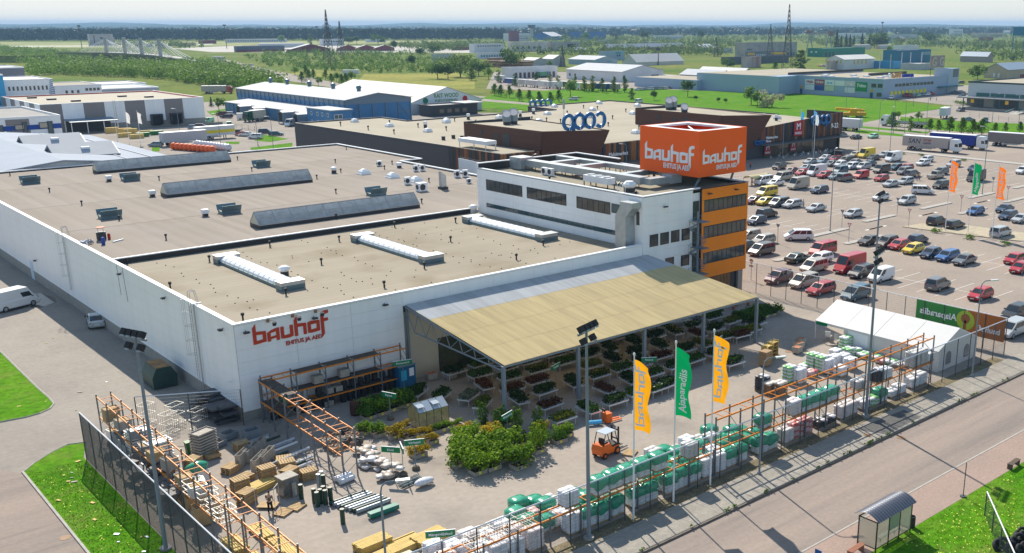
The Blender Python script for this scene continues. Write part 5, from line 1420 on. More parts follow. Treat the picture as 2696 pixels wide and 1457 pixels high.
for k in range(1, 8):
 for f in (0, .5):
  p = bp[k].lerp(bp[min(k+1, 8)], f)
  if p.z > 3:
   pw('pier', MB().box(p.x-3, p.y-.8, 0, p.x+3, p.y+.8, p.z-1.7), BC, br_)
for k in (2, 3, 4, 5):
 p = bp[k]
 d = (bp[k+1]-bp[k-1]).normalized()
 pw('pylon', MB().box(p.x-1.2, p.y-1.2, 0, p.x+1.2, p.y+1.2, p.z+13), BC, br_)
 for sgn in (-1, 1):
  for j in range(1, 7):
   q = p+d*sgn*(8*j)
   pw('stay_cable', MB().cyl((p.x, p.y, p.z+12.6-j*.2), (q.x, q.y, q.z-.3*sgn*j*.5), .22, n=4), CW, br_)
struct('embankment', MB().extr([(-14, 0), (14, 0), (6.5, 6.4), (-6.5, 6.4)], lambda a, b: (bp[0].x-5+a*.7, bp[0].y+a*.7-5, b), lambda a, b: (bp[0].x-130+a*.7, bp[0].y+90+a*.7, b)), GR)
# lattice pylons
LAT = mat('dark_lattice_steel', (.085, .08, .078), .7)
def pylon(loc, h, label, w=7.0):
 t = T('power_pylon', label, 'pylon', (loc[0], loc[1], 0), .5, group='lattice power pylons')
 ws = lambda z: w*(1-z/h)**1.25*.5+.35 if z < h*.62 else w*.16*(1-(z-h*.62)/(h*.4))+.12
 zs = [h*k/14 for k in range(15)]
 for sx in (-1, 1):
  for sy in (-1, 1):
   mb = MB()
   for a, b in zip(zs[:-1], zs[1:]):
    mb.cyl((sx*ws(a), sy*ws(a), a), (sx*ws(b), sy*ws(b), b), .2, n=4)
   part('leg', mb, LAT, t)
 mb = MB()
 for a, b in zip(zs[:-1], zs[1:]):
  for s in (-1, 1):
   for p, q in (((-ws(a), s*ws(a), a), (ws(b), s*ws(b), b)), ((ws(a), s*ws(a), a), (-ws(b), s*ws(b), b)), ((s*ws(a), -ws(a), a), (s*ws(b), ws(b), b)), ((s*ws(a), ws(a), a), (s*ws(b), -ws(b), b))):
    mb.cyl(p, q, .11, n=4)
 part('bracing', mb, LAT, t)
 for z in (h*.55, h*.72):
  mb = MB().cyl((-h*.13, 0, z), (h*.13, 0, z), .2, n=4).cyl((-h*.13, 0, z), (0, 0, z+h*.05), .12, n=4).cyl((h*.13, 0, z), (0, 0, z+h*.05), .12, n=4)
  c = part('cross_arm', mb, LAT, t)
  for s in (-1, 1):
   part('insulator', MB().cyl((s*h*.13, 0, z), (s*h*.13, 0, z-1.8), .25, n=5), CW, c)
 return t
pylon((376.9, 728.9), 45.6, 'taller dark lattice pylon of the pair left of centre')
p = at(900, 152)
pylon((p.x, p.y), 37.5, 'shorter dark lattice pylon beside the taller left one')
pylon((599.1, 418.2), 48.5, 'tall dark lattice pylon in front of the abandoned factory')
p = at(2026, 158)
pylon((p.x, p.y), 34, 'smaller lattice pylon left of the tall one at the factory')
p = at(1481, 176)
pylon((p.x, p.y), 17.5, 'short rusty lattice mast between the pale sheds', 3)
p = at(1885, 150)
pylon((p.x, p.y), 21, 'squat lattice tower left of the abandoned factory', 4)
for px_, yb, yt, lb in ((216, 128, 68, 'slim floodlight mast left of the derelict grey block'), (597, 128, 66, 'twin floodlight mast at the edge of the airfield'), (2319, 128, 59, 'dark radio mast above the poplars on the right'), (837, 113, 70, 'slim mast left of the tall pylon at the forest edge'), (1040, 112, 90, 'thin white mast before the forest'), (1733, 172, 128, 'thin lightning mast in front of the white tent hall')):
 p = at(px_, yb)
 hm = (yb-yt)/((yb-64)/34)
 t = T('mast', lb, 'mast', (p.x, p.y, 0))
 part('pole', MB().cyl((0, 0, 0), (0, 0, hm), .5, .3, n=5), LAT, t)
 part('head', MB().box(-2, -.6, hm-1.5, 2, .6, hm+.6), LAT, t)
# gantry crane
g0 = at(2128, 142)
gc = T('gantry_crane', 'old grey gantry crane spanning above the green hall', 'crane', (g0.x, g0.y, 0))
L_ = 42
for x in (2, L_-2):
 for s in (-1, 1):
  part('leg', MB().cyl((x, s*5, 0), (x, s*1.2, 22), .6, n=5), BFRM, gc)
 part('leg_tie', MB().cyl((x, -4, 5), (x, 4, 5), .35, n=4).cyl((x, -2.6, 13), (x, 2.6, 13), .3, n=4), BFRM, gc)
gd = MB()
for s in (-1.2, 1.2):
 gd.cyl((-2, s, 21.5), (L_+6, s, 21.5), .35, n=4).cyl((-2, s, 25), (L_+6, s, 25), .35, n=4)
 for k in range(16):
  x = -2+k*(L_+8)/16
  gd.cyl((x, s, 21.5), (x+(L_+8)/32, s, 25), .2, n=4).cyl((x+(L_+8)/32, s, 25), (x+(L_+8)/16, s, 21.5), .2, n=4)
part('girder', gd, CG, gc)
part('trolley', MB().box(L_-2, -2, 20, L_+4, 2, 26).box(-3, -2, 24, 3, 2, 27), mat('rust_trolley', (.25, .14, .11), .8), gc)
b0 = at(2688, 148)
bt = T('blue_steel_tower', 'bright blue steel loading tower at the right edge', 'tower', (b0.x, b0.y, 0))
part('hopper', MB().box(-4, -4, 22, 10, 10, 31), TE, bt)
for x, y in ((-3.5, -3.5), (9.5, -3.5), (-3.5, 9.5)):
 part('leg', MB().cyl((x, y, 0), (x, y, 22), .5, n=5), TE, bt)
part('bracing', MB().cyl((-3.5, -3.5, 2), (9.5, -3.5, 11), .25, n=4).cyl((9.5, -3.5, 11), (-3.5, -3.5, 21), .25, n=4).cyl((-3.5, -3.5, 2), (-3.5, 9.5, 11), .25, n=4), TE, bt)
# airport control tower far in the forest
p = at(1400, 98)
ct = T('control_tower', 'small control tower standing above the far forest', 'tower', (p.x, p.y, 0))
part('shaft', MB().cyl((0, 0, 0), (0, 0, 24), 5, 4, n=8), CG, ct)
part('cab', MB().cyl((0, 0, 24), (0, 0, 30), 9, 10, n=8).cyl((0, 0, 30), (0, 0, 32), 11, n=8), DARK, ct)
# substation masts
for k, (px_, yb, yt) in enumerate(((2316, 183, 138), (2344, 183, 143), (2373, 182, 138), (2396, 183, 138), (2425, 182, 138), (2456, 180, 140))):
 p = at(px_, yb)
 hm = (yb-yt)/((yb-64)/34)
 t = T('substation_mast', 'white lattice substation mast, number %s from the azure shed' % ('one', 'two', 'three', 'four', 'five', 'six')[k], 'mast', (p.x, p.y, 0), group='substation masts')
 mb = MB()
 for j in range(12):
  z0_, z1_ = hm*j/12, hm*(j+1)/12
  for s in (-1, 1):
   mb.cyl((s*.5, 0, z0_), (-s*.5, .3, z1_), .12, n=4)
 part('lattice', mb, GYW, t)
 part('pole', MB().cyl((0, 0, 0), (0, 0, hm), .12, n=4), GYW, t)
# stacks of brown timber beyond the meadow
k = 0
for px_, py_ in ((1300, 176), (1326, 178), (1345, 176), (1362, 178), (1385, 179), (1300, 168), (1330, 168)):
 p = at(px_, py_)
 t = T('timber_stack', 'brown timber stack, %s of those left of the pale sheds' % ('first', 'second', 'third', 'fourth', 'fifth', 'sixth', 'seventh')[k], 'timber', (p.x, p.y, 0), group='timber stacks beyond the meadow')
 for j in range(4):
  part('bundle', MB().box(-5+rnd(-.5, .5), -3, j*1.3, 5+rnd(-.5, .5), 3, j*1.3+1.15), mat('brown_timber', (.22, .12, .07), .8) if j % 2 else WOODP, t)
 k += 1
# == trees, scrub, forest, hills
def leaf_mat(name, c1, c2, scale=.35, tr=.35):
 if name in MATS:
  return MATS[name]
 m = bpy.data.materials.new(name)
 m.use_nodes = True
 t = m.node_tree
 N, L = t.nodes, t.links
 b = N['Principled BSDF']
 b.inputs['Roughness'].default_value = .6
 b.inputs['Specular IOR Level'].default_value = .08
 geo = N.new('ShaderNodeNewGeometry')
 oi = N.new('ShaderNodeObjectInfo')
 nz = N.new('ShaderNodeTexNoise')
 nz.inputs['Scale'].default_value = scale
 nz.inputs['Detail'].default_value = 3
 L.new(geo.outputs['Position'], nz.inputs['Vector'])
 ad = N.new('ShaderNodeMath')
 ad.operation = 'MULTIPLY_ADD'
 ad.inputs[1].default_value = .45
 L.new(oi.outputs['Random'], ad.inputs[0])
 L.new(nz.outputs['Fac'], ad.inputs[2])
 a2 = N.new('ShaderNodeMath')
 a2.operation = 'MULTIPLY_ADD'
 a2.inputs[1].default_value = .35
 L.new(geo.outputs['Random Per Island'], a2.inputs[0])
 L.new(ad.outputs[0], a2.inputs[2])
 r = N.new('ShaderNodeMapRange')
 r.inputs[1].default_value = .45
 r.inputs[2].default_value = 1.15
 L.new(a2.outputs[0], r.inputs[0])
 mx = N.new('ShaderNodeMix')
 mx.data_type = 'RGBA'
 mx.inputs[6].default_value = (*c1, 1)
 mx.inputs[7].default_value = (*c2, 1)
 L.new(r.outputs[0], mx.inputs[0])
 L.new(mx.outputs[2], b.inputs['Base Color'])
 tl = N.new('ShaderNodeBsdfTranslucent')
 L.new(mx.outputs[2], tl.inputs[0])
 ms = N.new('ShaderNodeMixShader')
 ms.inputs[0].default_value = tr
 L.new(b.outputs[0], ms.inputs[1])
 L.new(tl.outputs[0], ms.inputs[2])
 L.new(ms.outputs[0], N['Material Output'].inputs[0])
 MATS[name] = m
 return m
LFA = leaf_mat('lime_leaves', (0.045, 0.128, 0.015), (0.158, 0.277, 0.033))
LFB = leaf_mat('dark_leaves', (0.027, 0.075, 0.015), (0.083, 0.158, 0.027))
LFP = leaf_mat('poplar_leaves', (0.053, 0.112, 0.027), (0.150, 0.225, 0.053))
LFS = leaf_mat('spruce_needles', (0.018, 0.054, 0.021), (0.053, 0.105, 0.036))
LFW = leaf_mat('silver_willow_leaves', (0.210, 0.225, 0.128), (0.405, 0.405, 0.255))
LFG = leaf_mat('mixed_scrub_leaves', (0.039, 0.105, 0.015), (0.173, 0.277, 0.042), .05)
LFF = leaf_mat('far_pine_needles', (0.016, 0.041, 0.023), (0.034, 0.071, 0.034), .01, .15)
LFC = leaf_mat('mixed_town_leaves', (0.045, 0.096, 0.024), (0.150, 0.210, 0.060), .03)
BARK = mat('bark', (.10, .075, .055), .9, var=.25, scale=3)
def leafquad(mb, c, s, nrm=None):
 n = Vector((rnd(-1, 1), rnd(-1, 1), rnd(-.6, 1.2)))
 if nrm is not None:
  n = n*.75+nrm
 if n.length < .05:
  n = Vector((0, 0, 1))
 n.normalize()
 a = n.orthogonal().normalized()
 a.rotate(Matrix.Rotation(rnd(0, 6.28), 3, n))
 b = n.cross(a)
 q = s*rnd(.6, 1.25)
 mb.poly([c-a*q*.5-b*q*.2, c+b*q*-.45+a*.1*q, c+a*q*.55, c+b*q*.5])
def crown_points(kind, n):
 pts = []
 if kind == 'round':
  cl = [(Vector((rnd(-.24, .24), rnd(-.24, .24), rnd(.42, .82))), rnd(.13, .22)) for _ in range(12)] + [(Vector((0, 0, .6)), .3), (Vector((0, 0, .86)), .13)]
 elif kind == 'wide':
  cl = [(Vector((rnd(-.42, .42), rnd(-.42, .42), rnd(.3, .78))), rnd(.15, .26)) for _ in range(18)] + [(Vector((0, 0, .7)), .3)]
 elif kind == 'poplar':
  cl = [(Vector((rnd(-.08, .08), rnd(-.08, .08), .14+.8*k/11)), .165*(1-abs(k/11-.38)*1.1)) for k in range(12)]
 elif kind == 'bush':
  cl = [(Vector((rnd(-.4, .4), rnd(-.4, .4), rnd(.2, .68))), rnd(.18, .32)) for _ in range(10)]
 elif kind == 'lime':
  cl = [(Vector((rnd(-.2, .2)*(1.1-k/12), rnd(-.2, .2)*(1.1-k/12), .26+.66*k/12)), .24*(1.1-.75*k/12)) for k in range(13)]
 if kind == 'spruce':
  for _ in range(n):
   z = rnd(0, 1)**1.35
   rr_ = .26*(1-z)*(.75+.25*math.sin(z*44))*math.sqrt(rnd(.35, 1))
   a = rnd(0, 6.283)
   pts.append((Vector((rr_*math.cos(a), rr_*math.sin(a), .06+z*.94)), Vector((math.cos(a), math.sin(a), .1))))
  return pts
 for _ in range(n):
  c, r = random.choice(cl)
  d = Vector((random.gauss(0, 1), random.gauss(0, 1), random.gauss(0, 1)))
  d.normalize()
  rr_ = r*rnd(.55, 1.05)
  pts.append((c+Vector((d.x*rr_, d.y*rr_, d.z*rr_*.85)), d))
 return pts
def tree_meshes(kind, n, leaf, m, trunk=True):
 mb = MB()
 for c, d in crown_points(kind, n):
  leafquad(mb, c, leaf, d)
 cm = mb.mesh('crown', m)
 tb = MB()
 tb.cyl((0, 0, -.02), (0.01, 0, .34), .028, .018, n=6).cyl((.01, 0, .34), (0, .01, .72), .018, .006, n=5)
 for k in range(5):
  a = k*1.26+rnd(-.3, .3)
  z = .3+k*.07
  tb.cyl((0, 0, z), (.2*math.cos(a), .2*math.sin(a), z+.2), .011, .004, n=4)
 return cm, tb.mesh('trunk', BARK)
PROTO = {
 'round': [tree_meshes('round', 620, .075, LFA) for _ in range(2)],
 'dark': [tree_meshes('round', 620, .08, LFB) for _ in range(2)],
 'wide': [tree_meshes('wide', 850, .075, LFB) for _ in range(2)],
 'widelight': [tree_meshes('wide', 850, .07, LFP)],
 'poplar': [tree_meshes('poplar', 420, .06, LFP) for _ in range(2)],
 'lime': [tree_meshes('lime', 700, .065, LFA) for _ in range(2)],
 'spruce': [tree_meshes('spruce', 520, .06, LFS) for _ in range(2)],
 'silver': [tree_meshes('bush', 620, .09, LFW)],
 'bush': [tree_meshes('bush', 420, .11, LFA)],
}
NM = {'round': 'broadleaf_tree', 'dark': 'broadleaf_tree', 'wide': 'broadleaf_tree', 'widelight': 'willow_tree', 'poplar': 'poplar_tree', 'lime': 'lime_tree', 'spruce': 'spruce_tree', 'silver': 'willow_tree', 'bush': 'bush'}
def tree(kind, loc, h, label, group=None, wide=1.0):
 cm, tm = random.choice(PROTO[kind])
 t = T(NM[kind], label, 'bush' if kind == 'bush' else 'tree', (loc[0], loc[1], 0), rnd(0, 6.28), group)
 wide *= {'lime': 1.35, 'poplar': 1.35}.get(kind, 1.1)
 link('crown', cm, t, sc=(h*wide, h*wide, h))
 link('trunk', tm, t, sc=(h, h, h))
 return t
def ptree(kind, px_, py_, hpx, label, group=None, wide=1.0):
 p = at(px_, py_)
 return tree(kind, p, hpx/((py_-64)/34.0), label, group, wide)
ORD = ('first', 'second', 'third', 'fourth', 'fifth', 'sixth', 'seventh', 'eighth', 'ninth', 'tenth', 'eleventh', 'twelfth', 'thirteenth', 'fourteenth')
g = 'young limes along the avenue behind the shopping centre'
for k, (x, y) in enumerate(((10, 925), (70, 935), (155, 945), (245, 975), (340, 985), (440, 998), (545, 1003), (630, 985))):
 ptree('lime', *t3(x, y), 33, '%s lime from the white hall in the avenue row' % ORD[k], g)
g = 'slim poplars along the trailer park'
for k, (x, y, h_) in enumerate(((45, 800, 36), (205, 838, 36), (410, 832, 36), (545, 845, 38), (625, 862, 38), (785, 850, 34), (875, 885, 42), (955, 885, 44), (1045, 895, 40), (1160, 895, 44), (1262, 892, 46))):
 ptree('poplar', *t3(x, y), h_, '%s slim poplar from the dark meadow trees along the trailer park' % ORD[k], g)
ptree('round', *t3(740, 935), 48, 'bright green rounded tree in front of the trailers')
ptree('poplar', *t3(1330, 962), 32, 'small upright tree on the lawn left of the olive one', None, 1.5)
ptree('dark', *t3(1545, 970), 28, 'olive round young tree in the middle of the lawn')
ptree('dark', *t3(1870, 935), 46, 'dense dark tree beside the parked cars on the lawn edge')
ptree('lime', *t3(1835, 880), 30, 'green tree just behind the dense dark lawn tree')
for k, (x, y) in enumerate(((1950, 975), (2165, 992), (2235, 1000))):
 ptree('dark', *t3(x, y), 15, '%s sapling on the lawn left of the tall willows' % ORD[k], 'saplings on the lawn')
ptree('bush', *t3(2370, 888), 14, 'lone dark bush against the pale blue wall')
ptree('round', *q4(95, 955), 52, 'tall bushy green tree beside the silvery one on the lawn')
ptree('round', *q4(150, 972), 44, 'smaller green tree between the tall tree and the silvery one')
ptree('silver', *q4(285, 978), 55, 'silvery grey-green willow on the lawn before the pale blue store')
g = 'limes along the truck road'
for k, (x, y, h_) in enumerate(((1505, 978, 33), (1650, 995, 45), (1795, 1008, 46), (1935, 1018, 44), (2050, 1020, 46), (2215, 990, 28), (2340, 988, 28), (2520, 988, 30))):
 ptree('lime', *z5(x, y), h_, '%s lime from the flatbed lorry on the grass strip' % ORD[k], g)
ptree('lime', *z5(935, 950), 48, 'thin lime in front of the flatbed lorry cab')
ptree('round', *z5(1015, 822), 22, 'round green tree behind the flatbed lorry cab')
ptree('round', *z5(1265, 850), 28, 'round green tree above the flatbed lorry bed')
ptree('poplar', *z5(1165, 972), 42, 'thin reddish young tree before the flatbed lorry')
ptree('lime', *z5(1405, 975), 36, 'light young lime at the tail of the flatbed lorry')
ptree('wide', *z5(2000, 330), 44, 'large round dark tree between the store and the beige house')
ptree('bush', *z5(1780, 648), 18, 'dark shrub beside the goods terminal corner', None, 1.4)
g = 'young trees along the avenue'
for k, (x, y) in enumerate(((465, 728), (530, 800), (600, 772), (690, 832), (760, 772), (815, 803), (865, 790), (915, 822), (960, 803), (1010, 792), (570, 740), (640, 760))):
 ptree('lime' if k % 3 else 'round', *t2(x, y), rnd(22, 32), '%s young tree from the bridge end in the avenue by the blue warehouse' % ORD[k], g)
for k, (kd, x, y, h_, w_) in enumerate((('wide', 1840, 762, 52, 1), ('widelight', 2060, 745, 68, 1.1), ('wide', 2235, 735, 48, 1), ('dark', 1940, 770, 46, 1), ('poplar', 2170, 778, 36, 1.6), ('round', 2330, 770, 34, 1), ('dark', 1590, 655, 36, 1))):
 ptree(kd, *t2(x, y), h_, ('big dark tree at the left of the clump beyond the dry meadow', 'tall pale willow in the clump beyond the dry meadow', 'dark tree at the right of the clump beyond the dry meadow', 'dark middle tree of the clump beyond the dry meadow', 'narrow tree in front of the pale willow', 'bright tree beside the trailers and the dark clump', 'dark twin tree by the parked vans beyond the meadow')[k], None, w_)
for k, (kd, x, y, h_, w_) in enumerate((('wide', 170, 660, 58, 1), ('round', 535, 650, 18, 1), ('wide', 2250, 662, 30, 1.2), ('round', 1740, 512, 24, 1), ('round', 880, 400, 26, 1.3), ('dark', 1450, 405, 30, 1.4), ('round', 690, 400, 20, 1.3), ('poplar', 1185, 420, 26, 1.5), ('dark', 2000, 400, 30, 1))):
 ptree(kd, *t3(x, y), h_, ('big grey-green tree beside the brown timber stacks', 'small round tree before the pale shed', 'broad olive tree left of the rust-streaked block', 'green tree behind the white tent hall', 'broad tree in front of the bright blue hall', 'wide spreading tree above the long shed', 'round tree left of the bright blue hall', 'narrow tree above the pale sheds', 'dark tree behind the long low shed')[k], None, w_)
for k, (kd, x, y, h_, w_) in enumerate((('poplar', 540, 642, 56, 2.0), ('lime', 310, 650, 28, 1), ('spruce', 870, 442, 46, 1), ('spruce', 912, 442, 34, 1), ('spruce', 955, 440, 38, 1), ('spruce', 990, 440, 36, 1), ('spruce', 1025, 440, 32, 1), ('spruce', 1100, 440, 40, 1.1), ('widelight', 1215, 440, 44, 1), ('wide', 1265, 440, 46, 1), ('wide', 1720, 400, 34, 1.2), ('round', 1355, 490, 22, 1), ('wide', 1610, 340, 20, 1.2), ('spruce', 1165, 440, 34, 1.2))):
 ptree(kd, *q4(x, y), h_, ('tall feathery tree in front of the abandoned factory', 'light green tree beside the rust-streaked block', 'tallest dark spruce left of the pylon row', 'short spruce beside the tallest one', 'second tall spruce in the dark row', 'third tall spruce in the dark row', 'small spruce at the end of the dark row', 'stout spruce right of the dark row', 'pale poplar-like tree under the radio mast', 'broad dark tree under the radio mast', 'wide dark tree before the white flats', 'round tree left of the teal block', 'broad tree beside the white far hall on the right', 'spruce beneath the radio mast')[k], None, w_)
g = 'solitary trees below the airfield'
for k, (x, y, h_, kd) in enumerate(((330, 418, 22, 'round'), (615, 432, 30, 'poplar'), (1265, 432, 30, 'wide'), (1060, 432, 24, 'dark'), (1420, 490, 28, 'dark'), (1800, 530, 38, 'widelight'), (1675, 560, 28, 'dark'), (980, 430, 24, 'wide'))):
 ptree(kd, *t2(x, y), h_, ('round tree left of the red gable hall', 'dark upright tree above the red gable hall', 'large pale tree above the triple-gabled red hall', 'dark tree right of the pylon pair', 'dark round tree at the end of the red halls', 'wide pale tree under the small mast', 'dark tree below the wide pale tree', 'brownish wide tree directly right of the pylons')[k], g, 1.2)
ptree('spruce', 557, 281, 26, 'small dark spruce beside the white kiosk', None, 1.2)
ptree('round', 577, 293, 38, 'green tree on the lawn before the blue warehouse')
g = 'ornamental bushes on the car park island'
for k, (x, y, h_) in enumerate(((1775, 875, 15), (2080, 932, 15), (2405, 985, 13))):
 ptree('bush', 1950+x*.2896, 360+y*.2896, h_*1.2, ('olive', 'yellowish', 'bright green')[k]+' rounded bush on the car park island by the white flagpoles', g, 1.3)
g = 'low bushes along the truck park strip'
for k, (x, y) in enumerate(((1640, 175), (2030, 222), (1466, 165))):
 ptree('bush', 1950+x*.2896, 360+y*.2896, 9, '%s low bush on the strip in front of the lorries' % ORD[k], g, 1.5)
def mass(name, label, polys, m, leaf_n=22, hmin=4, hmax=9, leaf=1.3, wf=.42, cone=False, cat='scrub'):
 mb = MB()
 def inside(x, y, P):
  c = False
  j = len(P)-1
  for i in range(len(P)):
   if (P[i][1] > y) != (P[j][1] > y) and x < (P[j][0]-P[i][0])*(y-P[i][1])/(P[j][1]-P[i][1])+P[i][0]:
    c = not c
   j = i
  return c
 for P, n in polys:
  x0, x1 = min(p[0] for p in P), max(p[0] for p in P)
  y0, y1 = min(p[1] for p in P), max(p[1] for p in P)
  k = 0
  while k < n:
   x, y = rnd(x0, x1), rnd(y0, y1)
   if not inside(x, y, P):
    continue
   k += 1
   b = at(x, y)
   h = rnd(hmin, hmax)
   w_ = h*wf*rnd(.8, 1.3)
   for _ in range(leaf_n):
    if cone:
     z = rnd(0, 1)
     rr_ = w_*(1-z*.85)
     a = rnd(0, 6.283)
     leafquad(mb, b+Vector((rr_*math.cos(a), rr_*math.sin(a), h*(.12+.88*z))), leaf, Vector((math.cos(a), math.sin(a), .3)))
    else:
     d = Vector((random.gauss(0, 1), random.gauss(0, 1), random.gauss(0, 1))).normalized()
     q = rnd(.7, 1.05)
     leafquad(mb, b+Vector((d.x*w_*q, d.y*w_*q, h*.52+d.z*h*.46*q)), leaf, d)
 o = link(name, mb.mesh(name, m))
 return tag(o, label, cat, None, 'stuff')
mass('thicket', 'dense green scrub woodland around the bridge and behind the western halls', (
 ([(0, 132), (170, 146), (330, 160), (470, 172), (560, 170), (640, 196), (690, 222), (580, 232), (440, 212), (330, 205), (180, 200), (78, 202), (74, 172), (0, 163)], 2300),
 ([(-20, 128), (150, 143), (150, 150), (-20, 140)], 220), ([(570, 178), (650, 190), (700, 205), (760, 228), (640, 240), (560, 225)], 260)), LFG, 24, 4, 9.5, 1.25)
mass('meadow_scrub', 'green bushes scattered over the meadow between the red halls and the avenue', (
 ([(640, 148), (760, 150), (1000, 152), (1250, 160), (1300, 180), (1180, 192), (1000, 195), (860, 186), (700, 176)], 650),
 ([(690, 138), (900, 138), (1100, 140), (1140, 148), (700, 150)], 260)), LFG, 22, 2.5, 7, 1.1)
mass('town_treeline', 'band of mixed treetops among the far industrial buildings', (
 ([(1050, 122), (1330, 116), (1330, 132), (1100, 136)], 190), ([(1440, 118), (1720, 112), (1950, 114), (1950, 126), (1700, 128), (1460, 128)], 300),
 ([(2080, 110), (2400, 112), (2696, 118), (2720, 135), (2450, 128), (2140, 122)], 340), ([(1340, 140), (1560, 140), (1900, 136), (1920, 150), (1500, 150)], 190),
 ([(1330, 106), (2720, 92), (2720, 106), (1700, 112), (1400, 112)], 600), ([(2480, 140), (2720, 150), (2720, 168), (2560, 160)], 50), ([(300, 122), (540, 120), (540, 128), (330, 130)], 60), ([(1040, 128), (1240, 122), (1240, 136)], 50)), LFC, 24, 6, 13, 2.0)
mass('pine_forest', 'dark wall of pine forest beyond the airfield', (
 ([(-60, 108.5), (1330, 105), (1330, 102.5), (-60, 105.5)], 1500), ([(-60, 105.5), (1330, 102.5), (1330, 98), (-60, 101)], 900)), LFF, 20, 17, 24, 4.5, .2, True, 'forest')
mass('far_woodland', 'hazy far woodland reaching to the horizon', (
 ([(-60, 101), (1330, 98), (1330, 84), (-60, 86)], 1000), ([(1330, 98), (2760, 92), (2760, 80), (1330, 84)], 1100), ([(-60, 86), (2760, 80), (2760, 72), (-60, 75)], 800)), LFF, 18, 15, 23, 9.0, .7, False, 'forest')
# low hills on the horizon
HM = ground_mat('distant_wooded_hill', (.030, .055, .030), (.05, .075, .035), .003, .05, .2, 1.0)
hb_ = MB()
prev = None
n = 90
rows = []
for j, (dist, hh) in enumerate(((6000, 0), (7800, 14), (10000, 24), (14000, 40), (16000, 15))):
 row = []
 for k in range(n+1):
  a = YAW+R_(42)-R_(84)*k/n
  z = hh*(.8+.35*math.sin(k*.31+j)+.25*math.sin(k*.83+j*2.1)+.1*rnd(-1, 1)) if hh else -1
  row.append((CP.x+dist*math.cos(a), CP.y+dist*math.sin(a), z))
 rows.append(hb_.add(row))
for a, b in zip(rows[:-1], rows[1:]):
 for k in range(n):
  hb_.face(a+k, a+k+1, b+k+1, b+k)
struct('hills', hb_, HM, smooth=True)
# grass blades, tufts and flowers on the near lawns
gm = leaf_mat('grass_blades', (0.06, 0.18, 0.008), (0.11, 0.25, 0.02), 1.2, .3)
gb = MB()
for x0_, x1_, y0_, y1_, n in ((-16.9, -12.9, -30, 1, 9000), (-40, -19, 2, 34, 3500), (14, 62, -62, -51.2, 16000)):
 for _ in range(n):
  x, y = rnd(x0_, x1_), rnd(y0_, y1_)
  if x0_ == -40:
   # stay inside the second lawn
   A, B = Vector(L2[0]), Vector(L2[4])
   t_ = (y-B.y)/(A.y-B.y)
   if not (0 <= t_ <= 1) or x > B.x+(A.x-B.x)*t_-.2:
    continue
  a = rnd(0, 6.28)
  s = rnd(.02, .06)
  h = rnd(.01, .08)
  gb.poly([(x-s*math.cos(a), y-s*math.sin(a), .04), (x+s*math.cos(a), y+s*math.sin(a), .04), (x+rnd(-.06, .06), y+rnd(-.06, .06), .05+h)])
tag(link('grass', gb.mesh('grass', gm)), 'short green grass on the lawns by the street and the side street', 'grass', None, 'stuff')
fb = MB()
for _ in range(420):
 x, y = (rnd(24, 40), rnd(-58, -51.6)) if random.random() < .8 else (rnd(-16.5, -13), rnd(-22, 0))
 s = rnd(.03, .06)
 fb.poly([(x-s, y, .14), (x, y-s, .14), (x+s, y, .15), (x, y+s, .15)])
tag(link('flowers', fb.mesh('flowers', mat('yellow_flower', (.75, .68, .12), .8))), 'yellow and white flowers dotted over the roadside lawn', 'flowers', None, 'stuff')
wd = MB()
for _ in range(34):
 x = rnd(8, 62)
 for k in range(9):
  leafquad(wd, Vector((x+rnd(-.2, .2), -40.55+rnd(-.06, .06), .2+rnd(0, .14))), .16)
tag(link('weeds', wd.mesh('weeds', LFA)), 'small green weeds sprouting along the pavement kerb', 'weeds', None, 'stuff')
# == vehicles
PAINT = mat('car_paint', (.5, .5, .5), .28, obj_color=True, spec=.5, coat=.6)
CGL = mat('car_glass', (.02, .028, .035), .04, spec=.8)
TYRE = mat('tyre_rubber', (.02, .02, .022), .8)
RIM = mat('alloy_rim', (.42, .43, .45), .35, metal=.6)
HEADL = mat('headlamp', (.75, .78, .8), .1)
TAILL = mat('tail_lamp', (.35, .01, .01), .2)
PLATE = mat('number_plate', (.7, .7, .7), .6)
TRIMB = mat('black_plastic_trim', (.03, .03, .032), .6)
# kind: length, width, height, belt, hood height, greenhouse bottom front/rear x, top front/rear x, wheelbase, wheel radius, deck height
KINDS = {
 'hatch': (4.15, 1.76, 1.48, .93, .86, 1.15, -2.0, .35, -1.55, 2.6, .31, .93),
 'sedan': (4.65, 1.80, 1.44, .93, .86, 1.10, -1.75, .30, -1.0, 2.75, .32, .96),
 'wagon': (4.70, 1.80, 1.50, .93, .86, 1.20, -2.27, .42, -1.95, 2.75, .32, .93),
 'suv': (4.55, 1.86, 1.70, 1.08, 1.03, 1.15, -2.2, .45, -1.85, 2.68, .36, 1.08),
 'mpv': (4.75, 1.86, 1.78, 1.05, .98, 1.65, -2.3, .72, -2.05, 2.9, .33, 1.05),
 'smallvan': (4.40, 1.82, 1.86, 1.10, 1.0, 1.45, -2.12, .72, -2.05, 2.7, .32, 1.1),
 'minibus': (5.10, 1.95, 2.0, 1.15, 1.05, 1.85, -2.5, 1.05, -2.42, 3.1, .34, 1.15),
 'bigvan': (5.70, 2.02, 2.55, 1.30, 1.15, 2.15, -2.8, 1.40, -2.75, 3.5, .36, 1.3),
 'pickup': (5.2, 1.86, 1.78, 1.08, 1.02, .95, -.85, .3, -.65, 3.1, .37, 1.0),
}
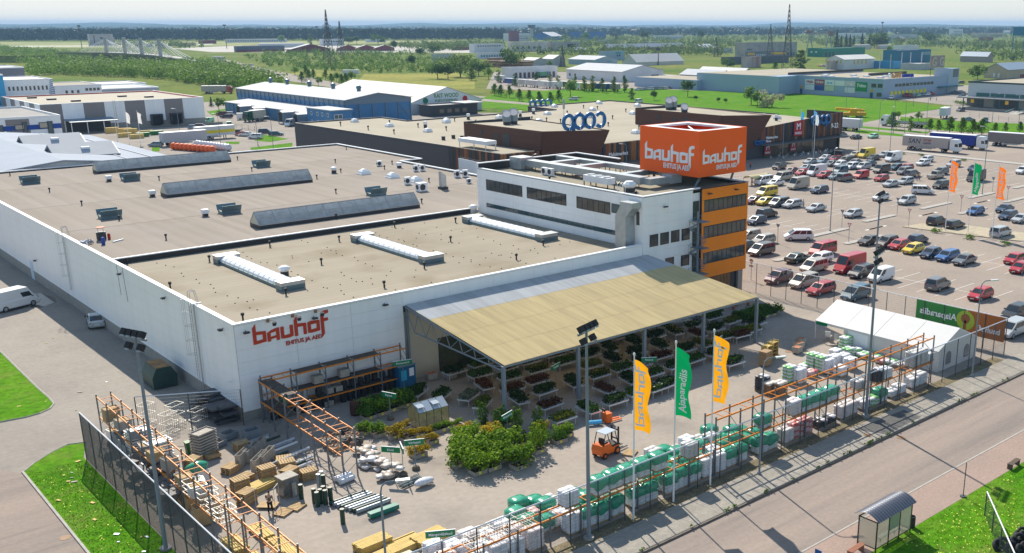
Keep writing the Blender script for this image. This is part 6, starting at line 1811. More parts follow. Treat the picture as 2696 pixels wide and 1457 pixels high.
def car_proto(kind):
 Lc, Wc, Hc, zb, zh, b0, b1, t0, t1, wb, wr, dk = KINDS[kind]
 hw, z0, f, r = Wc/2, .22, Lc/2, -Lc/2
 t = T('car', 'x', 'car')
 # lower body: sections along the length
 prof = [(f, .42, .62, .80), (f-.12, .26, .74, .90), (f-.5, z0, zh-.04, .97), (b0, z0, zb, 1.0), (0, z0, zb, 1.0), (b1+.1, z0, zb, 1.0), (max(b1-.15, r+.12), z0, dk, .97), (r+.05, .3, dk-.05, .92), (r, .42, dk-.2, .86)]
 mb = MB()
 rows = []
 for x, zl, zt, k in prof:
  w_ = hw*k
  rows.append(mb.add([(x, -w_*.9, zl), (x, -w_, zl+.16), (x, -w_, zt-.16), (x, -w_*.93, zt), (x, w_*.93, zt), (x, w_, zt-.16), (x, w_, zl+.16), (x, w_*.9, zl)]))
 for a, b in zip(rows[:-1], rows[1:]):
  for k in range(7):
   mb.face(a+k, b+k, b+k+1, a+k+1)
  mb.face(a+7, b+7, b, a)
 mb.face(*[rows[0]+k for k in range(8)])
 mb.face(*[rows[-1]+k for k in range(7, -1, -1)])
 # cabin
 wt = .80 if kind in ('hatch', 'sedan', 'wagon', 'suv', 'pickup') else .88
 wb_, wt_ = hw*.92, hw*wt
 boxy = kind in ('smallvan', 'minibus', 'bigvan')
 B = [(b0, -wb_, zb), (b0, wb_, zb), (b1, wb_, zb), (b1, -wb_, zb)]
 Tp = [(t0, -wt_, Hc-.06), (t0, wt_, Hc-.06), (t1, wt_, Hc-.06), (t1, -wt_, Hc-.06)]
 Tq = [(t0-.12, -wt_*.86, Hc), (t0-.12, wt_*.86, Hc), (t1+.08, wt_*.86, Hc), (t1+.08, -wt_*.86, Hc)]
 i = mb.add(B+Tp+Tq)
 for o_ in (0, 4):
  for k in range(4):
   q = (k+1) % 4
   mb.face(i+o_+k, i+o_+q, i+o_+4+q, i+o_+4+k)
 mb.face(i+8, i+9, i+10, i+11)
 if kind == 'pickup':
  mb.box(-2.45, -.82, .62, -.95, .82, .66)
 body = part('body', mb, PAINT, t)
 def quad(a, b, c, d, mg, out):
  a, b, c, d = map(Vector, (a, b, c, d))
  def P(u, v):
   return (a*(1-u)+b*u)*(1-v)+(d*(1-u)+c*u)*v+Vector(out)*.012
  return MB().poly([P(mg, .06), P(1-mg, .06), P(1-mg, .93), P(mg, .93)])
 part('windscreen', quad(B[0], B[1], Tp[1], Tp[0], .07, (1, 0, .6)), CGL, t)
 if kind != 'bigvan':
  part('rear_window', quad(B[2], B[3], Tp[3], Tp[2], .1, (-1, 0, .4)), CGL, t)
 for s in (-1, 1):
  e = 0 if s < 0 else 1
  fb, ft = Vector(B[0 if s < 0 else 1]), Vector(Tp[0 if s < 0 else 1])
  rb_, rt_ = Vector(B[3 if s < 0 else 2]), Vector(Tp[3 if s < 0 else 2])
  segs = [(.07, .46), (.5, .93)] if not boxy else ([(.05, .30)] if kind != 'minibus' else [(.05, .3), (.34, .62), (.66, .94)])
  if kind in ('mpv', 'wagon', 'suv'):
   segs = [(.07, .38), (.41, .68), (.71, .94)]
  for u0, u1 in segs:
   q = [fb.lerp(rb_, u0), fb.lerp(rb_, u1), ft.lerp(rt_, u1), ft.lerp(rt_, u0)]
   if kind == 'bigvan':
    q[2], q[3] = q[1].lerp(q[2], .62), q[0].lerp(q[3], .62)
   n = Vector((0, s, .25))*.014
   lo, hi = .08, .9
   p4 = [q[0].lerp(q[3], lo), q[1].lerp(q[2], lo), q[1].lerp(q[2], hi), q[0].lerp(q[3], hi)]
   part('side_window', MB().poly([p+n for p in (p4 if s < 0 else p4[::-1])]), CGL, t)
  for x in (wb/2+.02, -wb/2+.02):
   w = part('wheel', MB().cyl((x, s*(hw-.20), wr), (x, s*(hw+.015), wr), wr, n=14), TYRE, t)
   part('rim', MB().cyl((x, s*(hw+.012), wr), (x, s*(hw+.026), wr), wr*.66, n=10), RIM, w)
  part('headlight', MB().cbox((f-.13, s*hw*.68, .66), (.2, .36, .15), rz=s*-.35), HEADL, t)
  part('tail_light', MB().cbox((r+.09, s*hw*.76, dk-.22), (.14, .24, .26 if kind not in ('mpv', 'suv', 'wagon') else .42)), TAILL, t)
  part('mirror', MB().cbox((b0-.35, s*(hw+.1), zb+.06), (.16, .2, .13)), TRIMB, t)
 part('grille', MB().box(f-.06, -hw*.45, .34, f+.012, hw*.45, .52), TRIMB, t)
 part('number_plate', MB().box(f+.012, -.26, .36, f+.022, .26, .47), PLATE, t)
 part('number_plate', MB().box(r-.022, -.26, .52, r-.0, .26, .63), PLATE, t)
 part('sill', MB().box(-wb/2+wr, -hw*.99, z0-.03, wb/2-wr, hw*.99, z0+.06), TRIMB, t)
 return t
CARS = {k: car_proto(k) for k in KINDS}
COLS = {'wh': (.72, .73, .75), 'si': (.42, .44, .46), 'gr': (.13, .14, .15), 'bk': (.018, .019, .022), 'db': (.018, .035, .085), 'bl': (.02, .11, .32), 'rd': (.45, .012, .018), 'mr': (.11, .015, .03),
  'be': (.40, .36, .30), 'ye': (.72, .52, .0), 'gn': (.012, .04, .03), 'br': (.09, .07, .06), 'te': (.03, .10, .15), 'lb': (.20, .28, .34), 'gw': (.30, .62, .42), 'or': (.7, .2, .02)}
CG_ = 'cars and vans parked on the car park'
def car(kind, col, px_, py_, hd, label, group=CG_):
 p = at(px_, py_, KINDS[kind][2]*.42)
 c = clone(CARS[kind], (p.x, p.y, .03), R_(hd), label, group, cols={'body': COLS[col]})
 nm = {'pickup': 'pickup_truck', 'bigvan': 'van', 'smallvan': 'van', 'minibus': 'minibus'}.get(kind, 'car')
 c.name = nm
 c['category'] = {'pickup_truck': 'pickup'}.get(nm, nm)
 return c
Q = lambda x, y: (1950+x*.2896, 360+y*.2896)
R3 = lambda x, y: (1950+x*.2896, 720+y*.2896)
for k, c, x, y, h, lb in (
 ('suv', 'mr', 345, 1280, 182, 'dark maroon off-roader behind the mesh fence beside the plant yard'),
 ('mpv', 'be', 575, 1315, 180, 'silver-beige people carrier between the maroon and red cars at the fence'),
 ('wagon', 'rd', 728, 1385, 180, 'red estate car parked against the yard fence'),
 ('mpv', 'te', 1045, 1425, 181, 'dark blue-grey people carrier behind the white tent'),
 ('sedan', 'gn', 520, 1105, 0, 'dark green saloon with red tail lamps beside the red minibus'),
 ('minibus', 'rd', 745, 1025, 180, 'red passenger minibus with side windows'),
 ('wagon', 'wh', 722, 1110, 180, 'pale estate just behind the beige people carrier'),
 ('mpv', 'be', 665, 1180, 180, 'long beige people carrier in front of the pale estate'),
 ('bigvan', 'rd', 990, 1160, 180, 'red windowless panel van next to the black off-roader'),
 ('suv', 'bk', 1100, 1230, 180, 'black off-roader between the red panel van and the white van'),
 ('smallvan', 'wh', 1275, 1262, 180, 'small white delivery van at the end of the row'),
 ('suv', 'gr', 1795, 1340, 4, 'dark grey off-roader parked tail outwards near the green banner'),
 ('hatch', 'rd', 2180, 1435, 180, 'dark red small hatchback alone near the lamp post by the banner'),
 ('sedan', 'br', 1170, 945, 180, 'brown-grey saloon beside the floodlight mast'),
 ('suv', 'br', 1330, 960, 180, 'dark brown tall estate left of the red hatchback'),
 ('hatch', 'rd', 1440, 985, 180, 'bright red hatchback beside the yellow one'),
 ('hatch', 'ye', 1568, 1022, 180, 'yellow hatchback in the row of dark cars'),
 ('hatch', 'db', 1612, 935, 0, 'dark blue round coupe behind the yellow hatchback'),
 ('hatch', 'db', 1728, 1062, 180, 'dark blue hatchback right of the yellow one'),
 ('wagon', 'bl', 1880, 1085, 180, 'bright blue estate in the dark row'),
 ('sedan', 'gr', 2035, 1122, 180, 'grey saloon ending the dark row'),
 ('hatch', 'rd', 2490, 1115, 180, 'small red rounded car at the right edge, upper of two'),
 ('hatch', 'rd', 2545, 1195, 180, 'red hatchback at the right edge, lower of two'),
 ('mpv', 'br', 190, 1030, 180, 'grey-brown boxy car beside the orange building'),
 ('wagon', 'be', 205, 940, 180, 'beige estate behind the grey-brown boxy car'),
 ('mpv', 'be', 70, 905, 180, 'pale old people carrier half hidden by the orange building'),
 ('hatch', 'bk', 20, 1000, 180, 'black car mostly hidden by the orange building'),
 ('mpv', 'wh', 525, 900, 140, 'white people carrier driving along the car park aisle'),
 ('hatch', 'db', 145, 765, 180, 'dark blue hatchback next to the black off-roader by the orange sign'),
 ('suv', 'bk', 240, 698, 0, 'black off-roader parked tail out near the orange building'),
 ('sedan', 'mr', 125, 580, 180, 'maroon saloon in front of the yellow van'),
 ('hatch', 'ye', 222, 592, 180, 'pale yellow hatchback beside the maroon saloon'),
 ('mpv', 'gr', 350, 600, 180, 'dark grey people carrier between the yellow and silver cars'),
 ('wagon', 'si', 468, 615, 180, 'silver estate with its boot open being loaded'),
 ('sedan', 'si', 685, 650, 180, 'silver saloon standing alone in its bay'),
 ('minibus', 'ye', 240, 502, 180, 'yellow van with dark side panel'),
 ('hatch', 'si', 1022, 702, 180, 'silver hatchback alone in an empty bay'),
 ('bigvan', 'be', 525, 430, 180, 'large cream panel van with red lettering'),
 ('wagon', 'db', 715, 485, 180, 'dark blue estate right of the cream panel van'),
 ('minibus', 'wh', 205, 400, 180, 'white minibus beside the trolley shelter'),
 ('sedan', 'wh', 318, 422, 180, 'white saloon in front of the beige minibus'),
 ('minibus', 'be', 385, 365, 180, 'beige minibus behind the white saloon'),
 ('suv', 'bk', 350, 270, 190, 'black off-roader close to the shopping centre'),
 ('sedan', 'mr', 465, 312, 180, 'dark maroon saloon near the white van'),
 ('hatch', 'rd', 560, 330, 180, 'red hatchback left of the white van'),
 ('hatch', 'lb', 600, 285, 180, 'light blue car behind the red hatchback and white van'),
 ('bigvan', 'wh', 690, 312, 180, 'white high van in the crowded row'),
 ('wagon', 'rd', 765, 350, 180, 'red estate right of the white high van'),
 ('smallvan', 'te', 905, 308, 180, 'dark teal small van in the crowded row'),
 ('hatch', 'lb', 865, 365, 180, 'pale blue hatchback beside the red estate'),
 ('mpv', 'gr', 950, 372, 2, 'dark grey people carrier parked tail out'),
 ('smallvan', 'rd', 1095, 350, 180, 'red small van right of the dark people carrier'),
 ('sedan', 'si', 635, 228, 180, 'silver saloon at the front of the crowded block'),
 ('sedan', 'wh', 775, 195, 180, 'white saloon in the second crowded line'),
 ('sedan', 'lb', 752, 225, 180, 'grey-blue saloon between silver and red cars'),
 ('hatch', 'rd', 862, 205, 180, 'red hatchback amid the crowded block'),
 ('hatch', 'gr', 832, 248, 180, 'grey hatchback below the red one'),
 ('hatch', 'wh', 905, 252, 180, 'white hatchback right of the grey one'),
 ('suv', 'bk', 955, 215, 180, 'black off-roader in the crowded block'),
 ('sedan', 'gr', 1040, 235, 180, 'dark grey saloon behind the white off-roader'),
 ('suv', 'wh', 1010, 270, 180, 'white off-roader beside the silver off-roader'),
 ('suv', 'si', 1115, 272, 180, 'silver off-roader with dark windows in the middle rows'),
 ('sedan', 'te', 1168, 245, 180, 'dark saloon behind the silver off-roader'),
 ('suv', 'bk', 872, 158, 95, 'black off-roader seen end-on near the shopping centre lamp'),
 ('hatch', 'be', 1045, 165, 180, 'champagne hatchback left of the yellow high van'),
 ('bigvan', 'ye', 1145, 155, 180, 'bright yellow high van'),
 ('sedan', 'bk', 1210, 192, 180, 'black saloon in front of the yellow high van'),
 ('hatch', 'si', 1310, 165, 180, 'silver hatchback behind the tall white van'),
 ('bigvan', 'wh', 1388, 188, 180, 'tall white van near the lorries'),
 ('minibus', 'bk', 1282, 297, 180, 'black minibus in the middle rows'),
 ('hatch', 'te', 1410, 280, 180, 'dark hatchback right of the black minibus'),
 ('mpv', 'gr', 1488, 315, 180, 'dark grey people carrier below the red roof car'),
 ('hatch', 'rd', 1510, 282, 180, 'dark red car behind the grey people carrier'),
 ('suv', 'gr', 1562, 338, 0, 'dark off-roader beside the couple with a yellow bag'),
 ('hatch', 'rd', 1280, 380, 180, 'bright red hatchback standing apart'),
 ('sedan', 'si', 1365, 430, 180, 'silver saloon left of the silver estate'),
 ('wagon', 'si', 1498, 405, 180, 'silver estate right of the silver saloon'),
 ('wagon', 'wh', 1658, 240, 180, 'white estate, nearer of two white estates'),
 ('wagon', 'wh', 1690, 208, 180, 'white estate, farther of two white estates'),
 ('pickup', 'be', 1775, 352, 0, 'grey-beige pickup with open bed'),
 ('suv', 'gr', 1822, 318, 180, 'dark off-roader behind the pickup'),
 ('suv', 'bk', 1820, 440, 180, 'black off-roader left of the orange flag'),
 ('mpv', 'wh', 1655, 490, -58, 'white taxi-like car with yellow and blue side stripe'),
 ('hatch', 'wh', 1272, 552, 180, 'white hatchback with a green roof load'),
 ('suv', 'si', 1510, 582, 180, 'silver off-roader in the empty middle bays'),
 ('suv', 'si', 1935, 250, 180, 'silver off-roader behind the orange flag'),
 ('hatch', 'db', 2125, 290, 180, 'dark blue car behind the green flag'),
 ('bigvan', 'bk', 2140, 362, 180, 'black high van behind the green flag'),
 ('hatch', 'bl', 2135, 678, 180, 'bright blue hatchback by the island with flagpoles'),
 ('sedan', 'db', 2400, 658, 180, 'dark blue saloon near the right flagpole'),
 ('wagon', 'db', 2430, 718, 180, 'dark blue estate below the dark blue saloon'),
 ('sedan', 'si', 2548, 748, 180, 'silver car cut by the right edge'),
 ('suv', 'bk', 1785, 768, 0, 'black off-roader left of the white flagpole'),
 ('wagon', 'bk', 1945, 800, 0, 'black estate between the two flagpoles'),
 ('mpv', 'si', 2365, 868, 0, 'silver people carrier at the right flagpole'),
 ('suv', 'wh', 2565, 310, 180, 'white car at the right edge beyond the flags'),
 ('mpv', 'si', 2470, 1748, 180, 'silver people carrier beside the end of the green banner'),
 ('suv', 'bk', 2500, 1600, 180, 'black off-roader with open boot at the right edge'),
):
 car(k, c, *Q(x, y), h, lb)
g = 'cars in front of the shopping centre end'
for k, c, x, y, h, lb in (('suv', 'wh', 790, 1272, 180, 'white off-roader under the shopping centre end'), ('suv', 'gr', 915, 1225, 0, 'dark off-roader by the shopping centre column'), ('sedan', 'gn', 1050, 1247, 0, 'dark green saloon before the charging kiosk'), ('hatch', 'gw', 1205, 1240, 180, 'green and white electric car charging')):
 car(k, c, *q4(x, y), h, lb, g)
g = 'cars by the pale blue store'
for k, c, x, y, h, lb in (('smallvan', 'wh', 930, 555, 200, 'small white van at the corner of the pale blue store'), ('minibus', 'rd', 1130, 528, 180, 'dark red van under the yellow windows'), ('hatch', 'mr', 1205, 538, 180, 'maroon car next to the dark red van'), ('hatch', 'gw', 1255, 527, 180, 'green car under the yellow windows'), ('hatch', 'lb', 1312, 520, 180, 'pale blue-grey car under the yellow windows'), ('suv', 'wh', 1368, 514, 180, 'white off-roader under the yellow windows'), ('suv', 'rd', 1425, 506, 180, 'red off-roader by the store awning'), ('sedan', 'gr', 1730, 488, -43, 'grey saloon in front of the stair tower'), ('sedan', 'si', 1798, 484, -43, 'silver saloon beyond the stair tower'), ('sedan', 'db', 1808, 530, 180, 'blue saloon left of the goods terminal'), ('suv', 'gr', 1788, 365, 137, 'dark car below the large round tree'), ('suv', 'gr', 1790, 705, 180, 'grey off-roader by the terminal dock'), ('sedan', 'lb', 1872, 825, 137, 'pale grey saloon behind the limes'), ('suv', 'te', 2098, 838, 210, 'grey off-roader behind the limes near the ramp')):
 car(k, c, *z5(x, y), h, lb, g)
g = 'cars by the western warehouses'
for k, c, x, y, h, lb in (('wagon', 'db', 1008, 655, 137, 'dark blue estate by the blue warehouse'), ('wagon', 'wh', 1030, 620, 137, 'white estate behind the dark blue one'), ('suv', 'mr', 945, 618, 137, 'dark car at the corner of the blue warehouse'), ('smallvan', 'gw', 762, 712, 200, 'white and green small van by the striped warehouse corner'), ('smallvan', 'gw', 1050, 768, 250, 'white and green small van beside the fence'), ('wagon', 'wh', 975, 830, 137, 'white estate with a roof rack by the fence'), ('wagon', 'bk', 1125, 865, 137, 'black estate left of the red car'), ('hatch', 'rd', 1212, 890, 137, 'red car between the black and white ones'), ('sedan', 'wh', 1275, 898, 137, 'white saloon right of the red car'), ('suv', 'wh', 1402, 928, 137, 'white off-roader at the end of the fence row'), ('suv', 'db', 1540, 858, -30, 'dark off-roader at the gate by the dark grey wall'), ('wagon', 'te', 1685, 890, -30, 'dark estate next to the gate barrier'), ('hatch', 'lb', 572, 802, -30, 'grey-blue car beside the dock ramp'), ('suv', 'mr', 670, 790, -30, 'dark maroon car beside the dock ramp'), ('hatch', 'lb', 50, 1035, 137, 'blue-grey car behind the grey roof hall'), ('bigvan', 'wh', 1258, 660, -20, 'large white van at the blue warehouse docks'), ('bigvan', 'wh', 1880, 745, 215, 'white and black van beside the docks')):
 car(k, c, *z4(x, y), h, lb, g)
g = 'cars in the row before the white depot'
for k in range(9):
 car(('suv', 'hatch', 'sedan')[k % 3], ('wh', 'si', 'gr', 'wh', 'lb', 'bk', 'si', 'wh', 'gr')[k], *t3(1395+k*36, 862-k*1.5), 137, '%s car from the poplars in the row before the white depot' % ORD[k], g)
car('sedan', 'lb', *t3(1935, 850), 137, 'pale car right of the dense dark lawn tree', g)
car('minibus', 'wh', *t3(1400, 978), 20, 'white van on the lawn road behind the shopping centre roof', 'vans on the lawn road')
car('suv', 'wh', *t3(768, 955), 137, 'white car on the avenue above the blue roof letters', 'vans on the lawn road')
g = 'traffic on the bridge road'
for k, (x, y, kd, c) in enumerate(((586, 163, 'bigvan', 'wh'), (640, 172, 'sedan', 'bl'), (660, 172, 'suv', 'wh'), (665, 181, 'hatch', 'lb'), (690, 184, 'sedan', 'wh'), (655, 178, 'suv', 'gr'))):
 car(kd, c, x, y, (137, -43)[k % 2], '%s vehicle on the road below the bridge, counted from the bridge' % ORD[k], g)
g = 'cars in the scrapyards of the industrial district'
for k in range(10):
 car(random.choice(('hatch', 'sedan', 'suv')), random.choice(('wh', 'rd', 'si', 'lb', 'gr', 'or')), 1845+k*4+(290 if k > 5 else 0), (222 if k <= 5 else 175)+rnd(-2, 2), rnd(0, 360), ('%s scrapped car left of the pale blue store' if k <= 5 else '%s car by the yellow striped hall') % ORD[k], g)
car('bigvan', 'wh', 36, 790, 20, 'white delivery van with a red stripe beside a puddle on the side lane', None)
car('sedan', 'si', 252, 843, 78, 'silver saloon parked in the shade of the long white wall', None)
for k_ in CARS.values():
 kill(k_)
# lorries and trailers
TARP = mat('trailer_tarp', (.6, .6, .6), .55, obj_color=True)
def wheels(par, xs, hw=1.2, r=.5):
 for x in xs:
  for s in (-1, 1):
   w = part('wheel', MB().cyl((x, s*(hw-.35), r), (x, s*hw, r), r, n=12), TYRE, par)
   part('rim', MB().cyl((x, s*hw, r), (x, s*(hw+.02), r), r*.55, n=10), RIM, w)
def tractor(t, x0, col):
 c = part('cab', MB().extr([(x0, .7), (x0+2.55, .55), (x0+2.6, 1.6), (x0+2.35, 2.9), (x0+1.9, 3.7), (x0+.2, 3.75), (x0, 3.3)], lambda a, b: (a, 1.22, b), lambda a, b: (a, -1.22, b)), PAINT, t)
 c.color = (*col, 1)
 part('windscreen', MB().poly([(x0+2.6, -1.1, 1.75), (x0+2.6, 1.1, 1.75), (x0+2.41, 1.1, 2.75), (x0+2.41, -1.1, 2.75)]), CGL, t)
 for s in (-1, 1):
  part('side_window', MB().poly([(x0+1.4, s*1.235, 1.8), (x0+2.4, s*1.235, 1.8), (x0+2.25, s*1.235, 2.6), (x0+1.4, s*1.235, 2.6)][::s]), CGL, t)
  part('headlight', MB().box(x0+2.55, s*.95-.2, .7, x0+2.63, s*.95+.2, .95), HEADL, t)
 part('chassis', MB().box(x0-3.2, -.5, .75, x0+.4, .5, 1.05), TRIMB, t)
 wheels(t, (x0+1.5, x0-1.9))
def lorry(loc, hd, label, col, tcol, flat=False, texts=(), cab=True, name='lorry', L_=13.4, cat=None):
 t = T(name, label, cat or name.replace('_', ' '), (loc[0], loc[1], .03), hd, 'lorries and trailers')
 if flat:
  part('bed', MB().box(-L_/2, -1.25, 1.15, L_/2, 1.25, 1.35), TRIMB, t)
  part('drop_side', MB().box(-L_/2, -1.27, 1.35, L_/2, -1.22, 2.0).box(-L_/2, 1.22, 1.35, L_/2, 1.27, 2.0), STEEL, t)
 else:
  b = part('trailer_box', MB().box(-L_/2, -1.26, 1.1, L_/2, 1.26, 3.85), TARP, t)
  b.color = (*tcol, 1)
  r_ = part('trailer_roof', MB().box(-L_/2-.03, -1.29, 3.86, L_/2+.03, 1.29, 3.98), WHITE, t)
  part('underrun_bar', MB().box(-L_/2+4, -1.24, .6, L_/2-4.5, -1.18, 1.0).box(-L_/2+4, 1.18, .6, L_/2-4.5, 1.24, 1.0), STEEL, t)
  for s_, sz, u, v, m_ in texts:
   part('lettering', put_text(MB(), s_, sz, (u, 1.275, v), (-1, 0, 0), (0, 0, 1), extr=.01, bold=.02, shear=.2), m_, t)
   part('lettering', put_text(MB(), s_, sz, (-u, -1.275, v), (1, 0, 0), (0, 0, 1), extr=.01, bold=.02, shear=.2), m_, t)
 wheels(t, [-L_/2+2+k*1.3 for k in range(3 if L_ > 9 else 1)])
 if cab:
  tractor(t, L_/2+.5, col)
 else:
  part('landing_legs', MB().box(L_/2-3, -.8, 0, L_/2-2.8, -.6, 1.1).box(L_/2-3, .6, 0, L_/2-2.8, .8, 1.1), TRIMB, t)
 return t
NAVY = mat('navy_print', (.02, .05, .11), .5)
DRED = mat('dark_red_print', (.35, .06, .05), .5)
hd = -math.pi/2+.12
p = at(*z5(1360, 1215))
lorry(p, hd, 'articulated lorry with grey SAN lettering trailer and white cab', (.75, .76, .78), (.42, .38, .36), texts=(('SAN', 1.9, 3.2, 2.0, NAVY), ('SISTEM', .75, -.6, 2.75, DRED), ('LOJISTIK', .62, -.6, 2.0, NAVY)))
p = at(*z5(1690, 1175))
lorry(p, hd, 'articulated lorry with deep blue tarpaulin and white cab', (.75, .76, .78), (.01, .035, .28))
p = at(*z5(2420, 1165))
lorry(p, hd+.03, 'grey-brown trailer lorry behind the blue one at the right edge', (.3, .3, .35), (.20, .18, .17))
p = at(*z5(1130, 925))
lorry(p, math.pi/2+.10, 'empty flatbed lorry with white cab on the far road', (.75, .76, .78), (.3, .3, .3), flat=True)
p = at(*z5(420, 965))
lorry(p, math.pi/2+.1, 'box lorry with a dark cab behind the shopping centre end', (.03, .035, .04), (.62, .62, .64), L_=7.5)
p = at(*z5(1590, 810))
lorry(p, .3, 'white and blue box body standing behind the limes', (.6, .6, .6), (.62, .64, .7), cab=False, name='trailer', L_=7.5)
p = at(*z4(1440, 715))
lorry(p, 3.5, 'green and cream box lorry at the blue warehouse dock', (.012, .09, .03), (.55, .52, .42), L_=6.0)
for k, (x, y, c, h, lb, L_) in enumerate(((440, 1040, (.45, .46, .5), 0.06, 'long silver container behind the store roof', 13), (860, 960, (.66, .66, .68), .08, 'white box trailer with a yellow band behind the store roof', 12))):
 p = at(*z4(x, y))
 t = lorry(p, h, lb, (.5, .5, .5), c, cab=False, name='trailer', L_=L_)
 if k:
  part('yellow_band', MB().box(-6, -1.29, 1.9, 6, -1.265, 2.8), mat('yellow_band', (.75, .6, .02), .5), t)
p = at(*z4(850, 345))
lorry(p, -.6, 'grey trailer lorry with a red cab by the scrub behind the warehouses', (.4, .05, .04), (.45, .40, .37), L_=12)
cols = ((.62, .62, .63), (.06, .09, .25), (.6, .58, .56), (.55, .5, .5), (.62, .61, .6), (.6, .6, .58), (.10, .12, .10), (.65, .65, .66), (.5, .38, .04), (.02, .07, .3), (.4, .33, .33), (.6, .6, .6))
for k, (x, y) in enumerate(((60, 795), (165, 825), (275, 835), (380, 845), (500, 855), (600, 860), (700, 858), (800, 870), (905, 878), (1040, 880), (1150, 882), (1700, 790))):
 p = at(*t3(x, y))
 t = lorry(p, 1.57+rnd(-.04, .04), '%s trailer from the dark meadow trees in the trailer park' % ORD[k] if k < 11 else 'trailer with a dark red round monogram beside the white depot', (.5, .5, .5), cols[k], cab=False, name='trailer', L_=9)
 if k in (4, 11):
  mb = MB()
  for j in range(20):
   a, b = j*math.pi/10, (j+1)*math.pi/10
   mb.cyl((-1.29 if 0 else -2+1.1*math.cos(a), 1.28, 2.5+1.1*math.sin(a)), (-2+1.1*math.cos(b), 1.28, 2.5+1.1*math.sin(b)), .06, n=4)
  put_text(mb, 'A', 1.5, (-2, 1.29, 2.0), (-1, 0, 0), (0, 0, 1), extr=.01)
  part('monogram', mb, DRED, t)
p = at(925, 200)
lorry(p, -.65, 'white box trailer parked on the avenue behind the blue warehouse', (.5, .5, .5), (.66, .68, .7), cab=False, name='trailer', L_=11)
p = at(572, 160)
lorry(p, -.9, 'pale lorry just off the bridge', (.6, .6, .62), (.55, .57, .6), L_=9)
p = at(*t3(470, 750))
lorry(p, .3, 'lorry with a blue cab and green trailer before the garage row', (.03, .15, .4), (.1, .3, .15), L_=8)
p = at(*z5(440, 800))
mc = T('mobile_crane', 'yellow mobile crane folded behind the shopping centre end', 'crane', (p.x, p.y, 0), 2.4)
part('carrier', MB().box(-5, -1.3, .7, 5, 1.3, 1.9), mat('crane_yellow', (.72, .38, .01), .5), mc)
part('boom', MB().cyl((-4.5, 0, 2.6), (6.5, 0, 3.3), .5, n=6), mat('crane_yellow', (.72, .38, .01), .5), mc)
part('cab', MB().box(-1.5, -1.2, 1.9, 1, 1.2, 3.3), mat('crane_yellow', (.72, .38, .01), .5), mc)
wheels(mc, (-3.5, -2, 2, 3.5))
# == the garden yard
g4 = lambda x, y: (650+.27174*x, 1080+.27174*y)
h4 = lambda x, y: (1300+.27174*x, 1080+.27174*y)
c3 = lambda x, y: (1300+.27301*x, 720+.27301*y)
Zp = lambda x, y: (950+.1724*x, 980+.1724*y)
Z3 = lambda x, y: (2050+.3695*x, 850+.3695*y)
Z2 = lambda x, y: (1700+.3695*x, 960+.3695*y)
def nth(n):
 ones = ('', 'first', 'second', 'third', 'fourth', 'fifth', 'sixth', 'seventh', 'eighth', 'ninth', 'tenth', 'eleventh', 'twelfth', 'thirteenth', 'fourteenth', 'fifteenth', 'sixteenth', 'seventeenth', 'eighteenth', 'nineteenth', 'twentieth')
 if n <= 20:
  return ones[n]
 t_ = {2: 'twenty', 3: 'thirty', 4: 'forty', 5: 'fifty'}[n//10]
 return t_+('-'+ones[n % 10] if n % 10 else '')
# fences
FENC = mat('dark_fence_steel', (.06, .07, .08), .5)
RAILW = mat('pale_top_rail', (.62, .64, .70), .4)
def fence(a, b, h, label, step=2.5, name='mesh_fence', gaps=.25, rail=True, wr=.006):
 a, b = Vector((*a, 0)), Vector((*b, 0))
 t = T(name, label, 'fence', a)
 L_ = (b-a).length
 d = (b-a).normalized()
 n = max(1, round(L_/step))
 pm_ = MB().cyl((0, 0, 0), (0, 0, h), .045, n=6).mesh('fence_post', FENC)
 for k in range(n+1):
  link('fence_post', pm_, t, d*(L_*k/n))
 w_ = MB()
 for k in range(int(h/gaps)):
  w_.cyl(Vector((0, 0, .1+k*gaps)), d*L_+Vector((0, 0, .1+k*gaps)), wr, n=3, caps=False)
 for k in range(int(L_/(gaps*.5))):
  p = d*(k*gaps*.5)
  w_.cyl(p, p+Vector((0, 0, h-.1)), wr*.75, n=3, caps=False)
 part('wire_mesh', w_, FENC, t)['kind'] = 'stuff'
 if rail:
  part('top_rail', MB().cyl((0, 0, h), d*L_+Vector((0, 0, h)), .05, n=6), RAILW, t)
 return t
fence((-12.65, -36.5), (67.6, -36.4), 4.0, 'tall wire mesh fence with a pale top rail along the street')
fence((-12.65, 1.0), (-12.65, -36.4), 4.1, 'tall dark mesh fence between the side lawn and the timber racks', gaps=.14, wr=.011)
fence((68.0, -36.2), (68.0, 1.0), 4.0, 'mesh fence carrying the green banner between yard and car park')
fence((-7.7, 3.7), (-.3, -.6), 3.4, 'tall mesh gate fence beside the store corner', 3.6, gaps=.3)
fence((24, -60), (32, -53.5), 1.9, 'low wire fence in front of the tyre heap', 2.5, gaps=.2)
p0, p1 = at(*z4(830, 770)), at(*z4(1480, 860))
fence((p0.x, p0.y), (p1.x, p1.y), 1.6, 'low wire fence between the parked cars and the blue warehouse', 4, gaps=.4, rail=False)
p0, p1 = at(*z5(1900, 800)), at(*z5(2640, 890))
fence((p0.x, p0.y), (p1.x, p1.y), 2.0, 'wire fence in front of the goods terminal', 5, gaps=.5, rail=False)
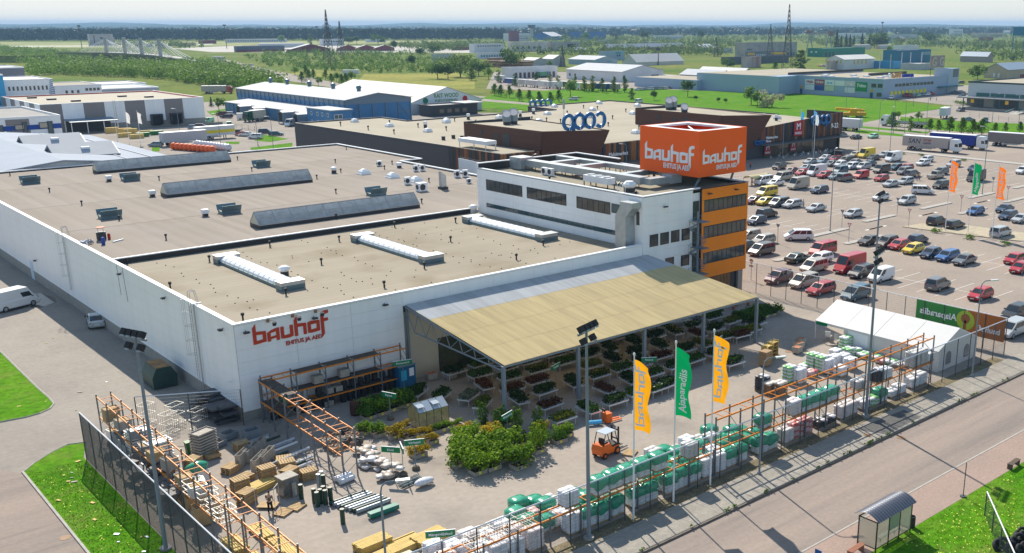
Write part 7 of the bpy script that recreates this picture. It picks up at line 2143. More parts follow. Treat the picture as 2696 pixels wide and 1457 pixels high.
# banner on the fence, seen from behind
bn = T('fence_banner', 'green and orange fence banner with mirrored white lettering', 'banner', (68.1, -25.2, 0))
pw('banner_cloth', MB().box(68.06, -31.4, 1.2, 68.1, -25.2, 3.9), mat('banner_green', (.03, .24, .04), .7), bn)
pw('banner_cloth', MB().box(68.06, -36.0, 1.2, 68.1, -31.5, 3.9), mat('banner_orange', (.42, .13, .02), .7), bn)
pw('lettering', put_text(MB(), 'Aiaparadiis', 1.05, (68.02, -28.0, 2.4), (0, 1, 0), (0, 0, 1), extr=.01, bold=.02), LETW, bn)
pw('lettering', put_text(MB(), 'bauhof', .9, (68.02, -34.3, 1.9), (0, 1, 0), (0, 0, 1), extr=.01, bold=.02), LETW, bn)
pw('emblem', MB().cyl((68.04, -31.4, 2.7), (68.0, -31.4, 2.7), 1.1, n=18), mat('banner_lime', (.32, .42, .03), .7), bn)
pw('tree_emblem', MB().box(67.97, -31.55, 1.6, 67.99, -31.3, 2.7).cyl((67.985, -31.4, 2.9), (67.97, -31.4, 2.9), .55, n=9), mat('banner_brown', (.25, .09, .03), .7), bn)
# pallet racks
SHELF = mat('dark_shelf_board', (.07, .055, .045), .8, var=.2, scale=2)
POSTG = mat('rack_upright_grey', (.16, .18, .20), .5, metal=.2)
def rack(label, loc, rz, n, bay, dep, hs, shelves=()):
 t = T('pallet_rack', label, 'rack', loc, rz, group='orange pallet racks')
 hmax = max(hs)+.25
 um = MB().box(-.05, -.05, 0, .05, .05, hmax).mesh('upright', POSTG)
 bm = MB().box(.05, -.03, -.06, bay-.05, .03, .06).mesh('beam', RACKO)
 dm = MB()
 z = .3
 while z+.9 < hmax:
  dm.cyl((0, 0, z), (0, dep, z+.9), .025, n=4)
  z += .95
 dm = dm.mesh('brace', POSTG)
 tm = MB().box(-.025, 0, -.02, .025, dep, .02).mesh('cross_tie', RACKO)
 for k in range(n+1):
  for y in (0, dep):
   link('upright', um, t, (k*bay, y, 0))
  link('brace', dm, t, (k*bay, 0, 0))
 for k in range(n):
  for z in hs:
   for y in (0, dep):
    link('beam', bm, t, (k*bay, y, z))
   if (k, z) in shelves:
    part('shelf_board', MB().box(k*bay+.06, .04, z+.06, (k+1)*bay-.06, dep-.04, z+.10), SHELF, t)
   else:
    for q in (.33, .66):
     link('cross_tie', tm, t, ((k+q)*bay, 0, z+.04))
 return t
rack('orange rack with dark shelves against the white store wall', (1.6, -1.7, 0), 0, 5, 2.8, 1.15, (1.1, 2.35, 3.95), {(1, 3.95), (2, 3.95), (3, 3.95), (1, 2.35), (2, 2.35), (3, 2.35), (2, 1.1), (3, 1.1), (4, 1.1)})
rack('orange rack running from the store corner towards the timber', (1.2, -1.2, 0), -math.pi/2-.02, 6, 2.6, 1.15, (2.0, 3.9), {(0, 3.9), (1, 3.9), (0, 2.0), (1, 2.0)})
rack('orange rack behind the side mesh fence beside the lawn', (-10.3, 5.0, 0), -math.pi/2, 15, 2.75, 1.15, (1.9, 3.7), set())
rack('long low orange rack along the street fence by the forklift', (-4.6, -35.8, 0), 0, 10, 2.7, 1.15, (2.05,), set())
rack('tall orange rack along the street fence by the white tent', (22.6, -35.8, 0), 0, 11, 2.85, 1.15, (2.2, 4.7), set())
# pallets of sacks
SACK = mat('plastic_sack', (.7, .7, .72), .42, obj_color=True, spec=.45)
HOOD = mat('green_stretch_hood', (.03, .29, .175), .2, var=.2, scale=3, spec=.6)
WRAP = mat('clear_wrap', (.62, .63, .67), .25, var=.15, scale=3, spec=.6)
def pillow(sx, sy, sz):
 mb = MB()
 rows = []
 for z, k in ((0, .82), (sz*.5, 1.0), (sz, .78)):
  a, b = sx/2*k, sy/2*k
  rows.append(mb.add([(a*.8, -b, z), (a, -b*.6, z), (a, b*.6, z), (a*.8, b, z), (-a*.8, b, z), (-a, b*.6, z), (-a, -b*.6, z), (-a*.8, -b, z)]))
 for p, q in zip(rows[:-1], rows[1:]):
  for k in range(8):
   mb.face(p+k, p+(k+1) % 8, q+(k+1) % 8, q+k)
 mb.face(*[rows[-1]+k for k in range(8)])
 return mb
SM = pillow(.68, .56, .195).mesh('sack', SACK)
SM.polygons.foreach_set('use_smooth', [True]*len(SM.polygons))
pal = MB()
for k in range(6):
 pal.box(-.6+k*.206, -.5, .11, -.6+k*.206+.16, .5, .14)
for y in (-.46, -.05, .36):
 pal.box(-.6, y, 0, .6, y+.1, .11)
PALM = pal.mesh('pallet', WOODP)
HOODS = []
for _ in range(4):
 mb = MB()
 rows = []
 for z, k in ((-.6, 1.02), (-.3, 1.06), (-.05, 1.04), (.06, .92), (.13, .5)):
  row = []
  for j in range(16):
   a = 2*math.pi*j/16
   ca, sa = math.cos(a), math.sin(a)
   q = (abs(ca)**6+abs(sa)**6)**(-1/6)
   row.append((.66*q*ca*k, .56*q*sa*k, z+(rnd(-.12, .14) if z < -.5 else rnd(-.025, .025))))
  rows.append(mb.add(row))
 for p, q in zip(rows[:-1], rows[1:]):
  for k in range(16):
   mb.face(p+k, p+(k+1) % 16, q+(k+1) % 16, q+k)
 mb.face(*[rows[-1]+k for k in range(16)])
 me = mb.mesh('hood', HOOD)
 me.polygons.foreach_set('use_smooth', [True]*len(me.polygons))
 HOODS.append(me)
KCOL = {'w': (.70, .71, .75), 'g': (.62, .66, .68), 'r': (.62, .40, .40), 'd': (.035, .035, .045), 'b': (.22, .12, .07), 'e': (.22, .50, .20), 'p': (.66, .60, .60), 'y': (.5, .5, .5)}
KTXT = {'w': 'white sacks', 'g': 'white sacks under a green hood', 'r': 'pink and white sacks', 'd': 'black sacks', 'b': 'brown sacks with pale tops', 'e': 'green and white sacks', 'p': 'pinkish-white sacks', 'y': 'grey printed sacks'}
def sacks(kind, x, y, z=0.0, n=8, label='', rz=0.0, group='pallets of sacks'):
 t = T('sack_pallet', label, 'sack pallet', (x, y, z+.03), rz+rnd(-.06, .06), group)
 link('pallet', PALM, t)
 for j in range(n):
  for i, (ax, ay) in enumerate(((-.3, -.25), (.3, -.25), (-.3, .25), (.3, .25))):
   c = KCOL[kind]
   if kind == 'e' and (i+j) % 2:
    c = KCOL['w']
   if kind == 'b' and j == n-1:
    c = (.6, .55, .5)
   if kind == 'd' and j == n-1 and i % 2:
    c = (.6, .6, .65)
   if kind == 'r' and (i+j) % 3 == 0:
    c = (.55, .12, .12)
   q = rnd(.93, 1.05)
   s = link('sack', SM, t, (ax+rnd(-.02, .02), ay+rnd(-.02, .02), .14+j*.172), rnd(-.07, .07), (1, 1, 1), (c[0]*q, c[1]*q, c[2]*q))
 if kind == 'g':
  link('hood', random.choice(HOODS), t, (0, 0, .14+n*.172+.03))
 return t
def row(spec, y, z, where, start=1):
 for i, (x, kind, n) in enumerate(spec):
  sacks(kind, x, y+rnd(-.06, .06), z, n, '%s, %s from the timber end, %s' % (KTXT[kind], nth(start+i), where), 0)
row([(-3.6, 'w', 8), (-2.2, 'w', 8), (-.8, 'w', 7), (.7, 'w', 7), (2.2, 'w', 8), (3.6, 'w', 7), (5.2, 'p', 8), (8.6, 'w', 8), (9.9, 'g', 7), (11.2, 'g', 7), (12.6, 'g', 7), (14.6, 'g', 7), (15.9, 'g', 7), (18.0, 'g', 7), (19.3, 'g', 8), (20.6, 'g', 7), (22.1, 'w', 8), (23.4, 'w', 8), (24.8, 'g', 7), (26.1, 'g', 7), (28.6, 'g', 7), (29.9, 'g', 6), (32.0, 'p', 6), (33.4, 'r', 7), (34.7, 'r', 7), (36.8, 'd', 3), (38.1, 'd', 3), (40.0, 'p', 6), (41.3, 'p', 6), (43.3, 'w', 4), (44.6, 'e', 4), (46.0, 'g', 6), (47.9, 'w', 3), (49.3, 'w', 4), (51.6, 'w', 5), (53.0, 'w', 6)], -35.2, 0, 'street rack floor')
row([(8.3, 'w', 6), (11.0, 'g', 6), (12.4, 'g', 6), (13.7, 'g', 6), (15.2, 'g', 6), (16.9, 'g', 6), (20.3, 'y', 6), (29.0, 'g', 5), (33.0, 'p', 7), (34.3, 'g', 6), (35.6, 'g', 6), (36.9, 'g', 6), (38.2, 'g', 6), (42.4, 'y', 4), (45.2, 'd', 6), (46.6, 'w', 5), (51.4, 'y', 8), (52.7, 'y', 8), (54.0, 'w', 4)], -35.2, 2.15, 'upper street rack')
xs_ = [-3.4+i*1.33 for i in range(28)]
row([(x, 'wwpw'[i % 4] if x < 5.5 else 'gggwgg'[i % 6], 5+(i*5) % 4) for i, x in enumerate(xs_) if x < 12 or 17 < x < 31], -33.7, 0, 'first row behind the rack')
row([(x, 'wpw'[i % 3] if x < 5 else 'ggrgyg'[i % 6], 4+(i*7) % 5) for i, x in enumerate(xs_) if -1 < x < 12 or 18 < x < 30], -32.3, 0, 'second row behind the rack')
row([(x, 'ggyr'[i % 4] if x < 15 else 'ywyg'[i % 4], 3+(i*3) % 5) for i, x in enumerate(xs_) if 6 < x < 11 or 19 < x < 28], -30.9, 0, 'third row behind the rack')
k = 0
for x, y, kd, n in ((830, 180, 'd', 8), (880, 200, 'b', 6), (955, 210, 'b', 7)):
 p = at(*Z2(x, y+8))
 k += 1
 sacks(kd, p.x, p.y, 0, n, ('black sacks with pale top layer at the head of the brown stacks', 'smaller stack of brown sacks beside the black ones', 'larger stack of brown sacks nearest the rack')[k-1])
k = 0
for x, y, kd, n in ((75, 425, 'e', 9), (145, 430, 'w', 8), (190, 330, 'e', 2), (230, 385, 'r', 3), (240, 330, 'e', 9), (305, 350, 'e', 9), (345, 360, 'w', 8), (395, 310, 'w', 6), (440, 378, 'w', 5), (460, 300, 'w', 6), (510, 330, 'w', 6), (475, 195, 'e', 8), (405, 245, 'w', 4), (495, 245, 'e', 5), (550, 225, 'e', 3), (600, 250, 'e', 2), (640, 235, 'e', 2), (690, 265, 'e', 2), (740, 290, 'r', 2), (800, 300, 'e', 2), (860, 320, 'b', 2)):
 p = at(*Z3(x, y))
 k += 1
 sacks(kd, p.x, p.y, 0, n, '%s, %s of the cluster between the tent and the rack' % (KTXT[kd], nth(k)))
# plant tables
PLANTS = []
def plant_bed(cols, n=260, hh=.35, dots=None):
 n, hh = int(n*1.7), hh+.14
 m1 = leaf_mat('bed_'+cols[0], cols[1], cols[2], 2.0, .3)
 mb = MB()
 ms = [m1]
 for _ in range(n):
  leafquad(mb, Vector((rnd(-1.12, 1.12), rnd(-.55, .55), .02+rnd(.02, hh))), .22)
 if dots:
  ms.append(mat('petal_'+cols[0], dots, .7))
  mb.cur = 1
  for _ in range(60):
   leafquad(mb, Vector((rnd(-1.1, 1.1), rnd(-.52, .52), hh+rnd(-.05, .06))), .09, Vector((0, 0, 2)))
 return cols[0], mb.mesh('potted_plants', ms)
for a in ((('green', (.018, .05, .008), (.07, .14, .02)), 260, .38), (('dark_green', (.012, .03, .008), (.035, .075, .014)), 260, .5), (('yellow_green', (.06, .09, .01), (.17, .19, .02)), 260, .3),
   (('white_flowering', (.02, .055, .012), (.06, .11, .02)), 230, .32, (.7, .7, .68)), (('yellow_flowering', (.025, .06, .01), (.07, .11, .02)), 230, .32, (.75, .55, .02)), (('reddish', (.055, .022, .014), (.15, .06, .03)), 260, .3), (('crimson', (.09, .006, .014), (.22, .015, .03)), 240, .25), (('silvery', (.13, .15, .10), (.24, .26, .18)), 260, .25)):
 PLANTS.append(plant_bed(*a))
TRAY = MB().box(-1.2, -.62, -.12, 1.2, -.58, .02).box(-1.2, .58, -.12, 1.2, .62, .02).box(-1.2, -.58, -.12, -1.16, .58, .02).box(1.16, -.58, -.12, 1.2, .58, .02).box(-1.16, -.58, -.12, 1.16, .58, -.06).mesh('tray', ALU)
LEG = MB().box(-.025, -.025, -.72, .025, .025, -.14).mesh('leg', ALU)
NPT = [0]
def table(x, y, rz, kind, label):
 nm, me = PLANTS[kind]
 t = T('plant_table', label, 'plant table', (x, y, .76), rz, 'plant tables under the canopy')
 link('tray', TRAY, t)
 for sx in (-1, 1):
  for sy in (-1, 1):
   link('leg', LEG, t, (sx*1.05, sy*.5, 0))
 link('potted_plants', me, t)['kind'] = 'stuff'
rows_ = ((-2.6, 0), (-5.2, 0), (-7.9, 0), (-10.6, 0), (-13.3, 0), (-16.6, 1), (-19.6, 1))
for r_, (y, sk) in enumerate(rows_):
 x = 20.3+(r_ % 2)*1.3
 c = 0
 while x < (52 if r_ < 5 else (46 if r_ == 5 else 36)):
  c += 1
  if not (r_ == 0 and c > 7) and random.random() < .93:
   kd = random.choice((0, 0, 1, 1, 1, 2, 3, 4, 5) + ((6, 7, 4) if 38 < x < 46 and -12 < y < -6 else (0, 1)))
   table(x+rnd(-.25, .25), y+rnd(-.2, .2), rnd(-.12, .12)+(0 if random.random() < .62 else 1.45), kd, 'plant table of %s plants, %s from the shrubs in the %s row from the wall' % (PLANTS[kd][0].replace('_', '-'), nth(c), nth(r_+1)))
  x += rnd(2.95, 3.35)
for k, (x, y, kd) in enumerate(((53.5, -7.1, 0), (53.9, -9.7, 2), (55.0, -6.0, 0), (50.6, -14.0, 5), (53.0, -13.6, 2), (55.4, -12.2, 1), (42.8, -19.8, 1), (31.8, -19.9, 3), (17.4, -9.5, 7), (17.2, -12.0, 2), (15.6, -7.6, 0), (14.4, -5.4, 1))):
 table(x, y, rnd(-.1, .1)+(.0 if k < 8 else .6), kd, 'plant table of %s plants, %s of those standing outside the canopy rows' % (PLANTS[kd][0].replace('_', '-'), nth(k+1)))
# shrubs in pallet boxes
COLLAR = mat('grey_pallet_collar', (.36, .33, .29), .85, var=.2, scale=3)
SHR = [tree_meshes('bush', 480, .11, m_) for m_ in (leaf_mat('shrub_bright', (0.052, 0.143, 0.010), (0.213, 0.338, 0.025), 2, .4), leaf_mat('shrub_yellow', (0.195, 0.169, 0.013), (0.475, 0.338, 0.025), 2, .35), leaf_mat('shrub_green', (0.026, 0.078, 0.010), (0.088, 0.188, 0.019), 2, .35))]
SHT = [tree_meshes('poplar', 420, .06, m_) for m_ in (MATS['shrub_bright'], MATS['shrub_green'])]
BOXM = MB().box(-.6, -.5, 0, .6, -.47, .34).box(-.6, .47, 0, .6, .5, .34).box(-.6, -.47, 0, -.57, .47, .34).box(.57, -.47, 0, .6, .47, .34).mesh('box_side', COLLAR)
SOIL = MB().box(-.57, -.47, .05, .57, .47, .24).mesh('soil', mat('dark_soil', (.035, .026, .02), 1.0))
TAGM = MB().box(-.1, -.515, .1, .1, -.503, .3).mesh('price_tag', YELT)
def planter(x, y, kind, h, label, n=2, rz=0.0, w_=1.0):
 t = T('planter_box', label, 'planter', (x, y, .05), rz, 'shrubs in pallet boxes')
 link('box_side', BOXM, t)
 link('soil', SOIL, t)
 link('price_tag', TAGM, t, (rnd(-.3, .3), 0, 0))
 lib = SHR if kind < 3 else SHT
 cm, tm = lib[kind if kind < 3 else kind-3]
 for k in range(n):
  q = h*rnd(.85, 1.1)
  a = rnd(0, 6.28)
  lx, ly = (k-(n-1)/2)*.5, rnd(-.15, .15)
  link('shrub', cm, t, (lx, ly, .2), a, (q*w_, q*w_, q))
  link('stem', tm, t, (lx, ly, .15), a, (q*.5, q*.5, q*.7))
 return t
PW = ('green', 'yellow', 'dark green', 'tall light green', 'tall green')
k = 0
for x, y, kd, h, n in ((6.6, -9.6, 0, 1.2, 2), (7.3, -10.8, 0, 1.2, 2), (8.0, -12.0, 1, 1.1, 2), (8.6, -13.2, 1, .9, 2), (9.6, -11.0, 1, .7, 3), (9.5, -13.2, 1, .7, 3), (10.6, -13.5, 1, .7, 2), (9.6, -15.2, 1, .8, 3), (11.8, -13.5, 0, .8, 3), (13.0, -13.6, 0, .7, 3), (7.5, -16.8, 1, 1.0, 3), (12.9, -15.5, 1, .9, 3), (8.6, -6.6, 2, 1.7, 2), (9.9, -6.5, 0, 1.8, 2), (11.2, -6.3, 0, 1.9, 2), (12.5, -6.1, 2, 1.8, 2), (13.6, -5.4, 2, 1.6, 2), (9.0, -5.2, 0, 1.7, 2), (10.5, -5.1, 2, 1.8, 2),
     (10.4, -18.6, 0, 1.9, 2), (11.8, -17.6, 0, 2.0, 2), (8.9, -20.6, 0, 2.0, 2), (10.2, -20.8, 0, 2.2, 2), (9.2, -22.8, 0, 2.0, 2), (10.5, -22.9, 0, 1.8, 2), (12.0, -22.2, 0, 2.1, 2), (13.2, -20.9, 0, 2.3, 2), (13.4, -18.8, 1, 1.8, 2), (11.6, -19.7, 0, 1.9, 2), (12.2, -24.2, 0, 1.9, 2), (13.3, -23.6, 0, 1.7, 2), (15.2, -22.8, 3, 2.4, 3), (15.0, -20.6, 2, 1.0, 3), (16.4, -21.4, 0, 1.2, 3), (17.8, -22.3, 2, 1.0, 3), (18.9, -21.8, 0, 1.2, 3), (15.2, -17.5, 4, 2.4, 2), (16.2, -18.6, 3, 2.3, 2), (16.6, -16.2, 2, 1.5, 2), (18.2, -18.9, 3, 2.0, 2), (17.6, -20.1, 1, 1.2, 2), (15.0, -15.4, 4, 2.2, 2)):
 k += 1
 planter(x, y, kd, h, 'pallet box of %s shrubs, %s counted from the clay pots' % (PW[kd], nth(k)), n)
k = 0
for x in (57.2, 58.5, 59.8, 61.1):
 for y in (-8.3, -9.7):
  k += 1
  planter(x, y, 2, .9+.25*(k % 3), 'box of dense dark green hedge plants, %s by the tent corner' % nth(k), 4, w_=1.2)
# topiary and grey garden goods by the car park fence
for k in range(5):
 x, y = 57.0+k*1.4, -4.8+(k % 2)*.8
 t = T('topiary', 'ball-headed topiary, %s beside the car park fence' % nth(k+1), 'topiary', (x, y, .03), group='topiary balls')
 part('pot', MB().lathe([(.16, 0), (.24, .35), (.22, .35)], 10), mat('terracotta', (.40, .16, .08), .8, var=.1, scale=4), t)
 part('stem', MB().cyl((0, 0, .3), (0, 0, 1.2), .03, n=5), BARK, t)
 link('crown', SHR[2][0], t, (0, 0, 1.0), 0, (.8, .8, .8))
gd = MB()
for _ in range(90):
 x, y, z = rnd(52.5, 57), rnd(-5.6, -3.4), rnd(.05, .5)
 gd.blob((x, y, z), (rnd(.1, .25), rnd(.1, .25), rnd(.1, .25)), 6, 4)
tag(link('garden_ornaments', gd.mesh('garden_ornaments', mat('grey_ornament', (.2, .21, .23), .5, var=.5, scale=4))), 'crowd of small grey garden ornaments by the canopy end', 'ornaments', None, 'stuff')
# greenhouse
gh = T('greenhouse', 'small aluminium greenhouse with yellowish glass among the shrubs', 'greenhouse', (12.0, -11.2, .03), -.02)
GFR = mat('green_frame', (.05, .09, .07), .5)
GPY = mat('yellow_greenhouse_glass', (.42, .36, .16), .15, alpha=.75, var=.25, scale=2)
GPR = mat('grey_roof_glass', (.45, .50, .56), .08, spec=.7)
fr = MB()
for x in (-1.5, -.75, 0, .75, 1.5):
 for y in (-.95, .95):
  fr.cyl((x, y, 0), (x, y, 1.55), .025, n=4).cyl((x, y, 1.55), (x, 0, 2.2), .025, n=4)
for y, z in ((-.95, 0.02), (.95, .02), (-.95, 1.55), (.95, 1.55), (0, 2.2)):
 fr.cyl((-1.5, y, z), (1.5, y, z), .03, n=4)
for x in (-1.5, 1.5):
 fr.cyl((x, -.95, .8), (x, .95, .8), .02, n=4).cyl((x, -.3, 0), (x, -.3, 2.0), .02, n=4).cyl((x, .3, 0), (x, .3, 2.0), .02, n=4).cyl((x, -.95, .02), (x, .95, .02), .025, n=4)
part('frame', fr, GFR, gh)
for k in range(4):
 x0_, x1_ = -1.5+k*.75+.03, -.75+k*.75-.03
 for y in (-.96, .96):
  part('pane', MB().poly([(x0_, y, .05), (x1_, y, .05), (x1_, y, 1.52), (x0_, y, 1.52)]), GPY, gh)
 for s in (-1, 1):
  part('roof_pane', MB().poly([(x0_, s*.97, 1.57), (x1_, s*.97, 1.57), (x1_, 0.01*s, 2.22), (x0_, .01*s, 2.22)]), GPR, gh)
for x in (-1.51, 1.51):
 part('pane', MB().poly([(x, -.93, .05), (x, .93, .05), (x, .93, 1.53), (x, 0, 2.15), (x, -.93, 1.53)]), GPY, gh)
for k in (0, 2):
 part('roof_vent', MB().cbox((-1.1+k*.75, -.5, 2.02), (.66, .55, .03), rx=.25), GPR, gh)
# clay pots, stone sacks, rolls, timber
POTC = mat('clay_pot', (.36, .24, .17), .8, obj_color=True)
PM_ = MB().lathe([(.13, 0), (.19, .34), (.21, .36), (.21, .42), (.165, .42), (.15, .3), (.0, .28)], 12).mesh('clay_pot', POTC)
k = 0
for i in range(7):
 for j in range(7):
  k += 1
  if random.random() < .86:
   c = random.choice(((.40, .30, .22), (.30, .17, .11), (.10, .095, .09), (.46, .40, .34), (.22, .11, .08)))
   o = link('clay_pot', PM_, None, (2.6+i*.43+j*.06+rnd(-.04, .04), -11.6+j*.52+rnd(-.05, .05), .18), 0, rnd(.85, 1.35), c)
   tag(o, 'clay pot in column %s and line %s of the pots beside the orange rack' % (nth(i+1), nth(j+1)), 'pot', 'clay pots on pallets')
for k, (x, y) in enumerate(((3.2, -11.2), (4.5, -11.0), (3.4, -9.6), (4.8, -9.4), (-5.0, -18.9), (-3.9, -18.7), (20.6, -28.2), (-8.6, -11.0))):
 o = link('pallet', PALM, None, (x, y, .03), rnd(-.1, .1) if k < 4 else .5)
 tag(o, 'wooden pallet %s' % ('under the clay pots at the near end', 'under the clay pots by the stone sacks', 'under the dark pots', 'under the pots nearest the wall', 'lying flat beside the person', 'lying flat next to the wrapped crate', 'beside the printed white sacks', 'leaning by the mesh fence rack')[k], 'pallet', 'loose pallets')
STC = KCOL['w']
k = 0
for i in range(34):
 x, y = 2.7+rnd(0, 1.9), -19.3+i*.2+rnd(-.2, .2)
 k += 1
 c = random.choice(((.55, .53, .52), (.42, .38, .34), (.62, .62, .66), (.33, .28, .24)))
 o = link('stone_sack', SM, None, (x+(y+19)*.14, y, .06+rnd(0, .5)), rnd(0, 3.1), rnd(1.0, 1.4), c)
 tag(o, 'pale sack of stones, %s from the signpost bases in the heaped row' % nth(k), 'sack', 'sacks of stones')
ROLG = mat('green_wire_roll', (.012, .05, .035), .4, var=.3, scale=5)
ROLS = mat('silver_wire_roll', (.33, .36, .38), .35, var=.3, scale=5, metal=.3)
k = 0
for i in range(8):
 k += 1
 m_ = ROLS if i % 3 else ROLG
 solo('mesh_roll', MB().cyl((-2.0+i*.12, -20.1-i*.36, .2), (.9+i*.1, -20.0-i*.36, .2), .17, n=10), m_, 'long rolled mesh lying on pallets, %s from the upright rolls' % nth(k), 'roll', 'rolls of mesh')
for i, (x, y) in enumerate(((-2.6, -18.9), (-2.3, -19.3), (-1.9, -19.0), (-2.1, -19.7), (-1.6, -19.5), (-2.7, -19.6), (-3.0, -17.6), (-1.2, -16.8), (-1.0, -17.2), (-.8, -16.5), (-2.6, -23.3), (-3.2, -16.9))):
 solo('mesh_roll', MB().cyl((x, y, .03), (x, y, 1.2), .17, n=10), (ROLG, ROLS)[i % 2 and i > 5], 'upright green or grey mesh roll, %s from the orange rack end' % nth(i+1), 'roll', 'rolls of mesh')
for i in range(3):
 solo('felt_roll', MB().cyl((.2, -16.6-i*.42, .25+.1*(i % 2)), (1.5, -16.4-i*.42, .25+.1*(i % 2)), .21, n=10), WRAP, 'blue-white wrapped roll behind the upright rolls, %s from the rack' % nth(i+1), 'roll', 'wrapped rolls')
solo('green_bundle', MB().box(-.9, -24.2, .15, 1.4, -23.7, .5), mat('teal_wrap', (.0, .16, .12), .3), 'flat teal green wrapped bundle on a pallet beside the rolls', 'bundle')
for i in range(7):
 solo('fence_post_bundle', MB().cyl((3.4, -20.4-i*.16, .15+.05*(i % 2)), (5.4, -20.0-i*.16, .15+.05*(i % 2)), .05, n=6), (ROLG, ROLS)[i % 2], 'long thin post, %s from the signpost bases, lying on the yard' % nth(i+1), 'post', 'loose fence posts')
solo('foil_bundle', MB().blob((4.9, -21.9, .4), (.9, .4, .3), 10, 6, .06), WRAP, 'silver foil-wrapped bundle on a pallet beside the thin posts', 'bundle', smooth=True)
BOARDM = MB().box(-1.2, -.06, 0, 1.2, .06, .045).mesh('board', TIMBER)
BOARDL = MB().box(-2.0, -.06, 0, 2.0, .06, .05).mesh('board', TIMBER)
def timber(x, y, label, nx, nz, long_=False, rz=0.0):
 t = T('timber_stack', label, 'timber', (x, y, .06), rz, 'stacks of sawn timber')
 for j in range(nz):
  for i in range(nx):
   if random.random() < .94:
    link('board', BOARDL if long_ else BOARDM, t, (rnd(-.06, .06), (i-nx/2)*.15, j*.058), rnd(-.02, .02))
 return t
for k, (x, y, nx, nz, lg, rz, lb) in enumerate(((-2.7, -27.6, 8, 9, 0, .05, 'stack of short yellow boards with open ends beside the lamp post'), (-.9, -28.6, 8, 4, 0, .05, 'orange-brown panel stack behind the yellow timber'), (-2.0, -29.4, 7, 7, 1, .08, 'long yellow planks in front of the short board stack'), (.6, -29.6, 10, 9, 0, .08, 'tall pack of yellow boards beside the playground sign'), (-4.6, -29.6, 5, 5, 1, .1, 'long planks at the bottom edge beside the lamp post'), (-7.6, -21.0, 6, 7, 0, 1.57, 'yellow timber stack by the side rack next to the person'), (-7.4, -23.6, 6, 6, 0, 1.5, 'uneven yellow board stack behind the side rack'), (-9.8, -22.0, 7, 12, 0, 1.57, 'yellow timber lying inside the side rack, upper stack'), (-9.7, -25.0, 7, 10, 0, 1.57, 'yellow timber lying inside the side rack, middle stack'), (-9.7, -28.0, 7, 12, 0, 1.57, 'yellow timber lying inside the side rack, lowest stack'), (-7.4, -26.2, 6, 10, 0, 1.57, 'dense stack of weathered yellow posts beside the side rack'), (-4.6, -13.8, 8, 8, 0, .3, 'stack of pale yellow pallets and boards left of the wrapped crate'))):
 timber(x, y, lb, nx, nz, lg, rz)
# crates, tubs and cages on the west side
ZINC = mat('grey_tub', (.22, .25, .28), .5, var=.1, scale=2)
def crate(x, y, sx, sy, sz, label, m_=COLLAR, rz=0.0, z=.03, top=None, name='crate'):
 t = T(name, label, 'crate', (x, y, z), rz, 'crates and bins in the yard')
 for q in ((-sx/2, -sy/2, sx/2, -sy/2+.04), (-sx/2, sy/2-.04, sx/2, sy/2), (-sx/2, -sy/2+.04, -sx/2+.04, sy/2-.04), (sx/2-.04, -sy/2+.04, sx/2, sy/2-.04)):
  part('side', MB().box(q[0], q[1], .1, q[2], q[3], sz), m_, t)
 part('floor', MB().box(-sx/2+.04, -sy/2+.04, .1, sx/2-.04, sy/2-.04, .2 if top is None else sz-.05), top or WOODP, t)
 return t
for k, (x, y, s, z, lb) in enumerate(((-2.4, -2.6, 1.2, .6, 'blue-grey crate with a white pipe across it'), (-1.0, -4.0, 1.3, .9, 'grey crate with dark rim by the orange rack corner'), (-3.8, -3.6, 1.2, .5, 'low grey tub with white tags'), (-9.6, 1.9, 1.1, 1.2, 'grey tall bin, first along the side rack'), (-9.7, .4, 1.1, 1.2, 'grey tall bin, second along the side rack'), (-9.8, -1.2, 1.1, 1.2, 'grey tall bin, third along the side rack'), (-9.4, -4.2, 1.1, 1.3, 'grey bin with a brown board on top by the side rack'), (-9.5, -14.4, 1.5, 1.4, 'wrapped brown crate inside the side rack'), (-9.6, -16.6, 1.6, 1.5, 'dark brown crate inside the side rack'), (-5.0, -5.6, 1.1, .4, 'low brown crate under the leaning slats'))):
 crate(x, y, s, 1.0, z, lb, ZINC if k < 7 else WOODP, .3 if k in (0, 2) else 0)
for k in range(16):
 x, y, z = -9.7+rnd(-.15, .1), 3.2-(k//2)*2.72+rnd(-.3, .3), (.03, 2.0)[k % 2]
 crate(x, y, rnd(.9, 1.2), rnd(.9, 1.3), rnd(.5, 1.2), '%s crate load on the %s level of the side rack, counted from the gate' % (nth(k//2+1), ('lower', 'upper')[k % 2]), random.choice((ZINC, COLLAR, ALU, WOODP)), rnd(-.1, .1), z, random.choice((ALU, WOODP, SHELF, WRAP)))
wc = T('wrapped_crate', 'tall crate wrapped in dark film beside the person', 'crate', (-3.4, -16.2, .03), .1)
part('film', MB().box(-.65, -.55, .15, .65, .55, 1.5), mat('dark_film', (.16, .16, .15), .25, var=.3, scale=3), wc)
part('lid', MB().box(-.68, -.58, 1.5, .68, .58, 1.56), COLLAR, wc)
link('pallet', PALM, wc)
wc = T('wrapped_crate', 'yellowish wrapped crate at the end of the white sacks', 'crate', (-3.0, -32.6, .03), 0)
part('film', MB().box(-.6, -.5, .15, .6, .5, 1.5), mat('ochre_film', (.38, .33, .22), .3, var=.3, scale=3), wc)
link('pallet', PALM, wc)
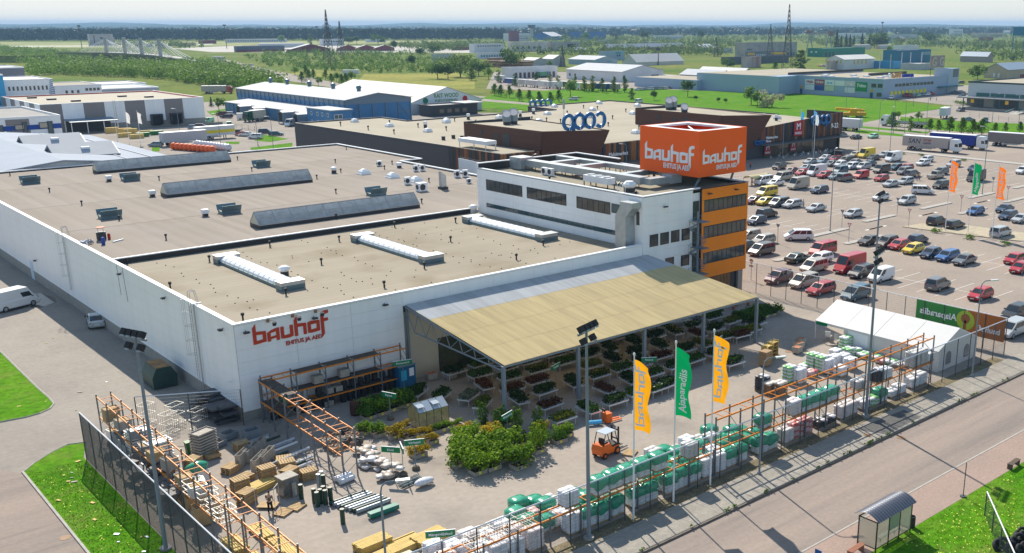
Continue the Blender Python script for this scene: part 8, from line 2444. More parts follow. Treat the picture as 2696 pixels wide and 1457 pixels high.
for k, (x, y, z, n, lb) in enumerate(((-9.3, -1.9, 1.0, 7, 'stack of white aluminium troughs on the side rack, farther one'), (-8.9, -5.3, 1.0, 7, 'stack of white aluminium troughs on the side rack, nearer one with green wrap'), (-5.2, -4.6, .3, 8, 'leaning stack of pale slatted trays in the open yard'))):
 t = T('trough_stack', lb, 'trough stack', (x, y, z), .1 if k < 2 else .35)
 for j in range(n):
  part('trough', MB().box(-.9, -.6, j*.24, .9, -.55, j*.24+.15).box(-.9, .55, j*.24, .9, .6, j*.24+.15).box(-.9, -.55, j*.24, -.85, .55, j*.24+.15).box(.85, -.55, j*.24, .9, .55, j*.24+.15).box(-.85, -.55, j*.24+.02, .85, .55, j*.24+.05), ALU if k < 2 else COLLAR, t)
for k, (x, y) in enumerate(((-3.5, -8.4), (-2.7, -8.0), (-1.9, -7.4), (-3.0, -10.2), (-2.2, -9.8))):
 t = T('planter_stack', 'tall stack of long grey planters, %s from the wall' % nth(k+1), 'planters', (x, y, .03), .75, 'stacks of long planters')
 for j in range(9):
  part('planter', MB().box(-1.1, -.22, .05+j*.12, 1.1, -.19, .15+j*.12).box(-1.1, .19, .05+j*.12, 1.1, .22, .15+j*.12).box(-1.1, -.19, .05+j*.12, -1.07, .19, .15+j*.12).box(1.07, -.19, .05+j*.12, 1.1, .19, .15+j*.12), COLLAR, t)
CAGE = mat('pale_cage_wire', (.50, .49, .46), .5, metal=.3)
def cage(x, y, z, label, rz=0.0, sx=1.3, sy=1.0, sz=.8, name='wire_cage'):
 t = T(name, label, 'cage', (x, y, z), rz, 'wire cages')
 mb = MB()
 for zz in (0, sz*.5, sz):
  for a, b in (((-1, -1), (1, -1)), ((1, -1), (1, 1)), ((1, 1), (-1, 1)), ((-1, 1), (-1, -1))):
   mb.cyl((a[0]*sx/2, a[1]*sy/2, zz), (b[0]*sx/2, b[1]*sy/2, zz), .025, n=4)
 for q in range(7):
  u = -1+q/3
  for s in (-1, 1):
   mb.cyl((u*sx/2, s*sy/2, 0), (u*sx/2, s*sy/2, sz), .012, n=4)
  mb.cyl((u*sx/2, -sy/2, 0), (u*sx/2, sy/2, 0), .015, n=4)
 part('frame', mb, CAGE, t)
 return t
for k, (x, y, z) in enumerate(((-9.7, -15.0, 2.0), (-9.6, -17.2, 2.0), (-9.6, -19.2, 2.0), (-9.7, -20.6, 1.9))):
 cage(x, y, z, 'pale wire cage on top of the side rack, %s from the lamp pole' % nth(k+1), .05)
for k, (x, y) in enumerate(((.6, -35.2), (2.4, -35.2), (4.3, -35.2))):
 cage(x, y, 2.15, 'rusty wire cage on the street rack above the white sacks, %s from the timber' % nth(k+1))
for k, (x, y) in enumerate(((-5.6, 2.4), (-4.4, 4.2), (-3.4, 1.6), (-6.3, 6.0))):
 cage(x, y, .03, 'grey cage trolley beside the store corner, %s from the lamp pole' % nth(k+1), .4, 1.3, .9, 1.7)
db_ = MB()
for _ in range(46):
 db_.cbox((-.9+rnd(-1, .6), 3.2+rnd(-2.6, 3.0), .1+rnd(0, 1.5)), (rnd(1.2, 2.0), rnd(.7, 1.2), .14), rnd(-.2, .2))
solo('tray_heap', db_, mat('dark_tray', (.075, .08, .09), .6, var=.3, scale=3), 'heap of dark stacked trays in the shade of the store corner', 'trays', kind='stuff')
mb = MB()
for _ in range(60):
 mb.cbox((-10.3+rnd(-.9, .9), rnd(-13.5, -4), rnd(.1, 1.6)), (rnd(.3, 1.0), rnd(.3, .9), rnd(.1, .4)), rnd(0, 3), rnd(-.3, .3))
solo('scrap_pile', mb, mat('mixed_scrap', (.30, .27, .25), .7, var=.8, scale=1.3, col2=(.05, .06, .075)), 'jumble of boards, trays and scrap inside the side rack', 'scrap', kind='stuff')
mb = MB().blob((-7.6, -9.6, 1.35), (.9, .55, .45), 10, 6, .08)
hb2 = T('covered_pallet', 'white pallet load with a shiny emerald cover beside the side rack', 'pallet load', (-7.6, -9.6, .03))
part('cover', mb, HOOD, hb2, W=True, smooth=True)
part('film', MB().box(-.7, -.5, .15, .7, .5, 1.1), WRAP, hb2)
for k, (x, y, c) in enumerate(((-6.0, -3.4, (.02, .12, .03)), (3.2, -1.2, (.02, .1, .02)))):
 t = T('wheelie_bin' if k == 0 else 'green_tub', ('green wheelie bin next to the leaning trays', 'dark green tub on the wall rack')[k], 'bin', (x, y, .03 if k == 0 else 1.2))
 part('body', MB().extr([(-.25, 0), (.25, 0), (.32, .95), (-.32, .95)], lambda a, b: (a, -.28, b), lambda a, b: (a, .28, b)), mat('bin_green', (.015, .11, .03), .5), t)
 part('lid', MB().box(-.35, -.32, .95, .35, .32, 1.02), mat('bin_green', (.015, .11, .03), .5), t)
# barrels, bins and boxes on the wall rack
k = 0
for x, z, kd in [(8.9+i*.72, .05, 'b') for i in range(9)] + [(9.2+i*.8, 1.25, 'b') for i in range(7)] + [(2.2+i*.7, .05, 'b') for i in range(9)] + [(4.7, 1.25, 's'), (5.2, 1.25, 's'), (6.5, 1.25, 'b'), (7.7, 1.25, 'x'), (8.4, 1.25, 'x'), (6.6, 2.5, 'x'), (9.2, 2.5, 'x'), (5.4, .05, 'x'), (7.4, .05, 'x')]:
 k += 1
 if kd == 'x':
  mb = MB().box(x-.45, -1.5, z, x+.45, -.8, z+rnd(.4, .75))
  m_, nm = (COLLAR, 'storage_box')
 else:
  h_ = rnd(.7, 1.0)
  mb = MB().lathe([(.24, 0), (.29, h_*.2), (.29, h_*.8), (.22, h_*.92), (.2, h_)], 12, (x, -1.2+rnd(-.15, .15), z))
  m_, nm = ((mat('black_barrel', (.022, .023, .026), .45) if kd == 'b' else STEEL), 'barrel')
 solo(nm, mb, m_, '%s on the wall rack, %s counted along its shelves' % ({'b': 'black plastic barrel', 's': 'steel bin', 'x': 'grey box'}[kd], nth(k)), {'b': 'barrel', 's': 'bin', 'x': 'box'}[kd], 'goods on the wall rack')
for k, (x, y, r, h_, c, lb) in enumerate(((8.2, -5.0, .5, 1.3, (.07, .018, .012), 'dark brown rusted container in front of the wall rack'), (9.3, -4.8, .33, 1.1, (.30, .32, .36), 'film-wrapped barrel beside the brown container'), (9.9, -4.2, .3, 1.0, (.02, .022, .025), 'black ribbed barrel on a pallet before the rack'), (10.6, -4.1, .32, 1.0, (.01, .05, .03), 'dark green barrel on a pallet before the rack'))):
 solo('barrel', MB().lathe([(r*.9, .05), (r, h_*.15), (r*1.03, h_*.5), (r, h_*.85), (r*.9, h_)], 14, (x, y, 0)), mat('barrel_%d' % k, c, .5, var=.15, scale=4), lb, 'barrel')
kk = T('gas_cabinet', 'blue gas bottle cabinet with white labels beside the canopy post', 'cabinet', (15.3, -1.6, .03))
part('body', MB().box(-.9, -.6, 0, .9, .6, 2.3), mat('cabinet_blue', (.01, .12, .26), .5), kk)
part('roof', MB().box(-.95, -.65, 2.3, .95, .65, 2.38), ZINC, kk)
part('label', MB().box(-.7, -.62, .9, -.1, -.605, 1.9), mat('label_cyan', (.03, .42, .65), .5), kk)
part('label', MB().box(.2, -.62, 1.2, .7, -.605, 2.0), WHITE, kk)
for k in range(9):
 x, y = (44.0+k*1.3, -21+.8*(k % 3)) if k > 5 else (18.3+k*1.6, -1.6-1.0*(k % 2))
 crate(x, y, 1.0, .8, .75, 'pale planter crate, %s %s' % (nth(k+1 if k < 6 else k-5), 'along the canopy wall' if k < 6 else 'beside the flower trolleys'), COLLAR, rnd(-.2, .2), top=mat('orange_gourds', (.42, .13, .03), .6, var=.4, scale=4))
for k, (x, y) in enumerate(((47.2, -20.6), (48.6, -20.2), (46.0, -21.4))):
 t = T('flower_trolley', ('tall flower trolley with full shelves, nearest the canopy end', 'tall flower trolley behind the first one', 'stack of brown cartons in film beside the flower trolleys')[k], 'trolley', (x, y, .03), .1)
 if k < 2:
  part('frame', MB().box(-.6, -.35, 0, -.55, .35, 1.9).box(.55, -.35, 0, .6, .35, 1.9), TIMBER, t)
  for j in range(5):
   s = part('shelf', MB().box(-.55, -.33, .2+j*.38, .55, .33, .23+j*.38), TIMBER, t)
   fl = MB()
   for _ in range(40):
    leafquad(fl, Vector((rnd(-.5, .5), rnd(-.3, .3), .3+j*.38+rnd(0, .15))), .12)
   part('potted_plants', fl, random.choice((MATS['bed_crimson'], MATS['bed_silvery'], MATS['bed_green'])), s)['kind'] = 'stuff'
 else:
  for j in range(4):
   part('carton', MB().box(-.55, -.45, .15+j*.38, .55, .45, .5+j*.38), mat('cardboard', (.33, .21, .11), .8, var=.1, scale=3), t)
for k, (x, y) in enumerate(((-4.8, -11.6), (-3.5, -12.8), (-5.8, -13.2), (-1.6, -12.2), (-1.0, -14.6), (-5.0, -9.4), (-1.1, -10.4), (-2.4, -14.4), (-6.3, -15.6), (-6.9, -6.6), (-2.6, -5.8))):
 t = T('pallet_stack', 'stack of wooden pallets, %s in the yard between the racks' % nth(k+1), 'pallet stack', (x, y, .03), rnd(-.4, .6), 'stacks of pallets')
 for j in range(3+(k*5) % 6):
  link('pallet', PALM, t, (rnd(-.04, .04), rnd(-.04, .04), j*.15))
for k in range(9):
 crate(-8.35+rnd(-.2, .2), -1.5-k*1.45+rnd(-.2, .2), rnd(.8, 1.2), rnd(.7, 1.1), rnd(.5, 1.4), 'goods crate standing before the side rack, %s from the gate' % nth(k+1), random.choice((ZINC, COLLAR, ALU, WOODP)), rnd(-.3, .3), .03, random.choice((WRAP, SHELF, WOODP, ROLG)))
for k in range(12):
 x, y = -.5+rnd(-.8, 1.0), -5-k*.75
 solo('pipe_bundle', MB().cyl((x-1.2, y, .2+.12*(k % 3)), (x+1.2, y+.5, .2+.12*(k % 3)), .11, n=8), (ROLS, ALU, ROLG, WRAP)[k % 4], 'pipe or bar bundle under the orange rack, %s from the wall' % nth(k+1), 'bundle', 'pipe bundles')
# yard signs on posts with ball feet
BALL = mat('dark_stone_ball', (.13, .11, .085), .9, var=.2, scale=5)
def yard_sign(x, y, txt, label, rz=0.0, h=2.3, ball=True, w_=1.5):
 t = T('yard_sign', label, 'sign', (x, y, .03), rz)
 if ball:
  part('stone_base', MB().lathe([(.3, 0), (.34, .12), (.24, .3), (.06, .38)], 12), BALL, t)
 part('post', MB().cyl((0, 0, 0), (0, 0, h), .03, n=6), POLE, t)
 part('board', MB().box(-w_/2, -.04, h-.2, w_/2, .04, h+.25), GRNSGN, t)
 part('board_rim', MB().box(-w_/2-.03, -.03, h+.25, w_/2+.03, .03, h+.29), WHITE, t)
 part('lettering', put_text(MB(), txt, .26, (0, -.055, h-.05), (1, 0, 0), (0, 0, 1), extr=.008, bold=.004), LETW, t)
 return t
yard_sign(3.9, -18.9, 'Kivid', 'dark green sign board turned away, left of the playground signs', -.9)
yard_sign(4.7, -19.2, 'Kivid', 'narrow green sign board seen edge-on beside the stone sacks', 1.2)
yard_sign(6.0, -18.9, 'V\u00f5rkaiad', 'green sign board reading V\u00f5rkaiad above the stone sacks', -.45)
yard_sign(-.6, -33.0, 'M\u00e4nguv\u00e4ljakud', 'green sign board reading M\u00e4nguv\u00e4ljakud beside the street rack', -.55, w_=1.9)
yard_sign(14.7, -19.3, 'Okaspuud ja', 'green sign board near the first canopy post', .35)
yard_sign(25.5, -12.4, 'Puuviljad', 'green sign board among the plant tables', .35, 2.4, False)
yard_sign(9.9, -8.2, 'Ilupuud', 'green sign board seen obliquely above the greenhouse', -1.2)
yard_sign(14.4, -3.0, 'Kompostrid', 'green sign board in front of the blue gas cabinet', -.3, 3.0, False, 1.8)
yard_sign(33.5, -17.0, 'P\u00fcsikud', 'green sign board under the canopy behind the green flag', -.6, 2.4, False)
yard_sign(43.5, -17.2, 'Suvelilled', 'green sign board behind the third flag', .35, 2.4, False)
yard_sign(57.8, -2.4, 'Terrass', 'green sign board by the topiary near the parked cars', -.5, 2.6, False)
# == tent, flags, lamps, machines, people, street furniture
tn = T('white_tent', 'long white marquee beside the street fence', 'tent', (57.3, -34.6, 0))
TW = translu(mat('tent_canvas', (.74, .74, .74), .6, var=.03, scale=.6), .25)
for k in range(4):
 y0_, y1_ = -34.6+k*3.85, -34.6+(k+1)*3.85
 for s, xe in ((-1, 57.2), (1, 65.0)):
  pw('roof_panel', MB().poly([(xe, y0_+.02, 2.25), (xe, y1_-.02, 2.25), (61.1, y1_-.02, 3.95), (61.1, y0_+.02, 3.95)][::-s]), TW, tn)
 if k < 3:
  pw('wall_panel', MB().box(57.25, y0_+.03, 0, 57.3, y1_-.03, 2.25), TW, tn)
 pw('wall_panel', MB().box(64.9, y0_+.03, 0, 64.95, y1_-.03, 2.25), TW, tn)
 pw('valance', MB().box(57.16, y0_+.02, 2.0, 57.19, y1_-.02, 2.25), TW, tn)
ga = pw('gable', MB().extr([(57.3, 0), (64.9, 0), (64.9, 2.25), (61.1, 3.93), (57.3, 2.25)], lambda a, b: (a, -34.6, b), lambda a, b: (a, -34.55, b)), TW, tn)
for x in (59.2, 62.8):
 pw('window', MB().extr([(x-.5, .5)]+[(x+.5*math.cos(R_(a)), 1.4+.5*math.sin(R_(a))) for a in range(0, 181, 30)][::-1]+[(x+.5, .5)], lambda a, b: (a, -34.64, b), lambda a, b: (a, -34.61, b)), mat('tent_window', (.22, .22, .24), .2), ga)
pw('tent_sign', MB().box(57.1, -20.9, 1.85, 57.14, -19.4, 2.2), GRNSGN, tn)
pw('poster', MB().box(57.18, -26.2, .2, 57.24, -23.6, 2.0), WHITE, tn)
for y in (-34.6, -23.05, -19.2):
 pw('tent_pole', MB().cyl((57.3, y, 0), (57.3, y, 2.25), .06, n=6), ALU, tn)
for k, y in enumerate((-20.4, -21.6)):
 t = T('garden_chair', 'white garden lounge chair in the tent entrance, %s one' % ('outer', 'inner')[k], 'chair', (58.2, y, .03), .4, 'garden chairs')
 part('seat', MB().box(-.3, -.3, .4, .5, .3, .46), TW, t)
 part('backrest', MB().cbox((-.4, 0, .75), (.06, .6, .75), ry=-.35), TW, t)
 part('frame', MB().box(-.3, -.33, 0, -.25, -.3, .42).box(.45, -.33, 0, .5, -.3, .42).box(-.3, .3, 0, -.25, .33, .42).box(.45, .3, 0, .5, .33, .42), ALU, t)
def flagpole(x, y, h, label, col=None, text=None, fl=5.2, fw=1.15, logo=False, z0=.03):
 t = T('flagpole', label, 'flag', (x, y, z0), 0)
 part('pole', MB().cyl((0, 0, 0), (.05, 0, h), .075, .045, n=8).blob((.05, 0, h+.1), (.09, .09, .14), 8, 5), TRIMW, t)
 if not col:
  return
 ph, D, S = rnd(0, 6), RT.normalized(), FW.copy()
 S.z = 0
 def P(u, v, w_=0):
  k = u/fw
  sag = .30*k*k+.55*k*max(0, v/fl-.8)*3
  return Vector((.07, 0, h-.25-fl+v-sag))+D*(u*(.9+.1*math.sin(v*2.1+ph)))+S*(.13*k*math.sin(2.6*v+3.5*k+ph)-w_)
 mb = MB()
 nu, nv = 8, 26
 for j in range(nv+1):
  for i in range(nu+1):
   mb.v.append(tuple(P(fw*i/nu, fl*j/nv)))
 for j in range(nv):
  for i in range(nu):
   a = j*(nu+1)+i
   mb.face(a, a+1, a+nu+2, a+nu+1)
 nw = 'flag_'+col[0] not in MATS
 m_ = mat('flag_'+col[0], col[1], .6, spec=.2)
 part('cloth', mb, translu(m_, .45) if nw else m_, t, smooth=True)
 lt = MB()
 if logo:
  sc_ = fl*.86/6.7
  for ch, (dx, qs) in LOGO.items():
   for q in qs:
    n_ = 6
    # cut each stroke into slices so that it follows the cloth
    pts = [(fw*.63-b*sc_*.62, .35+(a+dx)*sc_) for a, b in q]
    lt.poly([P(a, b, .03) for a, b in pts])
 elif text:
  vs, fs = text_mb(text, .78, 'LEFT', 0, 0, .02, .95)
  i = lt.add([P(fw*.68-b, .35+a, .03+c) for a, b, c in vs])
  for f_ in fs:
   lt.face(*[i+q for q in f_])
 if lt.v:
  part('lettering', lt, LETW, t)
FO, FG = ('amber', (.92, .40, .008)), ('green', (.0, .27, .09))
flagpole(13.0, -36.75, 12.3, 'white flagpole with an amber flag, nearest the forklift', FO, logo=True)
flagpole(17.05, -36.75, 12.3, 'white flagpole with the green flag in front of the canopy', FG, 'Aiaparadiis')
flagpole(21.1, -36.7, 12.3, 'white flagpole with an amber flag, nearest the tent', FO, logo=True)
flagpole(123.1, 3.2, 12.2, 'white flagpole with an orange flag on the car park island', ('orange', (.85, .19, .01)), logo=True, fw=1.3, z0=.15)
flagpole(124.6, -.2, 12.0, 'white flagpole with a green flag on the car park island', FG, 'Aiaparadiis', fw=1.3, z0=.15)
flagpole(122.6, -5.6, 12.1, 'white flagpole with an orange flag at the right of the island', ('orange', (.85, .19, .01)), logo=True, fw=1.3, z0=.15)
for k, (x, y) in enumerate(((1950, 700), (2095, 690), (2112, 750))):
 p = at(1650+x*.23292, 240+y*.23292)
 flagpole(p.x, p.y, 11.5, 'flagpole with a small blue flag, %s along the shopping centre' % nth(k+1), ('blue', (.05, .30, .55)) if k < 2 else ('pale', (.6, .66, .7)), fl=2.8, fw=.9)
for k, (x, y) in enumerate(((1735, 1300), (1910, 1340), (2080, 1344))):
 p = at(x*.17857, 140+y*.17857)
 flagpole(p.x, p.y, 9.5, ('bare white flagpole by the striped warehouse', 'flagpole with a white flag by the timber packs', 'flagpole with a white flag beside the green skips')[k], None if k == 0 else ('white', (.72, .70, .69)), fl=3.2, fw=1.1)
def floodmast(x, y, h, label, rz=0.0):
 t = T('floodlight_mast', label, 'floodlight', (x, y, .03), rz)
 part('base', MB().cyl((0, 0, 0), (0, 0, .18), .38, n=14), CONC, t)
 part('pole', MB().cyl((0, 0, .1), (0, 0, h), .15, .085, n=10), POLE, t)
 part('crossbar', MB().box(-1.0, -.05, h-.15, 1.0, .05, h), POLE, t)
 for k in range(6):
  x_, z_ = ((-.8+k*.53, h+.28) if k < 4 else (-.55+(k-4)*1.1, h-.6))
  f_ = part('lamp_head', MB().cbox((x_, -.12, z_), (.42, .3, .42), rx=-.6), BLACKR, t)
  part('lens', MB().cbox((x_, -.27, z_-.08), (.34, .02, .34), rx=-.6), mat('lamp_lens', (.35, .38, .4), .1), f_)
floodmast(8.8, -36.75, 15.0, 'tall floodlight mast in the street fence in front of the canopy', .3)
floodmast(-13.1, -18.5, 15.0, 'tall floodlight mast on the lawn beside the side mesh fence', -1.2)
floodmast(41.7, -36.7, 15.0, 'tall floodlight mast by the street rack near the tent', .3)
p = at(2318, 512, 15.2)
floodmast(p.x, p.y, 15.0, 'tall floodlight mast at the edge of the car park', .3)
def street_lamp(x, y, h, label, rz=0.0, arm=1.6):
 t = T('street_lamp', label, 'street lamp', (x, y, .03), rz)
 part('base', MB().cyl((0, 0, 0), (0, 0, .3), .16, n=8), POLE, t)
 part('pole', MB().cyl((0, 0, .2), (0, 0, h-.7), .085, .06, n=8).tube([(0, 0, h-.7), (.08, 0, h-.3), (.35, 0, h-.05), (arm*.6, 0, h)], .05, 6), POLE, t)
 part('lamp_head', MB().cbox((arm*.6+.35, 0, h+.02), (.8, .28, .1), ry=-.06), ALU, t)
street_lamp(25.25, -38.1, 9.7, 'grey street lamp on the pavement between the flags and the tent', -.6)
street_lamp(58.4, -37.8, 10, 'grey street lamp on the pavement by the tent', -.6)
p = at(1000, 1270, 8.6)
street_lamp(p.x, p.y, 8.6, 'grey street lamp beside the yellow timber stacks', -.6)
for k, (x, y, h) in enumerate(((108.6, 16.5, 14), (163.5, 18.4, 14), (214.4, 74, 12), (205, 78, 12), (172, 78, 10), (124, 84.5, 8), (96, 83, 8), (90, 196, 9), (141, 96-12, 9), (160, 84, 9))):
 street_lamp(x, y, h, 'car park lamp post, %s counted from the store' % nth(k+1), (.4, 2.4)[k % 2])
for k, (x, y, h_) in enumerate(((385, 950, 9), (935, 1040, 9), (1440, 1050, 10))):
 p = at(*z4(x, y))
 street_lamp(p.x, p.y, h_, 'lamp post behind the store roof, %s from the striped warehouse' % nth(k+1), 2.4)
for k, (x, y, h_) in enumerate(((770, 970, 10), (950, 1010, 12), (1350, 1040, 12), (1090, 990, 10), (2180, 860, 10), (2510, 880, 10), (365, 700, 10), (1200, 660, 9))):
 p = at(*z5(x, y))
 street_lamp(p.x, p.y, h_, 'far lamp post, %s by the truck road and lawns' % nth(k+1), (-.6, 2.4)[k % 2], 2.2)
# give-way signs of the car park
SGR = mat('sign_red', (.45, .02, .02), .5)
for k, (x, y) in enumerate(((103.4, 9.0), (121.9, 9.6), (141.7, 10.9), (159, 10.6), (94.3, 16.3), (112.5, 16.9), (130.4, 17.4), (167.7, 18.4))):
 t = T('road_sign', 'triangular give-way sign, %s of the car park row %s' % (nth(k % 4+1), 'nearer the flags' if k < 4 else 'seen from behind'), 'road sign', (x, y, .15), group='give-way signs')
 part('post', MB().cyl((0, 0, 0), (0, 0, 2.6), .04, n=6), POLE, t)
 part('plate', MB().extr([(-.42, 3.1), (.42, 3.1), (0, 2.4)], lambda a, b: (-.06, a, b), lambda a, b: (-.04, a, b)), SGR if k < 4 else POLE, t)
 if k < 4:
  part('plate_face', MB().extr([(-.27, 3.02), (.27, 3.02), (0, 2.57)], lambda a, b: (-.075, a, b), lambda a, b: (-.062, a, b)), WHITE, t)
t = T('road_sign', 'round grey sign on a post beside the yard fence and orange building', 'road sign', (72.7, 3.4, .03))
part('post', MB().cyl((0, 0, 0), (0, 0, 3), .04, n=6), POLE, t)
part('plate', MB().cyl((-.05, 0, 2.7), (-.08, 0, 2.7), .34, n=16).box(-.07, -.35, 1.9, -.05, .35, 2.15), POLE, t)
# trolley shelter
p = at(*Q(140, 435))
t = T('trolley_shelter', 'arched trolley shelter with yellowish clear panels beside the white minibus', 'shelter', (p.x, p.y, .03), 0)
arc_ = [(1.1*math.cos(R_(a)), 1.5+.7*math.sin(R_(a))) for a in range(0, 181, 20)]
mb = MB()
for (a, b), (c, d) in zip(arc_[:-1], arc_[1:]):
 mb.poly([(-3, a, b), (3.5, a, b), (3.5, c, d), (-3, c, d)])
part('roof', mb, mat('yellow_clear_panel', (.62, .52, .26), .2), t, smooth=True)
part('frame', MB().tube([(-3, a, b) for a, b in arc_], .05, 5).tube([(3.5, a, b) for a, b in arc_], .05, 5).cyl((-3, -1.1, 0), (-3, -1.1, 1.5), .05, n=5).cyl((-3, 1.1, 0), (-3, 1.1, 1.5), .05, n=5).cyl((3.5, -1.1, 0), (3.5, -1.1, 1.5), .05, n=5).cyl((3.5, 1.1, 0), (3.5, 1.1, 1.5), .05, n=5), POLE, t)
# forklift and pallet truck
FOR = mat('forklift_orange', (.72, .13, .008), .4)
f = T('forklift', 'orange and black forklift truck standing in the yard', 'forklift', (19.2, -27.0, .03), .12)
part('body', MB().extr([(-1.3, .35), (.75, .3), (.75, .75), (-.1, .8), (-.2, 1.15), (-1.25, 1.15), (-1.4, .8)], lambda a, b: (a, .55, b), lambda a, b: (a, -.55, b)), FOR, f)
part('hood', MB().box(-.15, -.5, .8, .75, .5, .95), BLACKR, f)
part('seat', MB().box(-.75, -.25, 1.15, -.25, .25, 1.25).box(-.85, -.25, 1.2, -.72, .25, 1.65), BLACKR, f)
part('overhead_guard', MB().cyl((-1.1, -.5, 1.1), (-.8, -.48, 2.1), .04, n=5).cyl((-1.1, .5, 1.1), (-.8, .48, 2.1), .04, n=5).cyl((.7, -.5, .9), (.35, -.48, 2.1), .04, n=5).cyl((.7, .5, .9), (.35, .48, 2.1), .04, n=5), BLACKR, f)
part('roof', MB().box(-.85, -.52, 2.1, .42, .52, 2.15), GPR, f)
part('mast', MB().box(.85, -.42, .1, .97, -.32, 2.25).box(.85, .32, .1, .97, .42, 2.25).box(.87, -.32, 1.9, .95, .32, 2.0).box(.87, -.32, 1.1, .95, .32, 1.2), BLACKR, f)
for s in (-.28, .28):
 part('fork', MB().box(1.0, s-.06, .12, 2.15, s+.06, .17).box(1.0, s-.06, .17, 1.06, s+.06, .8), BLACKR, f)
part('fork_carriage', MB().box(.98, -.5, .3, 1.02, .5, .4).box(.98, -.5, .7, 1.02, .5, .8), BLACKR, f)
for x, r in ((.55, .34), (-.95, .27)):
 for s in (-1, 1):
  w = part('wheel', MB().cyl((x, s*.42, r), (x, s*.62, r), r, n=12), TYRE, f)
  part('rim', MB().cyl((x, s*.62, r), (x, s*.63, r), r*.5, n=8), FOR, w)
f = T('pallet_truck', 'small orange electric pallet truck beside the plant tables', 'pallet truck', (23.9, -21.9, .03), -.1)
part('body', MB().box(-.5, -.35, .1, .1, .35, .95), FOR, f)
part('fork', MB().box(.1, -.3, .1, 1.2, -.12, .18).box(.1, .12, .1, 1.2, .3, .18), FOR, f)
part('tiller', MB().cyl((-.4, 0, .9), (-.6, 0, 1.4), .05, n=6).box(-.7, -.2, 1.35, -.55, .2, 1.42), BLACKR, f)
solo('plastic_roll', MB().cyl((21.9, -21.3, .3), (23.0, -21.9, .3), .2, n=12), mat('sky_roll', (.08, .42, .75), .4), 'sky blue plastic roll on a pallet behind the forklift', 'roll')
# people
SKIN = mat('skin', (.45, .27, .19), .6)
CLOTH = mat('clothing', (.3, .3, .3), .85, obj_color=True)
def skinned(name, joints, edges, m, par):
 me = bpy.data.meshes.new(name)
 me.from_pydata([j[:3] for j in joints], edges, [])
 me.materials.append(m)
 o = link(name, me, par)
 md = o.modifiers.new('skin', 'SKIN')
 md.use_smooth_shade = True
 for v, j in zip(me.skin_vertices[0].data, joints):
  v.radius = (j[3], j[3]*(j[4] if len(j) > 4 else 1))
 me.skin_vertices[0].data[0].use_root = True
 o.modifiers.new('smooth', 'SUBSURF').levels = 1
 o.modifiers['smooth'].render_levels = 1
 return o
def person(x, y, rz, label, top, low, hair=(.03, .02, .015), z=.03):
 t = T('person', label, 'person', (x, y, z), rz, None)
 J = [(0, 0, .93, .13, .8), (0, 0, 1.2, .14, .75), (0, 0, 1.42, .13, .7), (.01, 0, 1.52, .055), (.03, 0, 1.62, .085), (.02, 0, 1.72, .075)]
 E = [(0, 1), (1, 2), (2, 3), (3, 4), (4, 5)]
 for s, sw in ((-1, .14), (1, -.1)):
  i = len(J)
  J += [(0, s*.18, 1.40, .06), (.02, s*.24, 1.14, .048), (.18, s*.22, .96, .038), (.24, s*.21, .92, .04), (.30, s*.20, .90, .028)]
  E += [(2, i), (i, i+1), (i+1, i+2), (i+2, i+3), (i+3, i+4)]
  i = len(J)
  J += [(0, s*.09, .86, .095), (sw*.5+.03, s*.10, .48, .065), (sw-.02, s*.10, .09, .05), (sw+.12, s*.11, .04, .042)]
  E += [(0, i), (i, i+1), (i+1, i+2), (i+2, i+3)]
 skinned('body', J, E, SKIN, t)
 o = skinned('shirt', [(0, 0, .92, .155, .85), (0, 0, 1.2, .16, .78), (0, 0, 1.40, .15, .72), (0, -.19, 1.40, .078), (.01, -.235, 1.22, .066), (0, .19, 1.40, .078), (.01, .235, 1.22, .066)], [(0, 1), (1, 2), (2, 3), (3, 4), (2, 5), (5, 6)], CLOTH, t)
 o.color = (*top, 1)
 o = skinned('trousers', [(0, 0, .95, .15, .85), (0, -.09, .86, .11), (.1, -.10, .48, .08), (.12, -.10, .12, .065), (0, .09, .86, .11), (-.02, .10, .48, .08), (-.12, .10, .12, .065)], [(0, 1), (1, 2), (2, 3), (0, 4), (4, 5), (5, 6)], CLOTH, t)
 o.color = (*low, 1)
 o = part('hair', MB().blob((0, 0, 1.72), (.10, .09, .085), 10, 6), CLOTH, t, smooth=True)
 o.color = (*hair, 1)
 part('shoes', MB().blob((.2, -.11, .05), (.14, .055, .05), 8, 4).blob((-.02, .11, .05), (.14, .055, .05), 8, 4), BLACKR, t)
person(-5.7, -18.3, .8, 'person in a grey T-shirt and black trousers holding a trolley in the yard', (.09, .085, .08), (.012, .012, .015))
for k, (x, y, tp, lo, lb) in enumerate(((1602, 368, (.5, .5, .55), (.1, .12, .25), 'person in pale top beside the dark off-roader'), (1625, 362, (.7, .55, .02), (.06, .07, .12), 'person with a yellow bag walking beside the pale-topped one'), (340, 300, (.55, .45, .45), (.15, .2, .35), 'person in jeans by the black off-roader near the shopping centre'), (90, 255, (.5, .03, .05), (.03, .03, .05), 'person in a red top by the orange sign cube'), (570, 615, (.3, .33, .38), (.2, .25, .35), 'person loading the silver estate'), (105, 415, (.5, .05, .05), (.05, .05, .06), 'person in red at the trolley shelter'), (725, 150, (.6, .2, .1), (.1, .12, .2), 'person in orange near the cafe terrace'), (360, 165, (.6, .18, .08), (.3, .3, .3), 'person in orange seated side of the cafe terrace'))):
 p = at(*Q(x, y), .9)
 person(p.x, p.y, rnd(0, 6), lb, tp, lo)
for k, (x, y) in enumerate(((1415, 570), (1490, 570))):
 p = at(*z5(x, y), .9)
 person(p.x, p.y, rnd(0, 6), '%s pedestrian on the lot before the pale blue store' % ('left', 'right')[k], (.25, .25, .3), (.05, .05, .08))
t = T('platform_trolley', 'tall wire platform trolley held by the person in the yard', 'trolley', (-5.4, -17.2, .03), .8)
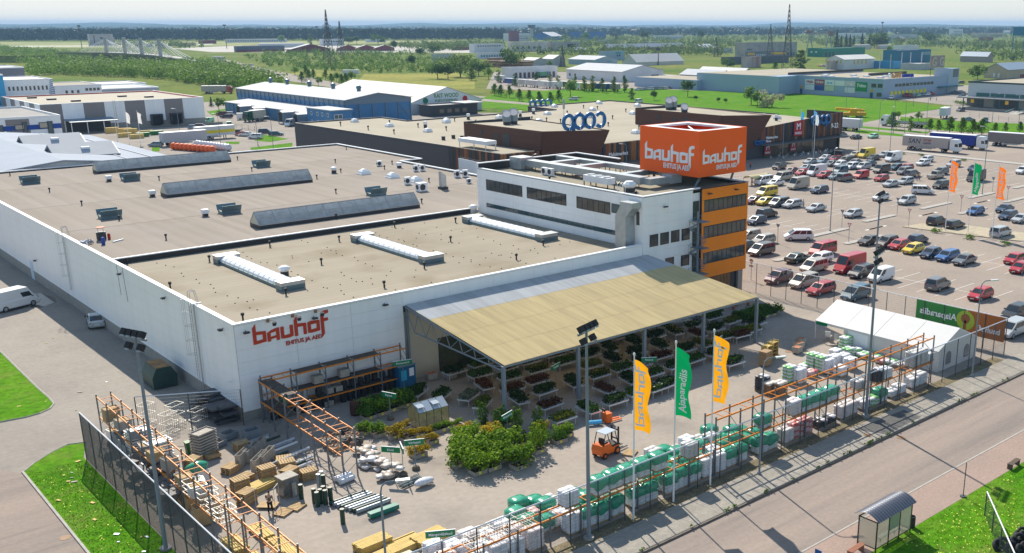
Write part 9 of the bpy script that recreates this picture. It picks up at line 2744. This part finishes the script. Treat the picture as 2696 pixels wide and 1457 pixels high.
part('platform', MB().box(-.45, -.7, .15, .45, .7, .2), WOODP, t)
part('frame', MB().cyl((-.45, -.7, 0), (-.45, -.7, 1.7), .02, n=5).cyl((.45, -.7, 0), (.45, -.7, 1.7), .02, n=5).cyl((-.45, .7, 0), (-.45, .7, 1.7), .02, n=5).cyl((-.45, -.7, 1.7), (.45, -.7, 1.7), .02, n=5), CAGE, t)
# cafe terrace
mb = MB()
for k in range(22):
 p = Vector((176+k*1.15, 85.0-(k % 3)*1.2, 0))
 t = T('cafe_chair', 'grey cafe chair, %s along the shopfront terrace' % nth(k+1), 'chair', (p.x, p.y, .03), rnd(0, 6), 'cafe terrace chairs')
 part('seat', MB().box(-.22, -.22, .42, .22, .22, .46).box(-.22, .18, .46, .22, .22, .9), random.choice((ALU, BFRM, WHITE)), t)
 part('legs', MB().box(-.22, -.22, 0, -.18, -.18, .42).box(.18, -.22, 0, .22, -.18, .42).box(-.22, .18, 0, -.18, .22, .42).box(.18, .18, 0, .22, .22, .42), ALU, t)
# bus stop
bs = T('bus_shelter', 'dark framed bus shelter with glass sides and a curved ribbed roof', 'bus shelter', (21.7, -51.2, .03))
BF = mat('dark_brown_frame', (.03, .024, .022), .5)
SG = mat('pale_shelter_glass', (.60, .58, .46), .1, alpha=.45)
for x in (0, 1.45, 2.75, 4.2):
 part('post', MB().box(x-.035, -.035, 0, x+.035, .035, 2.2), BF, bs)
for x in (0, 4.2):
 part('post', MB().box(x-.035, 1.4, 0, x+.035, 1.47, 2.2), BF, bs)
part('rail', MB().box(0, -.03, .2, 4.2, .03, .26).box(0, -.03, 2.14, 4.2, .03, 2.2).box(-.03, 0, .2, .03, 1.4, .26).box(-.03, 0, 2.14, .03, 1.4, 2.2).box(4.17, 0, .2, 4.23, 1.4, .26).box(4.17, 0, 2.14, 4.23, 1.4, 2.2).box(0, 1.4, 2.14, 4.2, 1.46, 2.2), BF, bs)
for x0_, x1_ in ((.05, 1.4), (1.5, 2.7), (2.8, 4.15)):
 part('pane', MB().box(x0_, -.01, .27, x1_, .01, 2.12), SG, bs)
for x in (0, 4.2):
 part('pane', MB().box(x-.01, .05, .27, x+.01, 1.38, 2.12), SG, bs)
part('poster', MB().box(1.55, .015, 1.0, 2.65, .03, 2.0), mat('poster_green', (.02, .06, .03), .6), bs)
part('seat', MB().box(1.0, .3, .5, 3.2, .65, .55).box(1.2, .4, .1, 1.25, .5, .5).box(2.9, .4, .1, 2.95, .5, .5), COLLAR, bs)
mb = MB()
n = 14
for k in range(33):
 z_ = .02 if k % 2 else -.02
 for j in range(n+1):
  a = j/n
  mb.v.append((-.2+k*4.6/32, -.25+a*2.0, 2.3+.42*math.sin(math.pi*a)+z_))
for k in range(32):
 for j in range(n):
  a = k*(n+1)+j
  mb.face(a, a+n+1, a+n+2, a+1)
part('roof', mb, mat('ribbed_roof_steel', (.10, .11, .14), .35, metal=.4), bs)
t = T('litter_bin', 'dark grey litter bin beside the bus shelter', 'bin', (26.6, -50.9, .03))
part('body', MB().lathe([(.2, 0), (.23, .1), (.23, .85), (.18, .85), (.16, .5)], 10), TRIMB, t)
for k, (x, y, m_, lb) in enumerate(((41.4, -50.9, mat('old_bench_wood', (.11, .08, .06), .8), 'weathered dark wooden bench at the lawn edge'), (20.6, -50.4, mat('red_bench_wood', (.30, .12, .07), .7), 'reddish slatted bench at the bottom edge beside the bus shelter'))):
 t = T('bench', lb, 'bench', (x, y, .03), .05)
 for j in range(4):
  part('slat', MB().box(-.8, -.2+j*.11, .42, .8, -.11+j*.11, .47), m_, t)
 for s in (-.65, .65):
  part('leg', MB().box(s-.08, -.18, 0, s+.08, .22, .42), m_, t)
solo('bus_stop_pole', MB().cyl((33.6, -50.9, .03), (33.6, -50.9, 2.8), .035, n=6).cyl((33.6, -50.9, .03), (33.6, -50.9, .1), .25, n=8), FENC, 'thin dark post on the lawn edge by the footpath', 'post')
p = at(2155, 1453, 2.5)
t = T('bus_stop_sign', 'blue bus stop sign at the bottom edge', 'sign', (p.x, p.y, .03))
part('post', MB().cyl((0, 0, 0), (0, 0, 2.5), .035, n=6), FENC, t)
part('plate', MB().box(-.03, -.25, 2.1, 0, .25, 2.6), mat('sign_blue', (.01, .10, .35), .5), t)
ty = MB()
for j in range(16):
 for i in range(8):
  a, b = 2*math.pi*j/16, 2*math.pi*i/8
  r_ = .27+.10*math.cos(b)
  ty.v.append((r_*math.cos(a), r_*math.sin(a), .11+.10*math.sin(b)))
for j in range(16):
 for i in range(8):
  ty.face(j*8+i, ((j+1) % 16)*8+i, ((j+1) % 16)*8+(i+1) % 8, j*8+(i+1) % 8)
TM = ty.mesh('tyre', TYRE, True)
for k in range(30):
 o = link('tyre', TM, None, (28.3+(k % 6)*.62+rnd(-.1, .1), -58.0+(k//6 % 3)*.75+rnd(-.1, .1), .03+(.36 if k > 17 else 0)+rnd(0, .1)), rnd(0, 3), rnd(1, 1.5))
 o.rotation_euler = (rnd(.7, 1.5), 0, rnd(-.6, .3))
 tag(o, 'worn black tyre, %s in the heap behind the low wire fence' % nth(k+1), 'tyre', 'heap of old tyres')
# skip, bags, puddle, litter
SKG = mat('dark_green_skip', (.02, .055, .05), .5, var=.2, scale=2)
t = T('waste_container', 'dark green closed waste container with a rusty lid by the long wall', 'container', (-3.1, 13.8, .03))
part('body', MB().extr([(0, .1), (2.2, .1), (2.3, 1.2), (1.8, 2.1), (.4, 2.1), (-.05, 1.2)], lambda a, b: (a, 0, b), lambda a, b: (a, 3.1, b)), SKG, t)
part('lid', MB().box(.45, .1, 2.1, 1.75, 1.5, 2.16), mat('rusty_lid', (.30, .17, .07), .8, var=.4, scale=2), t)
part('lid', MB().box(.45, 1.6, 2.1, 1.75, 3.0, 2.16), mat('rusty_lid', (.30, .17, .07), .8), t)
part('hatch', MB().extr([(.1, 1.3), (.1, 2.9)], lambda a, b: (a-.12, b, .9), lambda a, b: (a+.22, b, 1.9)), SKG, t)
OB = mat('orange_bulk_bag', (.72, .12, .02), .6)
for k in range(22):
 og = k < 10
 p = at(*z4(300+k*58 if og else 620+(k-10)*38, 1105+k*5 if og else 1070+(k-10)*5))
 solo('bulk_bag', MB().blob((p.x, p.y, 1.0), (1.1, 1.0, 1.0), 8, 6, .05), OB if og else WRAP, ('orange bulk bag, %s in the row behind the store roof' if og else 'white bulk bag, %s in the row behind the store roof') % nth(k+1 if og else k-9), 'bag', 'bulk bags behind the store', smooth=True)
for k, (x, y) in enumerate(((1845, 1240), (1930, 1200), (2020, 1260), (1850, 1190), (2170, 1200), (1660, 1180))):
 p = at(x*.17857, 140+y*.17857)
 solo('timber_pack', MB().box(p.x-2, p.y-.6, 0, p.x+2, p.y+.6, 1.3+.5*(k % 2)), TIMBER, 'pack of yellow timber, %s in front of the striped warehouse' % nth(k+1), 'timber', 'timber packs by the warehouse')
for k, (x, y) in enumerate(((2110, 1235), (2310, 1205))):
 p = at(x*.17857, 140+y*.17857)
 solo('skip', MB().extr([(-2, 1.3), (-1.5, 0), (1.5, 0), (2, 1.3)], lambda a, b: (p.x+a, p.y-.9, b), lambda a, b: (p.x+a, p.y+.9, b)), mat('green_skip', (.02, .16, .04), .5), ('green skip beside the timber packs', 'green skip in front of the dock door')[k], 'skip')
PD = [at(*b3(x, y)) for x, y in ((270, 190), (420, 195), (530, 240), (545, 275), (390, 335), (290, 330), (230, 260))]
struct('puddle', MB().poly([(p.x, p.y, .03) for p in PD]), mat('puddle_water', (.10, .10, .09), .03, spec=.8))
for k in range(26):
 if k < 16:
  x, y = rnd(-16.6, -13.0), rnd(-20, 1)
 else:
  x, y = rnd(-14, -2), rnd(12, 40)
 s = rnd(.06, .22)
 solo('litter', MB().cbox((x, y, .1 if k < 16 else .05), (s*2, s, .03), rnd(0, 3), rnd(-.2, .2)), random.choice((WHITE, TIMBER, COLLAR)), 'scrap of pale litter, %s %s' % (nth(k+1 if k < 16 else k-15), 'on the lawn along the side fence' if k < 16 else 'on the lane beside the long wall'), 'litter', 'scattered litter')
# == haze
hz = MB().box(-17500, -17500, -1.5, 17500, 17500, 75)
hm_ = bpy.data.materials.new('haze')
hm_.use_nodes = True
hn = hm_.node_tree
hn.nodes.remove(hn.nodes['Principled BSDF'])
pv = hn.nodes.new('ShaderNodeVolumePrincipled')
pv.inputs['Color'].default_value = (.40, .66, 1.0, 1)
pv.inputs['Density'].default_value = 0.00009
pv.inputs['Anisotropy'].default_value = 0.0
hn.links.new(pv.outputs[0], hn.nodes['Material Output'].inputs['Volume'])
tag(link('haze', hz.mesh('haze', hm_)), None, None, None, 'stuff')
